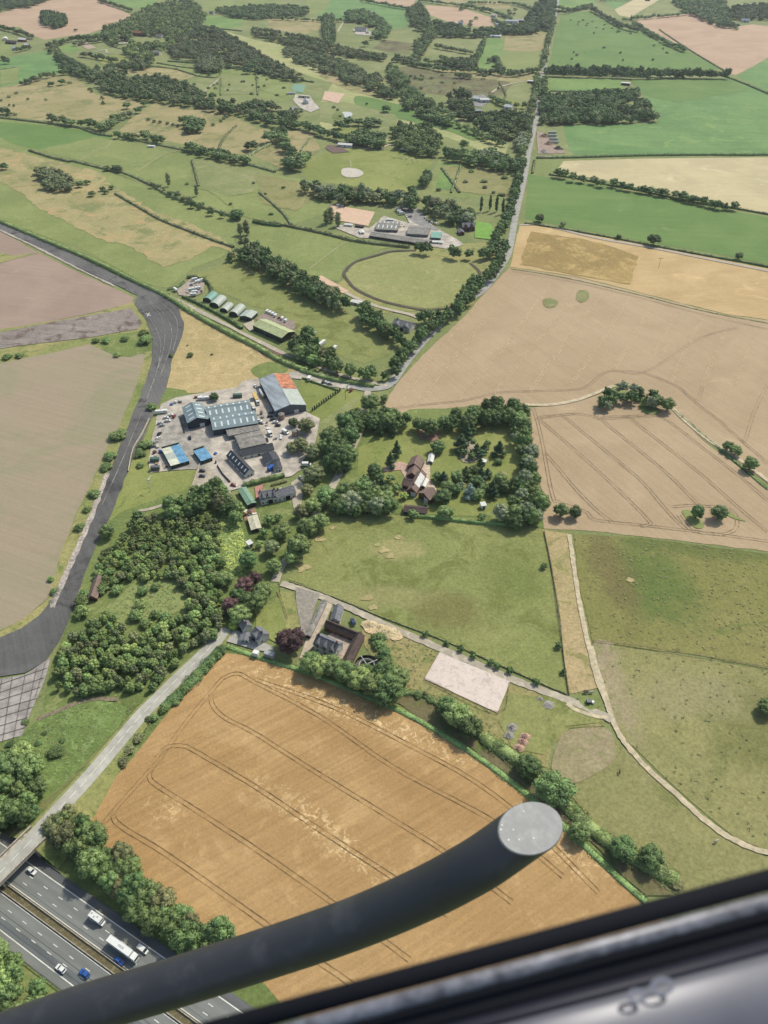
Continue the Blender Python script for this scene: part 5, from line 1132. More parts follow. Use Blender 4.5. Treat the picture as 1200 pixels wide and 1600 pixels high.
wood([(460,285),(520,292),(600,300),(660,315),(740,330),(745,345),(700,345),(670,330),(600,312),(530,315),(470,300)], 13, (9,14), (5,7), [('dull',3),('dark',3),('grey',1)], 'tree in the loose wood above the stable yard', 'wood above the stable yard')
for x,y in ((510,342),(517,338),(528,345)): tree(x,y,15,4.5,'tall','dull','tall thin grey green tree in front of the pink riding arena by the stables','thin trees by the stable arena')
tree(565,300,16,5,'tall','grey','tall pale grey tree above the stable yard')
row([(705,345),(715,338),(728,348)], 9, (8,11), (4,5), MIX, 'tree near the stable car park beside the lane house', 'trees by the stable car park')
hedge([(400,345),(440,350),(500,362),(560,376),(640,385)], 4, 3, 'dark overgrown hedge running along below the stable buildings', 'dull')
hedge([(180,302),(215,322),(250,342),(290,358),(335,375),(365,385)], 3.4, 2.5, 'dark hedge crossing the dry meadow towards the diagonal belt', 'dull')
hedge([(45,234),(80,245),(110,252)], 4, 2.6, 'short dark hedge in the far left dry meadow', 'dull')
hedge([(112,250),(140,257),(165,263),(190,268),(235,287),(262,303),(300,318),(350,332),(370,340)], 4, 2.8, 'long dark hedge between dry meadow and green paddocks on the left', 'dull')
row([(165,263),(178,262),(192,266)], 9, (6,9), (4,5), DUL, 'dark bushy tree on the left paddock hedge', 'bushy trees on the left paddock hedge')
for x,y,h,r in ((263,283,15,3.5),(307,300,12,3)): tree(x,y,h,r,'tall','dull','tall narrow tree on the hedge between dry meadow and paddocks','tall narrow hedge trees')
wood([(55,265),(85,265),(112,278),(118,293),(95,297),(70,290)], 9, (8,10), (5,6), [('dull',4),('olive',1)], 'greyish tree in the clump on the far left dry meadow', 'clump on the dry meadow')
for x,y,r in ((125,288,5),(136,285,4),(143,303,4.5),(160,295,4),(165,300,3.6),(174,293,3.4),(5,260,6)): tree(x,y,r*1.3,r,'broad','dark','dark bush like tree scattered over the far left dry meadow','scattered dark trees on the dry meadow')
# ------------------------------------------------ farther single trees / rows
row([(0,172),(15,175)], 10, (9,11), (6,7), FAR, 'dark tree at the left edge between dry meadow and green strip', 'left edge trees')
row([(76,183),(100,190),(130,192),(150,195),(165,200),(178,188),(192,182),(205,178)], 14, (9,13), (5.5,7.5), FAR, 'dark tree on the hedgerow between two dry meadows on the left', 'far left hedgerow trees')
hedge([(0,183),(60,190),(120,198),(150,208),(175,212)], 4, 2.6, 'far left hedge between dry meadow and green strip', 'dull')
row([(180,210),(200,212),(227,213),(248,220)], 14, (8,12), (5,7), FAR, 'dark tree on the hedgerow below the second dry meadow', 'hedgerow trees below the second dry meadow')
row([(297,230),(315,237),(340,242),(358,247),(386,252)], 12, (8,12), (5,7), FAR, 'dark tree on the hedgerow right of the white field shelter', 'hedgerow trees right of the field shelter')
hedge([(185,212),(230,222),(280,232),(330,243),(395,258),(430,268)], 4, 2.4, 'dark hedge along the lower edge of the second dry meadow', 'dull')
wood([(285,188),(300,182),(318,192),(314,202),(292,203)], 10, (9,12), (6,8), [('dark',3),('mid',2)], 'dark tree in the small round copse on the second dry meadow', 'round copse')
for x,y,r in ((97,128,7),(80,131,6),(97,106,8),(159,152,4),(161,160,4),(198,165,7),(215,172,7),(225,162,6)): tree(x,y,r*1.3,r,'broad','dark','lone dark tree on the far left fields','lone trees on the far left fields')
row([(440,205),(455,245),(462,262),(480,240)], 20, (12,15), (7,9), FAR, 'big dark tree left of the stone circle pasture', 'trees left of the stone circle pasture')
row([(395,180),(420,190),(450,195),(470,195),(500,205)], 13, (10,13), (6,8), FAR, 'dark tree on the edge of the wood below the big farmhouse', 'trees below the big farmhouse')
wood([(540,213),(560,205),(600,212),(598,228),(570,224),(540,222)], 11, (10,13), (6,7.5), FAR, 'dark tree in the belt behind the far driveway', 'belt behind the far driveway')
for x,y,r in ((545,190,9),(560,191,8),(578,190,9),(590,192,8),(604,170,7),(530,195,9),(575,195,8)): tree(x,y,r*1.2,r,'broad','dark','round dark tree standing on the pale mown pasture','round trees on the pale pasture')
row([(662,285),(668,270),(665,290)], 10, (8,11), (5,6.5), FAR, 'dark tree between the stone circle pasture and the paddocks', 'trees between the pastures')
# far right
stuffwood(None, 7, (13,18), (6.5,8.5), [('dark',4),('mid',2)], 'long straight dark belt of trees across the far right fields', name='tree_belt', line=[[(856,112),(900,114),(950,115),(1000,117),(1060,116),(1138,117)],[(856,108),(950,111),(1040,114),(1110,116)]])
stuffwood([(852,140),(880,148),(960,142),(995,142),(1010,155),(1025,182),(1020,188),(960,188),(880,188),(845,188),(843,160)], 10.4, (11,15), (5.5,7.5), [('dark',6),('dull',2)], 'dense dark rectangular wood in the green field at the right', name='rectangular_wood')
hedge([(838,246),(900,245),(1000,242),(1100,241),(1200,241),(1500,238)], 3.5, 2.6, 'very straight dark hedge below the large green field on the right', 'dark')
hedge([(858,272),(900,278),(960,290),(1000,297),(1060,310),(1100,318),(1150,325),(1200,334),(1300,352)], 3, 2, 'dark hedge between the pale stubble and the deep green field', 'dark')
row([(865,270),(880,272),(900,278),(920,281),(943,286)], 12, (8,11), (5,6), FAR, 'tree on the left part of the hedge below the pale stubble', 'left hedge trees under the pale stubble')
row([(958,287),(985,293),(1005,296),(1030,300),(1060,306),(1100,316),(1125,322),(1148,322)], 9, (7,10), (5,6), FAR, 'tree on the right part of the hedge below the pale stubble', 'right hedge trees under the pale stubble')
hedge([(1130,118),(1150,125),(1175,135),(1200,146)], 3, 2.5, 'dark hedge at the right edge between two green fields', 'dark'); hedge([(1030,46),(1075,76),(1140,115)], 3, 2, 'dark hedge along the left side of the far tan field', 'dull')
tree(1067,76,8,6,'broad','dull','lone dark tree on the hedge of the far tan field'); tree(968,38,9,7,'broad','dark','lone dark tree on the scrubby corner left of the far tan field')
stuffwood([(1050,0),(1080,-8),(1130,-10),(1140,30),(1150,42),(1120,38),(1090,25),(1065,12)], 15.9, (11,15), (7,9), FAR, 'dark wood behind the far tan field at the top right', name='distant_wood')
stuffwood([(1130,15),(1200,5),(1300,0),(1300,30),(1200,28),(1140,28)], 15.9, (11,15), (7,9), FAR, 'dark wood at the top right corner of the photo', name='distant_wood')
# lane in the far distance
stuffwood(None, 11, (10,14), (6,7.5), FAR, 'dark trees along the far straight lane towards the top', name='lane_trees', line=[[(866,28),(862,45),(856,65),(852,85),(847,105)],[(838,120),(838,140),(832,165),(828,185)],[(850,125),(848,150)],[(815,240),(822,215),(826,195)]])
stuffwood([(820,30),(838,5),(850,-8),(868,0),(866,20),(860,45),(835,40)], 13.4, (11,15), (7,8.5), FAR, 'dark wood beside the far end of the straight lane', name='distant_wood')
stuffwood(None, 11, (10,14), (6,8), FAR, 'far dark hedgerow trees left of the green lane field', name='far_hedgerow', line=[[(866,18),(885,18),(905,12),(925,8)],[(925,14),(945,25),(970,40),(1000,47)],[(840,108),(800,115),(770,112),(750,112)]])
# centre woods
FW = [('dark',4),('mid',3),('dull',2)]
stuffwood([(612,198),(640,190),(672,200),(690,215),(685,238),(660,240),(620,228)], 11.0, (11,15), (6,7.5), [('dark',4),('mid',3)], 'dark wood right of the far driveway', name='distant_wood')
stuffwood([(688,225),(720,225),(750,228),(780,240),(815,255),(805,265),(760,258),(720,248),(690,242)], 11.0, (11,15), (6,8), [('dark',4),('mid',3),('grey',1)], 'dark belt of trees above the paddocks left of the lane', name='tree_belt')
stuffwood([(625,150),(650,148),(690,165),(712,188),(700,195),(665,182),(632,165)], 11.0, (10,13), (6,7.5), FW, 'dark belt of trees between rushy pasture and mown swath', name='tree_belt')
stuffwood([(602,100),(612,105),(640,140),(630,148),(612,130)], 11.0, (9,12), (5.5,7), FW, 'narrow dark strip of trees left of the rushy pasture', name='tree_belt')
stuffwood([(700,152),(712,143),(730,142),(738,165),(745,178),(768,176),(800,178),(830,180),(826,212),(800,214),(775,210),(750,196),(722,188),(705,172)], 12.2, (11,15), (6,8), [('dark',4),('mid',3)], 'dark trees around the white house left of the lane', name='tree_belt')
stuffwood([(805,205),(822,205),(824,225),(805,232)], 12.2, (11,14), (7,8.5), [('grey',1)], 'pale silvery willows beside the straight lane', name='willow_group')
stuffwood(None, 11, (9,12), (5.5,7), FW, 'dark hedgerow along the lower edge of the mown swath', name='far_hedgerow', line=[[(700,190),(730,200),(760,215),(790,225)],[(768,152),(790,162),(820,165)]])
stuffwood([(440,75),(470,75),(500,85),(540,95),(568,110),(572,125),(560,130),(520,115),(480,100),(450,90)], 11.0, (9,11), (6,7), [('dull',4),('dark',1)], 'greyish scrub wood in the middle of the mown swath', name='scrub_wood')
stuffwood([(570,118),(590,115),(598,135),(625,145),(618,152),(590,145),(572,135)], 11.0, (9,12), (6,7), FW, 'dark trees at the end of the scrub wood', name='scrub_wood')
stuffwood([(262,75),(285,55),(305,42),(335,42),(390,72),(440,103),(475,118),(470,125),(440,122),(400,108),(350,95),(300,92),(272,88)], 11.0, (9,12), (5.5,7), [('dull',5),('olive',2),('dark',1)], 'large grey green plantation wood in the far upper left', name='distant_wood')
stuffwood([(395,45),(430,48),(500,62),(530,72),(560,80),(620,88),(660,92),(650,97),(600,92),(540,86),(480,75),(430,62),(395,58)], 11.0, (9,12), (5.5,7), [('dull',4),('dark',3)], 'long dark thicket above the mown swath', name='tree_belt')
stuffwood([(505,25),(520,20),(525,60),(512,72),(503,50)], 9.8, (14,18), (5,6), [('dull',4),('dark',2)], 'tall dark trees left of the grey roofed far house', name='tree_belt', kd='tall')
stuffwood([(540,20),(565,14),(600,30),(610,45),(600,60),(580,55),(590,42),(560,32),(545,32)], 12.2, (11,14), (6.5,8), FW, 'dark trees around the grey roofed far house', name='tree_belt')
stuffwood([(635,15),(655,5),(670,25),(680,55),(662,80),(645,92),(650,65),(668,52),(645,40)], 12.2, (12,15), (7,8.5), [('dark',5),('mid',1)], 'dark wood right of the far green field', name='distant_wood')
stuffwood([(680,32),(710,38),(735,48),(790,42),(830,35),(845,48),(800,52),(745,55),(700,55),(680,52)], 12.2, (11,14), (6.5,8), [('dark',5),('mid',1)], 'dark belt behind the far pale roofed barns', name='tree_belt')
stuffwood(None, 10, (8,11), (5.5,7), FW, 'dark hedgerows between the small paddocks in the far centre', name='far_hedgerow', line=[[(645,95),(660,80),(672,60)],[(665,95),(700,98),(740,100)],[(742,100),(752,75),(758,62)],[(690,90),(720,92),(745,95)],[(765,95),(775,90),(782,110)],[(640,98),(660,102),(690,102)],[(712,118),(740,120)],[(682,72),(715,78),(740,82)],[(525,100),(545,130)]])
stuffwood(None, 12, (8,12), (6,8), FAR, 'dark hedgerows between fields along the top of the photo', name='far_hedgerow', line=[[(500,28),(540,32)],[(565,0),(640,13),(650,10)],[(655,0),(720,8),(770,18),(800,30)],[(720,14),(740,5),(800,5),(835,15)],[(770,30),(785,38),(800,42)],[(940,0),(985,-2)],[(975,30),(1030,25),(1072,21)],[(870,12),(895,15),(925,10)],[(430,28),(480,30),(510,32)],[(990,35),(1030,60),(1070,78)]])
stuffwood([(160,45),(200,30),(215,18),(240,8),(290,0),(310,8),(322,25),(312,42),(285,55),(262,70),(240,85),(215,92),(190,75),(165,62)], 13.4, (11,15), (7,8.5), [('dark',5),('mid',3),('light',.5)], 'big dark wood at the upper left around the red brick houses', name='distant_wood', holes=[[(205,50),(262,54),(262,68),(205,66)],[(180,58),(200,60),(202,76),(185,74)]])
stuffwood([(80,80),(100,88),(140,108),(165,105),(195,95),(240,92),(238,100),(200,112),(195,122),(250,118),(300,135),(330,158),(400,160),(440,165),(470,172),(460,195),(400,180),(330,168),(250,155),(200,150),(160,140),(125,118),(95,98)], 13.4, (10,14), (6.5,8), [('dark',5),('dull',2)], 'long dark wood winding down from the upper left to the big farmhouse', name='distant_wood')
stuffwood([(335,15),(350,12),(420,8),(440,8),(480,12),(482,22),(430,25),(400,28),(360,24)], 13.4, (10,13), (6.5,8), FAR, 'dark trees along the top left of centre', name='tree_belt')
stuffwood([(0,0),(60,-12),(90,-8),(50,8),(0,16),(-60,30),(-80,0)], 14.6, (11,14), (7,8.5), FAR, 'dark wood at the top left corner of the photo', name='distant_wood')
stuffwood(None, 11, (9,12), (6,7.5), FAR, 'dark hedgerow trees around the small fields at the far left', name='far_hedgerow', line=[[(75,72),(95,66),(120,60),(150,58),(170,55)],[(80,80),(85,72),(90,70)],[(0,42),(15,46),(30,50),(52,58)],[(110,112),(85,115),(30,130)],[(26,78),(50,72)],[(130,85),(160,90),(185,95)],[(155,0),(180,8),(205,16)],[(118,68),(160,62)]])
stuffwood([(62,24),(72,18),(84,22),(92,20),(103,26),(104,36),(86,41),(68,36)], 9, (12,15), (6.5,8), [('dark',3),('mid',1)], 'dark clump of trees standing in the far tan field at the upper left', name='tree_clump')
for x,y,r in ((118,47,4.5),(10,95,8),(5,90,6)): tree(x,y,r*1.3,r,'broad','dark','tall tree on the edge of the far tan field' if y < 60 else 'round dark tree at the far left edge',None if y < 60 else 'far left edge trees')
wood([(305,95),(345,95),(345,108),(330,110),(310,108)], 9, (10,14), (5,6.5), [('dull',1)], 'greyish tree in the tall group below the plantation wood', 'tall grey group'); 
for x,y,r in ((358,103,7),(327,115,5),(370,108,3.5),(338,113,3),(345,112,2.6),(395,105,10),(405,110,9),(387,110,9)): tree(x,y,r*1.2,r,'broad','dark','dark tree on the lawns below the plantation wood','trees on the lawns')
hedge([(308,40),(340,44),(378,48)], 4, 2.5, 'dark hedge under the small bright green far field', 'dark'); hedge([(262,95),(320,100),(400,112),(440,120),(490,128)], 3, 2.5, 'thin dark hedge above the sports pitches', 'dark')

stuffwood([(880,30),(940,30),(1000,50),(985,52),(940,45),(900,40)], 40, (2,4), (3,5), [('mid',1)], 'scattered scrub on the far right green field', name='scrub', kd='bush')
tufts([(896,835),(1000,840),(1100,853),(1200,866),(1300,880),(1300,1060),(1200,1045),(1060,1020),(925,1003),(908,930)], 480, .9, 'dark green weed tufts dotted over the rough pasture on the right', (('tuft',2),('olive',1)))
tufts([(926,1005),(1060,1022),(1200,1048),(1400,1100),(1500,1450),(1200,1330),(1060,1235),(970,1150),(945,1095)], 160, .9, 'sparse green weed tufts on the large pale pasture right of the track', (('tuft',1),('olive',1)))
tufts([(618,106),(700,112),(800,132),(785,150),(700,150),(640,138)], 160, 2.4, 'rushes on the boggy pasture left of the lane', (('dull',2),('olive',1)), clump=3)
tufts([(880,22),(945,32),(1005,48),(1120,105),(1000,112),(858,104)], 90, 2.6, 'dark weed patches on the far green field', (('tuft',1),('olive',1)), clump=1.6)
tufts([(20,1160),(110,1100),(200,1105),(130,1210),(60,1280),(30,1200)], 700, .8, 'brambles and tall weeds on the bank left of the bridge road', (('tuft',2),('mid',2),('light',1)), clump=.6)
tufts([(345,800),(372,815),(390,860),(385,900),(355,890),(345,850)], 500, 1.1, 'bright bramble growth in the clearing beside the plantation', (('light',2),('mid',1),('lime',1)), clump=.6)
tufts([(190,930),(230,900),(290,910),(280,955),(200,975),(170,960)], 300, .9, 'tall weeds in the plantation clearing', (('light',1),('mid',2),('olive',1)), clump=.6)
tufts([(200,1110),(280,1075),(345,1005),(350,1025),(240,1135),(160,1235),(130,1290),(100,1290)], 600, .8, 'weeds along the verge between the bridge road and the wheat', (('olive',2),('mid',2),('light',1)), clump=.6)
tufts([(565,985),(610,975),(690,1010),(660,1062),(780,1118),(800,1180),(700,1120),(620,1075),(580,1040)], 260, .7, 'dry weeds around the farmyard and riding arena', (('olive',2),('light',1)), clump=.6)
for x,y,r in ((393,228,9),(421,214,11),(388,229,6),(452,255,9.5),(464,248,7.5),(480,242,6),(332,150,7),(455,259,7),(226,211,8),(249,218,8),(297,229,8),(316,234,6.5),(330,236,6),(345,238,7),(355,240,5.5),(386,252,5.5),(430,205,7),(448,192,9),(370,335,7),(315,320,4)): tree(x,y,r*1.35,r,'broad','dark','big dark tree standing on or beside the hedges around the second dry meadow','big trees around the second dry meadow')
for x,y in ((232,187),(241,190),(250,191),(262,193),(270,195),(278,197),(345,189),(350,185),(355,182),(333,195)): tree(x,y,4,3,'bush','dark','small dark bush dotted across the second dry meadow','small bushes on the second dry meadow')
hedge([(380,248),(400,235),(425,222),(445,205)], 5, 3.5, 'bushy hedge climbing from the paddocks to the big farmhouse wood', 'dull')
hedge([(395,345),(420,350),(440,352)], 4, 3, 'dark hedge right of the diagonal belt top', 'dark')
row([(235,287),(262,298),(300,318),(330,330),(350,338)], 14, (5,8), (3,4.5), DUL, 'low bushy tree on the long hedge between dry meadow and paddocks', 'bushy trees on the long paddock hedge')
row([(500,205),(540,216),(600,226)], 10, (10,13), (5.5,7), FAR, 'dark tree along the far driveway', 'belt behind the far driveway')
row([(120,60),(150,58),(172,52),(190,45)], 10, (11,14), (6,8), FAR, 'dark tree along the edge of the far tan field', 'trees along the far tan field')
row([(88,82),(102,92),(118,100),(135,110),(150,118)], 8, (10,13), (6,7.5), FAR, 'dark tree on the slanting belt between garden plots and green field', 'slanting belt trees')
row([(640,98),(670,104),(700,108),(740,110),(780,112),(830,112)], 13, (8,11), (5,7), FAR, 'tree on the hedge above the rushy pasture', 'hedge trees above the rushy pasture')
row([(738,92),(748,85),(752,72)], 9, (9,12), (5,7), FAR, 'tree between the small far paddocks', 'trees between the far paddocks')
for x,y,r in ((776,92,7),(772,105,6),(786,108,6.5),(692,108,6.5),(750,113,6),(757,119,5.5),(725,117,6),(733,119,6),(604,170,7),(573,162,2.5),(518,65,6),(571,68,8),(580,60,5)): tree(x,y,r*1.4,r,'broad','dark','lone round dark tree on the far central paddocks','lone trees on the far central paddocks')
stuffwood([(690,95),(700,90),(745,96),(744,106),(700,102)], 8, (9,12), (5,7), FW, 'dark copse along the bottom of the small far paddocks', name='copse')
stuffwood([(610,100),(626,112),(640,130),(652,146),(640,150),(622,135),(608,118)], 9, (9,12), (5,7), FW, 'dark strip curving along the rushy pasture', name='copse')
for q in ([(245,98),(300,106),(345,104),(385,106)],[(195,112),(230,104),(270,107),(305,117)],[(305,118),(340,120),(345,103)],[(345,122),(345,148)],[(400,110),(403,148)],[(265,128),(283,128),(300,140)],[(340,235),(350,215),(370,195)],[(500,95),(530,108),(548,128)],[(548,130),(590,143),(615,150)],[(0,108),(28,104)],[(405,300),(440,330),(455,350)],[(300,250),(310,290)],[(160,62),(175,72),(200,78)],[(85,66),(95,80)],[(690,262),(718,300)],[(720,258),(705,300)],[(780,128),(790,150),(775,160)],[(858,142),(900,142),(975,141)],[(835,250),(832,270)],[(700,172),(745,190),(792,204)],[(745,190),(740,212)],[(470,235),(485,215)],[(640,302),(600,300),(560,296)]):
    hedge(q, 3, 2.2, 'thin dark hedge dividing the small fields in the far part of the view', 'dull', group='thin hedges between the far small fields')
for P2, n_, r0 in (([(250,100),(400,112),(470,150),(330,146),(262,112)],22,3),([(0,140),(120,122),(230,158),(170,190),(0,180)],14,3.2),([(690,262),(810,272),(800,308),(680,300)],10,3),([(620,108),(790,128),(780,150),(650,140)],14,3.5),([(500,160),(620,185),(600,215),(500,190)],6,3),([(880,30),(1000,50),(1100,105),(870,100)],12,3.5),([(660,8),(850,15),(840,50),(680,45)],16,6),([(200,210),(480,280),(440,350),(330,320)],6,2.4)):
    k_ = 0
    while k_ < n_:
        x_, y_ = random.uniform(min(a[0] for a in P2), max(a[0] for a in P2)), random.uniform(min(a[1] for a in P2), max(a[1] for a in P2))
        if inside(x_, y_, P2): tree(x_, y_, r0*1.2, r0*random.uniform(.6, 1.3), 'bush', random.choice(['dark','dull','mid']), 'small dark bush scattered over the far small fields', 'bushes scattered over the far fields'); k_ += 1
flush_young(); flush_trees()
B = building
# ------------------------------------------------ industrial estate
B('warehouse', 'big grey warehouse with a bright orange patch on its roof', 'warehouse', (430,642),(477,631),(405,593), 6, 9, 'bluegrey','pale', win=0, panels=[(1,.5,1.0,'rust'),(1,0,.48,'sage')])
B('industrial_shed', 'navy walled gable shed with short skylights at the left of the twin span shed', 'shed', (293,661),(325,654),(285,637), 6, 9, 'navy','steel', win=0, sky=4)
B('industrial_shed', 'front span of the twin span blue grey shed with long skylights', 'shed', (333,672),(403,661),(325,653), 5.5, 8, 'navy','steel', ridge='W', win=0, sky=7)
B('industrial_shed', 'rear span of the twin span blue grey shed, nearest the orange grass', 'shed', (325,653),(393,642),(318,636), 5.5, 8, 'navy','steel', ridge='W', win=0, sky=7, door=0)
B('lean_to_shed', 'narrow grey fibre cement lean to in front of the twin span shed', 'shed', (357,681),(406,671),(355,671), 4, 4.6, 'grey','asb', ridge='W', win=0)
B('workshop', 'grey fibre cement workshop with dark rooflights above the dark roofed barn', 'workshop', (376,701),(416,692),(367,681), 4, 6, 'grey','asb', ridge='W', win=3)
B('barn', 'white walled barn with dark roof and a row of small rooflights', 'barn', (382,742),(397,736),(354,712), 3.4, 6.4, 'white','charcoal', win=5, sky=6, skyrows=[0])
B('barn', 'long dark roofed range joined to the top of the white walled barn', 'barn', (378,713),(428,702),(373,704), 3.2, 6, 'white','charcoal', ridge='W', win=5)
B('garage', 'dark roofed block at the right of the barn courtyard', 'garage', (416,723),(436,716),(409,711), 3.2, 4.6, 'white','charcoal', win=2)
B('garage', 'small charcoal roofed annexe in front of the dark roofed block', 'garage', (428,734),(440,729),(424,722), 2.8, 3.2, 'white','charcoal', win=1)
boxvehicle(423,731,60,'small pale blue container beside the charcoal roofed annexe','container',5,'blue')
def stack(x, y, w, l, ang, roofs, label, wall):
    """open yard bay: walls round a patchwork sheet roof"""
    p = G(x, y, 2.6); r = empty('covered_bay', (p.x, p.y, 0), R(ang)); tag(r, label, 'shelter')
    MB().box(-w/2,-w/2+.25,-l/2,l/2,0,3.4).box(w/2-.25,w/2,-l/2,l/2,0,3.4).box(-w/2+.25,w/2-.25,l/2-.3,l/2,0,4.4).box(-w/2+.26,w/2-.26,-l/2,-l/2+.25,0,2.7).build('wall', WM['green'], r)
    n = len(roofs); 
    for i, rw in enumerate(roofs):
        for j, c in enumerate(rw):
            x0 = -w/2-.2+j*(w+.4)/len(rw); x1 = x0+(w+.4)/len(rw)-.03; y1 = l/2-.35-i*(l-.1)/n; y0 = y1-(l-.1)/n+.03
            MB().add([(x0,y0,3.45),(x1,y0,3.45),(x1,y1,3.5+.01*j),(x0,y1,3.5),(x0,y0,3.6),(x1,y0,3.6),(x1,y1,3.66),(x0,y1,3.66)], [(3,2,1,0),(4,5,6,7),(0,1,5,4),(1,2,6,5),(2,3,7,6),(3,0,4,7)]).build('roof_sheet', RM[c], r)
    for s in (-1, 1): MB().box(s*w/4-.1, s*w/4+.1, -l/2-.1, -l/2+.0, 0, 3.4).build('post', STEEL, r)
    MB().box(-w/2-.1,w/2+.1,l/2-.05,l/2+.35,4.4,4.6).build('rear_beam', WM['green'], r)
    return r
q0, q1 = G(265,700), G(283,732); ag = math.degrees(math.atan2(q1.y-q0.y, q1.x-q0.x))+90
stack(274,712, 12.5, 23, ag, [['ivory','bluep'],['ivory','bluep'],['sage','bluep'],['sage','bluep'],['ivory','bluep'],['ivory','bluep']], 'large covered bay with a patchwork roof of bright blue and ivory sheets', 'green')
stack(317,711, 8, 14.5, ag+4, [['bluep'],['bluep'],['bluep']], 'smaller covered bay with an all bright blue sheet roof', 'green')
boxvehicle(241.5,718,0,'dark green open topped bay nearest the old perimeter road, upper of two','container',6,'green'); boxvehicle(242.5,731,3,'dark grey container at the lower left corner of the yard','container',6,'grey')
# whitewashed / slate house by the lane
B('house', 'slate roofed wing of the house below the clipped hedge', 'house', (433,777),(462,769),(429,766), 4.4, 7, 'white','slate', ridge='W', win=4, storeys=1, chimney=1)
B('house', 'older slate house with bay and front gables next to the red patio', 'house', (407,781),(433,776),(405,768), 4.6, 7.4, 'white','slate', ridge='W', win=4, chimney=2, dormers=3)
B('barn', 'low barn with a plain mint green roof beside the red patio', 'barn', (387,789),(399,784),(372,765), 3, 3.7, 'dark','mint', win=0)
B('shed', 'shed with a patched cream and pale green roof behind the house garden', 'shed', (393,828),(408,825),(387,808), 2.8, 3.3, 'dark','cream', win=0)
boxvehicle(390,850,40,'small white hut among the trees below the cream roofed shed','shed',3); 
# country house
B('country_house', 'northern pyramid roofed brown tiled wing of the country house', 'house', (637,728),(657,731),(643,715), 3.4, 6.6, 'brick','tile', win=2)
B('garage_block', 'small brown tiled block joining the parts of the country house', 'garage', (636,742),(651,745),(641,729), 3, 5.6, 'brick','tile', win=1)
B('country_house', 'long brown tiled main range of the country house with white roof strip', 'house', (636,766),(650,770),(652,738), 4.2, 7.2, 'brick','tile', win=5, chimney=1, panels=[(1,.25,.85,'white')])
B('country_house', 'southeast brown tiled wing of the country house by the round terrace', 'house', (654,770),(671,781),(661,757), 4.2, 6.8, 'brick','tile', win=3)
B('country_house', 'cross gabled brick porch wing on the pink forecourt of the country house', 'house', (628,757),(640,762),(634,748), 3.6, 6.2, 'brick','tile', ridge='W', win=2)
B('conservatory', 'white framed conservatory on the terrace side of the country house', 'conservatory', (657,759),(664,761),(662,748), 2.6, 3.4, 'white','white', win=4)
B('outbuilding', 'low dark roofed outbuilding on the lower edge of the country house garden', 'outbuilding', (631,799),(667,802),(633,789), 2.6, 3.8, 'dark','brown', ridge='W', win=3)
B('greenhouse', 'white greenhouse standing alone on the lawn of the country house', 'greenhouse', (668,721),(676,722),(671,709), 2.2, 3.2, 'white','white', win=4)
boxvehicle(755,790,10,'small white summerhouse among the garden trees','shed',3.2); boxvehicle(756,722,70,'white oval hut in the rockery of the country house garden','shed',3)
boxvehicle(596,767-2,0,'tiny white box on the driveway side of the garden','shed',2) if False else None
# white cottage
B('cottage', 'main slate roofed block of the white cottage beside the copper beech', 'cottage', (403,1001),(420,990),(392,990), 4.4, 7, 'white','slate', win=2, storeys=1, chimney=1, dormers=1)
B('cottage', 'left slate roofed block of the white cottage at the roadside', 'cottage', (379,984),(393,977),(372,974), 4.2, 6.8, 'white','slate', win=2, chimney=1)
B('outbuilding', 'low grey lean to between the white cottage and the lane', 'outbuilding', (374,1000),(390,1001),(378,989), 2.4, 3.1, 'white','slate', win=1)
B('farmhouse', 'white farmhouse with three pointed front gables on its slate roof', 'farmhouse', (490,1006),(523,1021),(498,988), 5.2, 8.6, 'white','slate', ridge='W', win=3, storeys=2, chimney=2, dormers=3)
B('barn', 'brown roofed northern range of the farm courtyard', 'barn', (507,979),(553,998),(511,968), 3.2, 5.6, 'brick','brown', ridge='W', win=4, door=1)
B('barn', 'dark brown roofed eastern range of the farm courtyard', 'barn', (534,1034),(547,1039),(556,990), 3.2, 5.4, 'brick','brown', win=4)
B('stable_block', 'short grey roofed block above the farm courtyard', 'stable', (516,969),(530,973),(522,947), 3, 5, 'white','slate', win=3)
B('stable_block', 'long narrow grey roofed shed between gravel yard and drive', 'stable', (477,992),(484,996),(503,938), 2.6, 3.1, 'grey','asb', win=6)
# horse walker
p = G(573,1043); hw = empty('horse_walker', (p.x,p.y,.6)); tag(hw, 'round horse walker with white walls and spokes beside the farm trees', 'horse walker')
m = MB(); m2 = MB()
for rr, mm in ((6.2, m), (3.9, m2)):
    n = 28
    for i in range(n):
        a, b = 2*math.pi*i/n, 2*math.pi*(i+1)/n
        mm.bar((rr*math.cos(a), rr*math.sin(a), .9), (rr*math.cos(b), rr*math.sin(b), .9), .12, 1.7)
m.build('outer_wall', WM['dark'], hw); m2.build('inner_wall', WM['white'], hw)
m = MB(); n = 28; m.v = [(r_*math.cos(2*math.pi*i/n), r_*math.sin(2*math.pi*i/n), .06) for i in range(n) for r_ in (3.95, 6.15)]; m.f = [(2*i, 2*i+1, (2*i+3) % (2*n), (2*i+2) % (2*n)) for i in range(n)]; m.build('track', plain('walker_track', (110,104,98), .9), hw)
for k in range(4): a = k*math.pi/2+.5; MB().bar((0,0,2.2), (6.2*math.cos(a), 6.2*math.sin(a), 2.0), .22, .16).build('spoke', PAINT['white'], hw)
MB().cyl((0,0,0),(0,0,2.4),.3).build('hub', STEEL, hw); 
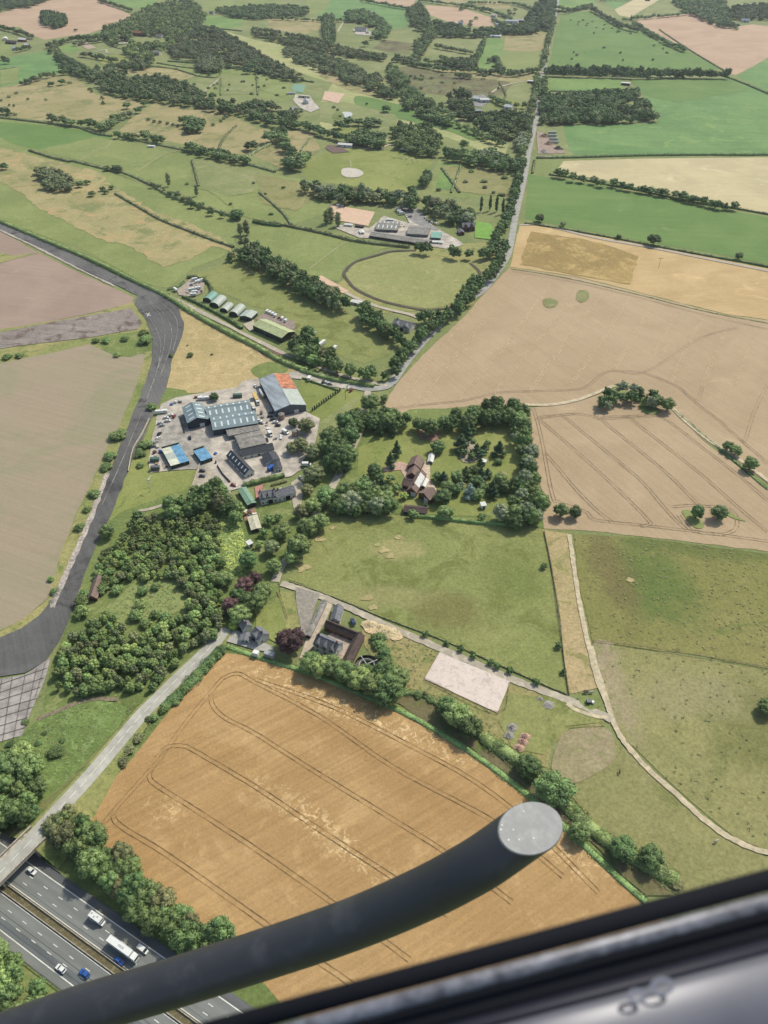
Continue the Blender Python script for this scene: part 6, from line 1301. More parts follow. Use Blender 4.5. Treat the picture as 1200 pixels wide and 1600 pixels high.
# wood chip heaps
def heap(px, py, r, h, mat, label, name='heap', sx=1.0, rz=0):
    p = G(px, py); rng = np.random.default_rng(int(px*7+py)); m = MB(); n, k = 20, 6
    m.v.append((0,0,h)); 
    for j in range(1, k+1):
        for i in range(n):
            q = j/k; a = 6.2832*i/n; rr = r*q*(1+rng.uniform(-.12,.12)); m.v.append((rr*math.cos(a)*sx, rr*math.sin(a), max(0, h*(math.cos(q*math.pi)*.5+.5)*(1+rng.uniform(-.25,.25))) if j < k else -.1))
    m.f += [(0, 1+i, 1+(i+1) % n) for i in range(n)]
    for j in range(k-1): m.f += [(1+j*n+i, 1+(j+1)*n+i, 1+(j+1)*n+(i+1) % n, 1+j*n+(i+1) % n) for i in range(n)]
    o = m.build(name, mat); o.location = (p.x, p.y, .6); o.rotation_euler.z = rz; tag(o, label, 'heap'); return o
CHIP = plain('wood_chip_pile', (226,194,150), .95, var=.2, scale=2); RUB = plain('rubble', (160,156,148), .95, var=.25, scale=2.5); SOIL = plain('soil_heap', (150,124,104), .95, var=.2, scale=1.5); RED = plain('reddish_spoil', (196,156,136), .95, var=.15, scale=1.5)
heap(578,977,3.4,1.1,CHIP,'pale wood chip heap nearest the parked car at the farm',sx=1.5); heap(605,990,4.6,1.5,CHIP,'largest pale wood chip heap beside the green mound',sx=1.6); heap(594,981,2.6,.9,CHIP,'small pale wood chip heap between the two larger ones')
heap(820,1152,2.2,1.3,RED,'upper end of the reddish spoil bank near the riding arena',sx=1.2); heap(816,1160,2.2,1.4,RED,'middle of the reddish spoil bank near the riding arena',sx=1.2); heap(810,1170,2.4,1.3,RED,'lower end of the reddish spoil bank near the riding arena',sx=1.2)
heap(800,1138,2.4,1.2,RUB,'grey rubble heap left of the reddish spoil bank',sx=1.2,rz=1); heap(795,1150,2.2,1.0,RUB,'lower grey rubble heap left of the reddish spoil bank',sx=1.1)
heap(857,1102,2.4,.5,RUB,'grey ash heap on the grass below the stone track',sx=1.2); heap(844,1093,1.4,.6,RUB,'small grey heap beside the ash heap')
heap(92,922,2.3,1.0,RUB,'upper broken concrete heap on the perimeter road verge'); heap(88,930,2.3,1.1,RUB,'middle broken concrete heap on the perimeter road verge'); heap(83,940,2.2,1.0,RUB,'lower broken concrete heap on the perimeter road verge')
heap(850,214,9,4,SOIL,'brown spoil heap in the tip beside the straight lane'); heap(858,226,9,4,SOIL,'brown and grey waste heap at the front of the tip'); heap(850,238,8,3,RUB,'pale rubble heap at the roadside corner of the tip'); heap(872,233,8,3.5,plain('dark_waste', (80,74,72), .95, var=.3, scale=1),'dark scrap heap on the right of the tip')
for k,(x,y) in enumerate(((863,207),(863,212),(865,217),(866,222))): boxvehicle(x,y,0,'pale container, %s of the four stacked behind the tip' % ('first from the far end','second from the far end','third from the far end','nearest')[k],'container',13,'silver',name='container')
# feeders and animals on the meadow
def hut(x, y, ang, label, s=1.0, name='field_shelter', wall='white', roof='white', w=3.5, l=7): return house(x,y,w*s,l*s,ang,label,2.4,2.9,wall,roof,'shelter',name,win=0)
hut(237,228,80,'white field shelter on the hedge below the second dry meadow',1.5)
for k,(x,y) in enumerate(((919,1083),(928,1086))): boxvehicle(x,y,20,('dark','light')[k]+' feed trough in the worn strip above the track junction','trough',1,'black') if False else None
m = MB(); p = G(919,1083); t_ = empty('feed_rack', (p.x,p.y,.6)); tag(t_, 'dark feed rack at the lower end of the worn strip', 'feeder')
MB().box(-2.4,-.2,-.6,.6,.5,1.1).build('trough', WM['dark'], t_)
for x in (-2.2,-.4): MB().box(x-.08,x+.08,-.5,.5,0,.5).build('leg', STEEL, t_)
MB().box(.4,2.4,-.4,.4,.3,.8).build('water_tank', PAINT['grey'], t_)
p = G(921,1099); t_ = empty('pump_hut', (p.x,p.y,.7)); tag(t_, 'small pump hut on the grass island at the track junction', 'hut')
MB().box(-1.6,.2,-1,1,0,1.5).build('wall', WM['dark'], t_); MB().box(-1.7,.3,-1.1,1.1,1.5,1.62).build('roof', RM['slate'], t_); MB().box(.9,1.9,-.9,.3,0,1.2).build('tank', PAINT['white'], t_)
def horse(px, py, ang, mat, label, name='horse'):
    p = G(px, py, .9); r = empty(name, (p.x,p.y,.5), R(ang)); me = bpy.data.meshes.new('body'); 
    V = [(0,0,1.25),(.6,0,1.3),(-.65,0,1.3),(1.0,0,1.55),(1.35,0,1.2),(1.6,0,.7),(1.85,0,.5),(.6,.18,.7),(.58,.18,.05),(.6,-.18,.7),(.66,-.18,.05),(-.7,.18,.75),(-.78,.18,.4),(-.7,.18,.05),(-.7,-.18,.75),(-.66,-.18,.4),(-.6,-.18,.05)]
    E = [(0,1),(0,2),(1,3),(3,4),(4,5),(5,6),(1,7),(7,8),(1,9),(9,10),(2,11),(11,12),(12,13),(2,14),(14,15),(15,16)]
    RR = [.34,.32,.33,.2,.15,.14,.08,.12,.07,.12,.07,.14,.08,.07,.14,.08,.07]
    me.from_pydata(V, E, []); o = link('body', me, mat, r); o.modifiers.new('skin','SKIN')
    for i, q in enumerate(me.skin_vertices[0].data): q.radius = (RR[i], RR[i]); q.use_root = i == 0
    o.modifiers.new('sub','SUBSURF').render_levels = 1
    MB().cyl((-.98,0,1.35),(-1.15,0,.6),.08,.03,6).build('tail', mat, r); return tag(r, label, 'horse')
HW = plain('horse_coat_white', (214,206,192), .8); HB = plain('horse_coat_brown', (110,80,60), .8); HD = plain('horse_coat_dark', (70,58,52), .8)
horse(1118,1315,20,HW,'white grazing horse near the track above the black door sill'); horse(968,1207,80,HB,'brown and white horse standing alone in the pasture above the ditch')
for k,(x,y) in enumerate(((1120,1317),)): pass
SW = plain('sheep_wool', (226,220,206), .9)
for k,(x,y) in enumerate(((617,247),(627,248),(635,249),(644,250),(653,252),(638,256),(646,254))):
    o = horse(x,y,20*k,SW,'white rug covered horse in the row on the stone circle pasture'); o['group'] = 'horses on the stone circle pasture'; o.scale = (1.6,1.6,1.6)
for k,(x,y) in enumerate(((686,128),(679,140),(717,126),(680,135))):
    o = horse(x,y,50*k,SW,'pale animal grazing on the rushy pasture'); o['group'] = 'animals on the rushy pasture'; o.scale = (1.6,1.6,1.6)
# grounded aircraft tail shaped object on the lawn: a small three bladed wind turbine with its mast lying on the grass
p = G(237,768); wt = empty('wind_turbine', (p.x,p.y,.0)); tag(wt, 'small white three bladed wind turbine standing on the lawn below the yard', 'wind turbine')
MB().cyl((0,0,0),(0,0,9),.22,.14,10).build('mast', PAINT['white'], wt)
hb = MB().cyl((-.8,.3,9.1),(1.4,-.5,9.1),.3,.2,10).build('nacelle', PAINT['silver'], wt)
for k in range(3):
    a = 2.3+k*2.094; d = Vector((.35*math.cos(a), .94*math.cos(a), math.sin(a))); u = Vector((-.9,.35,9.1)); m = MB(); m.bar(u, u+d*2.4, .42, .1); m.bar(u+d*2.4, u+d*4.4, .26, .07); m.build('blade', PAINT['white'], wt)
# power pole in the stubble, and poles
def pole(px, py, label, h=9, arm=2.2, ang=0):
    p = G(px, py); r = empty('utility_pole', (p.x,p.y,0), R(ang)); WP = plain('pole_wood', (92,80,68), .9)
    MB().cyl((0,0,0),(0,0,h),.16,.11,8).build('pole', WP, r); MB().box(-arm,arm,-.09,.09,h-.9,h-.7).build('crossarm', WP, r)
    for x in (-arm+.2, 0, arm-.2): MB().cyl((x,0,h-.7),(x,0,h-.4),.08,.05,6).build('insulator', PAINT['grey'], r)
    return tag(r, label, 'utility pole')
pole(1029,419,'wooden power pole standing alone in the golden stubble', 11, 3)
pole(437,927,'wooden power pole beside the copper beech lawn at the start of the stone track',8,1); pole(540,625,'thin pole on the grass behind the orange patched warehouse',8,.8)
# fences / walls
def fence(px, label, h=1.2, wall=False, mat=None, z=.6, name=None):
    c = catmull([G(x, y) for x, y in px], 4) if len(px) > 2 else [G(*px[0]), G(*px[1])]; o = c[0]; r = empty(name or ('boundary_wall' if wall else 'fence'), (o.x,o.y,z)); m = MB(); k = []; LT = sum((b-a).length for a, b in zip(c, c[1:]))
    for a, b in zip(c, c[1:]):
        a2, b2 = a-o, b-o
        if wall: m.bar((a2.x,a2.y,h/2), (b2.x,b2.y,h/2), .35, h)
        else:
            for zz in (.5, 1.0): m.bar((a2.x,a2.y,zz*h), (b2.x,b2.y,zz*h), .1, .14)
            n = max(1, int((b-a).length/max(3, LT/60)))
            for i in range(n): k.append(a2.lerp(b2, i/n))
    m.build('panel' if wall else 'rail', mat or plain('fence_timber', (150,134,112), .9), r)
    if k:
        pm = MB().bar((0,0,0), (0,0,h+.1), .14, .14).mesh('post')
        for q in k: pp = link('post', pm, mat or plain('fence_timber', (150,134,112), .9), r); pp.location = (q.x, q.y, 0)
    return tag(r, label, 'wall' if wall else 'fence')
fence([(312,728),(305,750),(296,773)],'pale wall between the lawn with the turbine and the car park',1.4,True,WM['cream']); fence([(234,656),(222,680),(208,705),(201,738)],'pale wall along the grass beside the old perimeter road',1.3,True,WM['cream'])
fence([(340,729),(348,742),(360,755)],'low dark wall through the car park towards the barn',1.2,True,WM['dark']); fence([(282,655),(286,668),(289,678)],'low dark wall in front of the navy gable shed',1.2,True,WM['dark'])
fence([(663,1062),(777,1115),(797,1066)],'timber rail fence on two sides of the pale pink riding arena'); fence([(436,925),(450,970)],'dark timber fence on the cottage lawn',1.3,mat=WM['dark'])
fence([(478,642),(489,640),(545,602),(560,596)],'thin white fence beside the row of slim conifers',.8,mat=PAINT['white']); fence([(405,805),(410,828)],'pale fence left of the small garden lawn',1.2,mat=WM['cream'])
fence([(889,1087),(882,1040),(876,990),(862,890),(850,832)],'long timber fence on the left of the worn strip'); fence([(926,1003),(1000,1012),(1060,1022),(1130,1033),(1200,1045)],'thin wire fence crossing the pastures on the right',1.0)
# ------------------------------------------------ vehicles of the estate
gy = 'cars parked in the industrial yard'
CARS = [(236+14,661,20,'silver'),(259,652,15,'white'),(266,648,20,'white'),(262,657,10,'white'),(253,664,25,'silver'),(249,677,70,'black'),(247,684,60,'white'),(243,690,60,'silver'),(239,697,30,'grey'),(272,650,80,'red'),
 (296.5,683.5,110,'black'),(316,735,-5,'black'),(316,743,-5,'navy'),(365,757,-20,'red'),(408,660,-15,'silver'),(405,657,-15,'white'),(422,650,0,'black'),(426,655,10,'black'),(430,659,10,'white'),(434,664,10,'black'),(417,687,-70,'black'),(424,648-4,0,'grey'),(399,592+11,-60,'white'),(441,726+39,-30,'white')]
LB = {'black':'black','white':'white','silver':'silver','red':'red','navy':'navy blue','grey':'grey'}
DESC = ['beside the small left lawn, second from the top','at the top left of the yard, left of the red one','at the top left of the yard, nearest the red one','in front of the white row at the top left','at the top left corner of the yard by the lawn','nose on to the left lawn','just below the black one by the left lawn','third along the left lawn','last along the left lawn above the bushes','beside the navy gable shed','alone on the pale concrete below the navy shed','in the small car park by the pale wall, upper one','in the small car park by the pale wall, lower one','near the start of the dark wall by the barn','right of the twin span shed, lower of two','right of the twin span shed, upper of two','under the gable of the orange patched warehouse, first','under the gable of the orange patched warehouse, second','between the dark ones under the warehouse gable','under the warehouse gable, nearest the round tank','in the alley right of the workshop','against the warehouse wall','behind the yellow lorry','by the red patio of the slate house']
for (x,y,a,p_), d in zip(CARS, DESC): car(x,y,a,p_,'%s car %s' % (LB[p_], d),gy,z=.87)
car(422,678,-62,'white','white van standing between the workshop and the round tanks',None,'van',s=1.15,z=.87); car(446,675,-40,'white','white van parked beside the brick walled tanks right of the yard',None,'van',s=1.1,z=.87)
lorry(400,623,heading((393,612),(404,636))*57.2958,'lorry with a long yellow trailer in the industrial yard',z=.87,box='yellow',cab='white',L=11,marks=False,name='articulated_lorry')
lorry(396,636,heading((393,630),(398,644))*57.2958,'short cream bodied lorry beside the yellow one',z=.87,box='cream',cab='white',L=5.5,marks=False,name='lorry')
def tank(px, py, ang, L, rad, label):
    p = G(px, py, 1.6); r = empty('tanker_trailer', (p.x,p.y,.87), R(ang)); MB().cyl((-L/2,0,1.9),(L/2,0,1.9),rad,n=16).build('tank', PAINT['white'], r, True); MB().box(-L/2+.5,L/2-.5,-.8,.8,.6,.95).build('chassis', PAINT['black'], r); wheels(r,(-L/2+1,-L/2+2.3),1.0,.48); return tag(r,label,'tanker')
tank(409,616,heading((403,606),(414,626))*57.2958,10,1.2,'white tanker trailer along the wall of the orange patched warehouse')
for k,(x,y) in enumerate(((440,652),(461,678))):
    p = G(x,y,2); r = empty('silo', (p.x,p.y,.7)); MB().cyl((0,0,0),(0,0,4.2),2.3,n=20).build('wall', plain('silo_brick', (180,150,134), .9), r); MB().cyl((0,0,4.2),(0,0,5.2),2.4,.3,20).build('roof', RM['asb'], r); tag(r, ('round pale silo under the warehouse gable','round pale silo at the right corner of the yard')[k], 'silo')
boxvehicle(252,643,10,'long white static caravan at the top left corner of the yard','caravan',9); boxvehicle(318,622,5,'white static caravan behind the navy gable shed','caravan',9); boxvehicle(371,618,5,'dark green container behind the twin span shed','container',7,'green')
boxvehicle(483,591,80,'small white kiosk at the warehouse driveway','container',4.5,'white'); car(505,596,70,'black','black car on the warehouse driveway','cars on the warehouse driveway',z=.87); car(510,597,-20,'white','white car beside the black one on the warehouse driveway','cars on the warehouse driveway',z=.87); car(516,599,-20,'silver','silver car at the right of the driveway row','cars on the warehouse driveway',z=.87)
car(545,606,60,'white','white car near the end of the slim conifers',None,z=.87); car(549,609,60,'red','red car near the end of the slim conifers',None,z=.87)
car(479,726,0,'white','white van by the brownish trees at the lane junction',None,'van',s=1.2,z=.87); car(470,746,-55,'silver','silver car where the lane meets the garden yard',None,z=.87)
car(480,790,80,'black','black car parked under trees on the lane loop',None,z=.87); car(480,796,70,'grey','dark grey car below the black one on the lane loop',None,z=.87)
car(551.5,971,110,'navy','dark blue car parked above the farm courtyard',None,z=.87,s=1.15); boxvehicle(400,1021,-20,'small flat white trailer in the lay by beneath the white cottage','container',3,'white'); boxvehicle(421,1023,-20,'grey flat roofed lock up at the end of the lay by','container',5.5,'silver'); boxvehicle(465,1003,-20,'white gate bar box beside the copper beech','shed',2) if False else None
B('shed', 'reddish brown roofed hut on the plantation edge by the perimeter road', 'hut', (137,935),(150,938),(148,903), 2.6, 4.8, 'brick','tile', win=3)
# huts behind the hedge
for k,(x,y,w,l,he,hr,rf,lb) in enumerate(((329,466,9,14,1.2,4.6,'teal','teal green rounded hut, first of the row'),(341,473,10,17,1.2,5,'sage','large grey green rounded hut, second of the row'),(354.5,482,8,13,1.1,4.2,'sage','smaller grey green rounded hut, third of the row'),(371,487,9,17,1.2,5,'sage','grey green rounded hut beside the flat gabled shed'))):
    house(x,y,w,l,heading((335,478),(348,466))*57.2958-90,lb,he,hr,'green',rf,'hut','nissen_hut',arch=True,win=0)
B('shed', 'sage roofed gable shed at the end of the row of rounded huts', 'shed', (374,494),(389,500),(384,485), 3.6, 5, 'green','sage', ridge='L', win=0)
B('agricultural_shed', 'long shed with a light green roof and dark green walls', 'shed', (395,508),(440,528),(412,497), 5, 7.4, 'green','lgreen', ridge='W', win=0)
gvan = 'vans parked behind the light green roofed shed'
for k,(x,y) in enumerate(((418,486),(422.5,488),(427,490),(431,492.5),(441.5,497),(447,500.5))): car(x,y,heading((415,491),(423,484))*57.2958,'white','%s white van in the row behind the light green roofed shed' % ('first','second','third','fourth','fifth','last')[k],gvan,'van',z=.87)
car(437,496,45,'red','dark red car between the white vans behind the light green roofed shed',None,z=.87)
for k,(x,y) in enumerate(((488,523),(503,536),(521,545))): boxvehicle(x,y,heading((480,530),(492,521))*57.2958,('upper','middle','lower')[k]+' flat white roofed trailer beside the tree belt','container',9,'white','flat white trailers',name='trailer')
gcv = 'caravans in the hedged yard at the bend'
for k,(x,y,a) in enumerate(((304,436,30),(309,440,30),(313,438,30),(274,452,-50),(299,452,20),(304,456,20),(309,450,20),(302,460,10))): boxvehicle(x,y,a,'%s in the hedged caravan yard' % ('upper left caravan','middle caravan of the upper group','upper right caravan','lone white caravan by the left hedge','left caravan of the lower cluster','lower caravan of the lower cluster','right caravan of the lower cluster','caravan nearest the lower hedge')[k],'caravan',6,'white',gcv)
# stables complex
B('stable_block','grey fibre cement stable with small rooflights at the middle of the riding yard','stable',(587,358),(620,363),(592,345),3.4,5.4,'grey','asb',ridge='W',win=4,sky=5)
B('stable_block','grey roofed barn at the right of the riding yard','stable',(636,365),(668,369),(641,352),3.6,6,'grey','asb',ridge='W',win=3)
B('stable_block','very long low grey roofed stable along the dark hedge','stable',(577,368),(668,382),(580,361),2.8,4.2,'dark','asb',ridge='W',win=9)
B('office','small teal roofed block beside the riding yard barn','office',(673,371),(688,373),(676,362),3,3.6,'bluegrey','teal',ridge='W',win=2)
hut(684,378,80,'long white roofed shelter below the teal roofed block',1.6,w=3); hut(565,362,10,'white roofed box at the left of the riding yard',1.3); hut(545,351,75,'white and brown sheds under the pink arena, left of two',1.4); hut(562,353,75,'dark sheds under the pink arena, right of two',1.4,wall='dark',roof='brown')
hut(532,320,75,'white roofed shelter above the pink riding arena',1.2); hut(610,343,75,'white roofed strip shed behind the middle stable',1.2)
gv2 = 'white horse vans in the far row of the stable car park'
for k,(x,y) in enumerate(((629,320.5),(633.5,321),(637.5,321.5),(642,322))): car(x,y,100,'white','%s white horse van of the far row in the stable car park' % ('first','second','third','fourth')[k],gv2,'van',z=.87,s=1.25)
for k,(x,y) in enumerate(((623,327),(625,331),(628,333.5))): car(x,y,10,'white','%s white horse van at the left edge of the stable car park' % ('upper','middle','lower')[k],'horse vans at the left edge','van',z=.87,s=1.3)
car(640.5,338,20,'silver','silver van in the middle of the stable car park',None,'van',z=.87)
for k,(x,y) in enumerate(((664.5,339.5),(667.5,343),(671,345.5),(674.5,346.5),(678.5,348),(682,349))): car(x,y,70,('white','silver','black','white','silver','white')[k],'%s car of the slanting row in the stable car park' % ('first white','second, silver','third, black','fourth, white','fifth, silver','last, white')[k],'slanting row of cars',z=.87,s=1.15)
house(731,354,9,14,100,'dark slate roofed house beside the bright green lawn',5,8.5,'brick','slate',dormers=2,chimney=1); house(720,362,6,10,10,'low dark annexe left of the slate roofed lane house',3,4.6,'brick','slate')
hut(791,343,0,'white box body on the lane verge above the golden stubble',.8)
# lodge near the lane bend
B('lodge', 'grey roofed lodge hidden in the trees below the oval pasture', 'house', (612,507),(640,514),(616,497), 4, 7, 'white','slate', ridge='W', win=3, chimney=1, dormers=2)
hut(557,472,60,'pale roofed shed left of the lane under the oval pasture',1.5); 
car(806,168+22,80,'white','white car on the far straight lane beside the rectangular wood',None,z=.87,s=1.3); 
# far houses
FH = [(455,172-0,9,34,-20,'long grey slate roofed stable range of the far farmhouse',4,7,'dark','slate'),(478,158,9,16,5,'far farmhouse with pale roof above its slate range',5,8,'white','pale'),(476,150,8,22,70,'cream roofed building above the far farmhouse',4,5,'cream','cream'),
 (553,225-8,8,26,75,'white walled long bungalow at the far driveway',3,4.5,'white','pale'),(540,226,9,22,75,'pale roofed barn below the far bungalow',3.5,5,'white','white'),(564,46,13,30,80,'large grey roofed house by the far green field',6,10,'white','slate'),(581,39,10,18,80,'second grey roofed block beside the far large house',5,9,'brick','slate'),(574,50,8,10,0,'white annexe of the far large house',4,5,'white','pale'),
 (745,154,10,18,60,'white walled house among the trees left of the lane',5,8,'white','white'),(757,156,9,16,90,'second white house among the trees left of the lane',5,7,'white','white'),(713,163,9,14,20,'brick house half hidden by trees',5,8,'brick','slate'),(745,173,8,16,80,'small pale house below the white ones',4,6,'brick','pale'),(795,167,10,14,60,'white gabled house near the far lane',5,8,'white','white'),(831,127,7,16,70,'white roofed barn beside the far lane',4,5,'dark','white'),
 (772,56,12,36,75,'pale roofed riding hall at the far centre',4,6,'white','white'),(800,33,16,34,75,'large white roofed barn at the far lane end',6,8,'white','pale'),(772,24,12,16,60,'cream roofed house at the far centre',6,9,'white','cream'),(812,32,10,24,70,'smaller pale barn beside the large far barn',5,7,'brick','pale'),(780,38,10,20,80,'long pale shed left of the large far barn',4,6,'white','pale'),
 (720,36,8,14,70,'white house in the dark belt of the far centre',4,7,'white','pale'),(978,130,8,16,70,'white roofed hut beside the rectangular wood',4,5,'dark','white'),(1165,32,10,22,60,'blue grey roofed farmhouse at the upper right',5,9,'white','pale'),(1150,38,8,20,70,'low barn left of the upper right farmhouse',4,6,'dark','asb'),
 (36,62,12,24,70,'white roofed house at the far left hamlet',5,8,'brick','white'),(24,75,10,20,40,'pale roofed house below the far left hamlet',5,7,'white','pale'),(8,60,10,22,20,'white roofed barn at the left edge of the hamlet',4,6,'white','white'),(18,66,12,28,70,'dark brown roofed barn in the far left hamlet',4,7,'dark','brown'),(42,70,8,14,60,'small white shed in the far left hamlet',3,5,'white','white'),
 (218,52,14,30,80,'red roofed manor house in the dark far wood',7,11,'brick','red'),(250,56,12,18,60,'white walled house right of the red roofed manor',5,8,'white','tile'),(185,59,10,26,110,'long greenhouse like roof left of the far wood houses',3,5,'white','pale'),(192,68,8,22,110,'low white roofed row in the far garden',3,4,'white','cream'),(245,82,12,18,70,'cream walled house under the far plantation',6,9,'cream','asb'),(180,132,9,16,50,'white gabled house in the long dark wood',6,9,'white','slate'),
 (306,153,8,14,30,'white gabled house at the edge of the far sports field',5,8,'white','slate'),(372,20,10,20,60,'white house among the trees at the top left',5,8,'white','pale'),(285,5,12,20,60,'pale house at the upper edge of the photo',5,8,'white','pale'),(331,20,8,14,60,'small white gable behind the far bright green field',4,7,'white','slate'),(135,58,8,22,80,'pale roofed shed row along the far garden wall',3,4,'white','cream'),(455,145,8,14,100,'row of pale solar roofed sheds by the tennis court',3,4,'white','pale'),
 (645,229-7,6,10,60,'white caravan like hut in the dark wood',3,4,'white','white'),(632,234,5,9,70,'white roofed field shelter on the driveway hedge',3,4,'dark','white'),(1012,0,10,14,60,'dark water tank like block in the far stubble strip',3,4,'dark','brown'),(753,198,5,9,70,'small white hut in the olive paddock',3,4,'white','white')]
for x,y,w,l,a,lb,he,hr,wl,rf in FH: house(x,y,w,l,a+90 if False else a,lb,he,hr,wl,rf,win=3,chimney=1 if hr >= 8 else 0)
# lane hut
rs = random.Random(5)
for poly_, n_, gp_, lb_ in (([(262,636),(300,625),(330,625),(330,618),(275,628)],9,'stacked materials behind the sheds','stack of stored materials on the upper edge of the industrial yard'),([(245,690),(258,690),(262,735),(238,738)],8,'stacked materials by the left bays','stack of stored materials beside the left covered bays'),([(395,640),(410,640),(425,670),(440,680),(450,690),(430,690),(410,670)],10,'stacked materials in the alley','stack of stored materials in the alley right of the workshop'),([(300,720),(335,700),(350,720),(330,730)],4,'stacked materials below the small bay','stack of stored materials near the smaller blue covered bay'),
 ([(590,345),(640,350),(640,360),(600,350)],6,'stacked materials in the riding yard','stack of stored materials between the riding yard stables'),([(287,448),(318,442),(316,458),(295,464)],12,'stored materials in the caravan yard','stored crates and scrap in the hedged caravan yard'),([(384,800),(400,798),(402,808),(386,812)],9,'junk in the fenced garden yard','old boards and junk in the yard below the mint green roofed barn')):
    W_ = [tuple(G(*q_)[:2]) for q_ in poly_]; c_ = 0; xs = [w_[0] for w_ in W_]; ys = [w_[1] for w_ in W_]
    for _ in range(4000):
        if c_ >= n_: break
        x_, y_ = rs.uniform(min(xs), max(xs)), rs.uniform(min(ys), max(ys))
        if not inside(x_, y_, W_): continue
        c_ += 1; L1, W1, H1 = rs.uniform(1.2,3.2), rs.uniform(1,2), rs.uniform(.7,1.8); m = MB()
        k_ = rs.randint(2,4)
        for i in range(k_): m.box(-L1/2+i*L1/k_, -L1/2+(i+.92)*L1/k_, -W1/2+rs.uniform(-.1,.1), W1/2, 0, H1*rs.uniform(.6,1))
        o_ = m.build('material_stack', rs.choice([PAINT['grey'], PAINT['silver'], PAINT['white'], plain('pallet_wood', (176,146,110), .9), plain('rusty_metal', (140,96,74), .8), PAINT['blue'], PAINT['cream']])); o_.location = (x_, y_, .8); o_.rotation_euler.z = rs.uniform(0, 3); tag(o_, lb_, 'material stack', gp_)
# ------------------------------------------------ helicopter parts close to the camera
def obj_bez(pts): return pts
SKM, nt, b_ = nm('skid_black_paint'); v = pos(nt)
tc = nt.nodes.new('ShaderNodeTexCoord'); f = noise(nt, tc.outputs['Object'], 14, 6, .7); f2 = noise(nt, tc.outputs['Object'], 5, 3, .6)
c_ = mixc(nt, ramp(nt, f, .5, .75), (.026,.0265,.0275,1), (.044,.0445,.0455,1)); c_ = mixc(nt, ramp(nt, f2, .56, .68), c_, (.045,.045,.045,1)); nt.links.new(c_, b_.inputs['Base Color']); b_.inputs['Roughness'].default_value = .5; b_.inputs['Specular IOR Level'].default_value = .45
rr_ = nt.nodes.new('ShaderNodeMapRange'); rr_.inputs[3].default_value = .42; rr_.inputs[4].default_value = .55; nt.links.new(f, rr_.inputs[0]); nt.links.new(rr_.outputs[0], b_.inputs['Roughness'])
CAPM, nt, b_ = nm('skid_end_grey'); tc = nt.nodes.new('ShaderNodeTexCoord'); f = noise(nt, tc.outputs['Object'], 30, 6, .7)
nt.links.new(mixc(nt, ramp(nt, f, .4, .7), C(112,116,118), C(138,142,144)), b_.inputs['Base Color']); b_.inputs['Roughness'].default_value = .55
e = empty('helicopter_skid', D(829,1294,1.6)); o = Vector(e.location); tag(e, 'curved dark tube of the helicopter landing skid ending in a pale grey disc', 'landing skid')
CL = [(-150,1675,1.75,36),(11,1619,1.72,36),(131,1577,1.7,36),(244,1544,1.68,36),(412,1491,1.66,36.5),(547,1445,1.64,37.5),(660,1397,1.62,39),(740,1355,1.61,40.3),(786,1325,1.605,40.6)]
CL = [(x, y, .0541*F/r_, r_) for x, y, d, r_ in CL]
cp = [D(x, y, d) for x, y, d, r_ in CL]; RT = .0541
ec = D(829,1294,CL[-1][2]); q = catmull(cp, 8); m = MB(); n = 48; N_ = len(q)
def proj2(p): d = p-Vector((0,0,H)); z = d.y*CP - d.z*SP; return (600+F*d.x/z, 800-F*(d.y*SP+d.z*CP)/z)
tdir = (ec-q[-1]).normalized(); rings = []
for i, p_ in enumerate(q):
    t_ = (q[min(i+1, N_-1)]-q[max(i-1, 0)]).normalized(); w_e = max(0, (i-(N_-9))/8); t_ = (t_*(1-w_e)+tdir*w_e).normalized(); vw = (p_-Vector((0,0,H))).normalized()
    a_ = t_.cross(vw).normalized(); b2 = a_.cross(t_).normalized(); b2 = -b2 if b2.dot(vw) > 0 else b2      # b2 faces the viewer
    rings.append([p_+a_*RT*math.cos(6.28318*j/n)+b2*RT*math.sin(6.28318*j/n) for j in range(n)])
# the tube is cut off by a slanting plane; its slope comes from the measured ellipse of the cut (100 x 75 px)
ti = (Vector(proj2(ec))-Vector(proj2(q[-1]))).normalized(); pa = (Vector(proj2(q[-1]+a_*.01))-Vector(proj2(q[-1]))).normalized()
kx, ky = Vector((50,-4)), Vector((2.9,37.3)); rp = math.sqrt(kx.dot(pa)**2+ky.dot(pa)**2)
ca = (kx.dot(pa)*kx.dot(ti)+ky.dot(pa)*ky.dot(ti))/rp; cb = math.sqrt(max(1, kx.dot(ti)**2+ky.dot(ti)**2-ca*ca)); mpp = RT/rp
endr = [rings[-1][j]+tdir*((ec-q[-1]).length+mpp*(ca*math.cos(6.28318*j/n)-cb*math.sin(6.28318*j/n))) for j in range(n)]
nrm_end = (endr[n//4]-endr[0]).cross(endr[n//2]-endr[0]).normalized(); nrm_end = -nrm_end if nrm_end.dot((ec-Vector((0,0,H)))) > 0 else nrm_end
rings = rings[:-2]; rings.append([p_ for p_ in endr])
ex, ey = (endr[0]-endr[n//2])*.5, (endr[3*n//4]-endr[n//4])*.5
for rg in rings: m.v += [tuple(p_-o) for p_ in rg]
for i in range(len(rings)-1): m.f += [(i*n+j, i*n+(j+1) % n, (i+1)*n+(j+1) % n, (i+1)*n+j) for j in range(n)]
m.build('tube', SKM, e, True)
m = MB(); el = endr; ec = sum(endr, Vector())/n; m.v = [tuple(ec+(p_-ec)*.995+nrm_end*.0004-o) for p_ in el]+[tuple(ec+(p_-ec)*.965+nrm_end*.003-o) for p_ in el]+[tuple(ec+nrm_end*.003-o)]
m.f = [(j, (j+1) % n, n+(j+1) % n, n+j) for j in range(n)]+[(n+j, n+(j+1) % n, 2*n) for j in range(n)]
m.build('end_cap', CAPM, e)
m = MB(); 
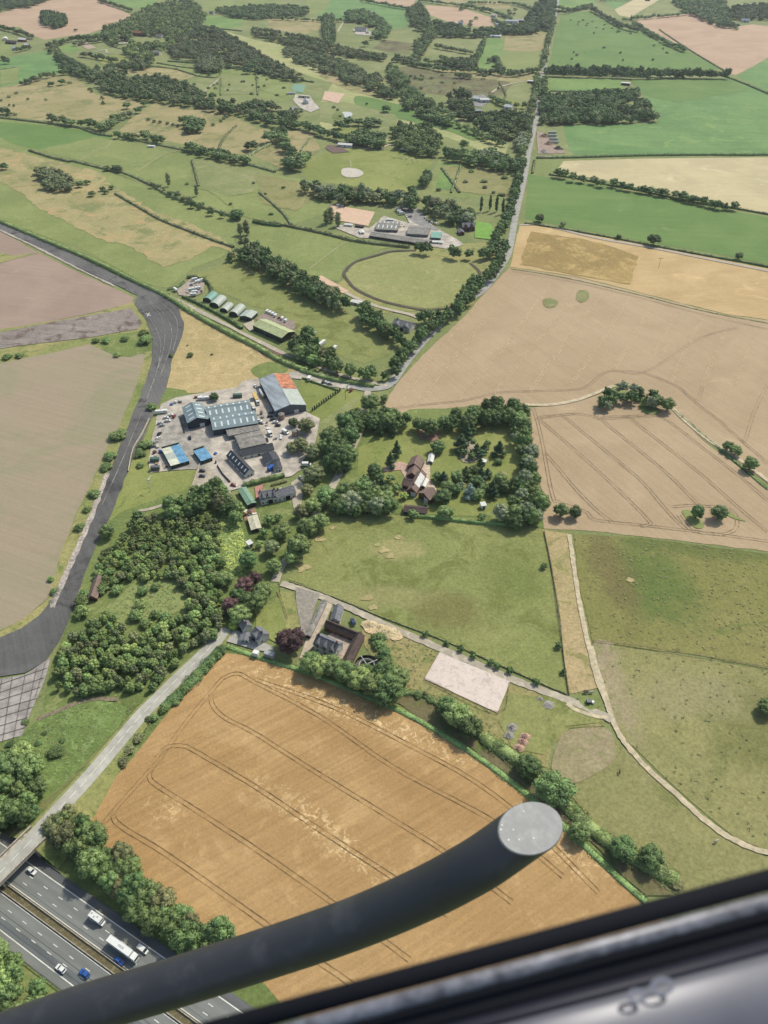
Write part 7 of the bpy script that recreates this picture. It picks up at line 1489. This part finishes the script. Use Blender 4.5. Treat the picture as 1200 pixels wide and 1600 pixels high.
for j, (u_, w_) in enumerate(((.62,.2),(.1,-.78),(.55,-.72),(-.35,-.2),(.3,-.45),(.66,-.6),(-.1,-.55))):
    c0 = ec+ex*u_+ey*w_+nrm_end*.0034-o; s0 = .0012; m.cyl(c0, c0+nrm_end*.0008, s0, n=8)
m.build('paint_fleck', PAINT['white'], e)
# door sill: profile swept along the window edge
A0, A1 = D(-420,1797,.44), D(1500,1275,.40); ax = (A1-A0).normalized(); view = (D(800,1500,.42)-Vector((0,0,H))).normalized()
dn = ax.cross(view).normalized();  dn = dn if proj2(A0.lerp(A1,.6)+dn*.01)[1] > proj2(A0.lerp(A1,.6))[1] else -dn   # down the picture
tw = -view.normalized()                                                                                    # towards the camera
tw = (tw-ax*tw.dot(ax)); tw.normalize(); dn = ax.cross(tw); dn = dn if dn.dot(Vector((0,0,-1))) > 0 or True else -dn
if proj2(A0.lerp(A1,.6)+dn*.01)[1] < proj2(A0.lerp(A1,.6))[1]: dn = -dn
def sweep(name, prof, mat, parent, smooth=True):
    """prof: (down, toward) metres"""
    m = MB(); k = len(prof)
    for E_ in (A0, A1): m.v += [tuple(E_+dn*a_+tw*b_-sl) for a_, b_ in prof]
    m.f = [(i, (i+1) % k, k+(i+1) % k, k+i) for i in range(k)]; m.f += [tuple(range(k))[::-1], tuple(range(k, 2*k))]
    return m.build(name, mat, parent, smooth)
sl = A0.lerp(A1,.5); es = empty('door_sill', sl); tag(es, 'blurred glossy black and grey helicopter door sill across the bottom of the photo', 'door sill')
RUBB, nt, b_ = nm('black_rubber_seal'); b_.inputs['Base Color'].default_value = (.006,.007,.009,1); b_.inputs['Roughness'].default_value = .85; b_.inputs['Specular IOR Level'].default_value = .1
def arc(cx, cy, r, a0, a1, n=8): return [(cx-r*math.cos(R(a0+(a1-a0)*i/n)), cy+r*math.sin(R(a0+(a1-a0)*i/n))) for i in range(n+1)]
sweep('rubber_seal', arc(.0055,0,.0055,-60,110)+[(.0103,.003),(.0103,-.02),(.004,-.02)], RUBB, es)
LIP, nt, b_ = nm('worn_grey_lip'); tc = nt.nodes.new('ShaderNodeTexCoord'); f = noise(nt, tc.outputs['Object'], 40, 6, .8)
nt.links.new(mixc(nt, ramp(nt, f, .35, .7), (.03,.032,.037,1), (.17,.175,.19,1)), b_.inputs['Base Color']); b_.inputs['Roughness'].default_value = .45
sweep('metal_lip', [(.0106,.003),(.0118,.005),(.0150,.0055),(.0178,.0045),(.0188,.0015),(.0188,-.01),(.0106,-.01)], LIP, es)
NAVY, nt, b_ = nm('unlit_panel_navy'); b_.inputs['Base Color'].default_value = (.010,.011,.018,1); b_.inputs['Roughness'].default_value = .5; b_.inputs['Specular IOR Level'].default_value = .2  # dark colour stands in for the unlit start of the grey panel
sweep('groove', [(.0191,.0015),(.022,-.001),(.027,-.001),(.0295,.0),(.0295,-.02),(.0191,-.02)], RUBB, es)
sweep('unlit_panel_strip', [(.0298,.0),(.033,.002),(.0355,.0035),(.0355,-.02),(.0298,-.02)], NAVY, es)
GLO, nt, b_ = nm('glossy_grey_sill'); tc = nt.nodes.new('ShaderNodeTexCoord'); f = noise(nt, tc.outputs['Object'], 9, 4, .6)
nt.links.new(mixc(nt, ramp(nt, f, .3, .7), (.05,.052,.06,1), (.09,.092,.103,1)), b_.inputs['Base Color']); b_.inputs['Roughness'].default_value = .42; b_.inputs['Specular IOR Level'].default_value = .5; b_.inputs['Metallic'].default_value = .0
sweep('sill_panel', [(.0358,.0030),(.040,.0058),(.047,.0082),(.056,.0090),(.064,.0075),(.071,.0035),(.078,-.003),(.090,-.010),(.11,-.04),(.11,-.06),(.0358,-.03)], GLO, es)
DEC, nt, b_ = nm('pale_mirrored_mark'); b_.inputs['Base Color'].default_value = (.19,.195,.21,1); b_.inputs['Roughness'].default_value = .6; b_.inputs['Specular IOR Level'].default_value = .1  # blurred reflection of lettering, put into the colour as pale rings
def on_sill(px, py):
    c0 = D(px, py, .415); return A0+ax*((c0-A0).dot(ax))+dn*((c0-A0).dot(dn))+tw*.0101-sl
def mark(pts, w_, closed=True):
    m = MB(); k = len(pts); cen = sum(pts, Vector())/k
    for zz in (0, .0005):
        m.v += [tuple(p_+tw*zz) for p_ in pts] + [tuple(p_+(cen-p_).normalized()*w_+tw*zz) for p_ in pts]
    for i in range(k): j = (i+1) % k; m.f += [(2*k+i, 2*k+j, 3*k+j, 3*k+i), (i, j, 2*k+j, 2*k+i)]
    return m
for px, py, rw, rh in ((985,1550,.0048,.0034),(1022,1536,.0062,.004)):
    c1 = on_sill(px, py); mark([c1+ax*rw*math.cos(6.283*i/16)+dn*rh*math.sin(6.283*i/16) for i in range(16)], .0022).build('mirrored_mark', DEC, es)
a_, b2_ = on_sill(860,1588), on_sill(955,1560); 
# ---------------------------------------------------------------- light, air, camera
sc_ = bpy.context.scene
w = bpy.data.worlds.new('World'); sc_.world = w; w.use_nodes = True; nt = w.node_tree
sky = nt.nodes.new('ShaderNodeTexSky'); sky.sky_type = 'NISHITA'; sky.sun_disc = False
az = math.atan2(.72, .69); EL = R(50)
sky.sun_elevation = EL; sky.sun_rotation = az; sky.air_density = 1.0; sky.dust_density = 2.0
bg = nt.nodes['Background']; bg.inputs[1].default_value = .15; nt.links.new(sky.outputs[0], bg.inputs[0])
sun = bpy.data.lights.new('sun', 'SUN'); sun.energy = 3.4; sun.angle = R(.6); sun.color = (1, .955, .88)
so = bpy.data.objects.new('sun', sun); COL.objects.link(so)
d = Vector((math.sin(az)*math.cos(EL), math.cos(az)*math.cos(EL), math.sin(EL))); so.rotation_euler = d.to_track_quat('Z', 'Y').to_euler()
hz = MB().box(-12500, 12500, -4500, 20500, -1.5, 330).build('haze', None); tag(hz, 'thin summer haze over the countryside', 'haze', kind='stuff')
hm = bpy.data.materials.new('haze_air'); hm.use_nodes = True; n2 = hm.node_tree; n2.nodes.remove(n2.nodes['Principled BSDF'])
pv = n2.nodes.new('ShaderNodeVolumePrincipled'); pv.inputs['Density'].default_value = HAZE; pv.inputs['Color'].default_value = (.94,.96,1,1); pv.inputs['Anisotropy'].default_value = .3
n2.links.new(pv.outputs[0], n2.nodes['Material Output'].inputs['Volume']); hz.data.materials.append(hm)
cam = bpy.data.cameras.new('camera'); co = bpy.data.objects.new('camera', cam); COL.objects.link(co); sc_.camera = co
co.location = (0, 0, H); co.rotation_euler = (math.pi/2-P, 0, 0); cam.sensor_fit = 'VERTICAL'; cam.sensor_height = 34.667; cam.sensor_width = 26; cam.lens = 34.667*F/1600
cam.clip_start = .02; cam.clip_end = 40000; cam.dof.use_dof = True; cam.dof.focus_distance = 60; cam.dof.aperture_fstop = 26/3.6
sc_.render.resolution_x = 768; sc_.render.resolution_y = 1024
sc_.view_settings.view_transform = 'Standard'; sc_.view_settings.look = 'None'; sc_.view_settings.exposure = EXPO; sc_.view_settings.gamma = 1
sc_.render.engine = 'CYCLES'; sc_.cycles.max_bounces = 5; sc_.cycles.volume_bounces = 0
# parts and things that were only prototypes keep their own label; drop unused meshes
bpy.context.view_layer.update()
print('OBJECTS', len(bpy.data.objects), 'TREES', TREE_N)
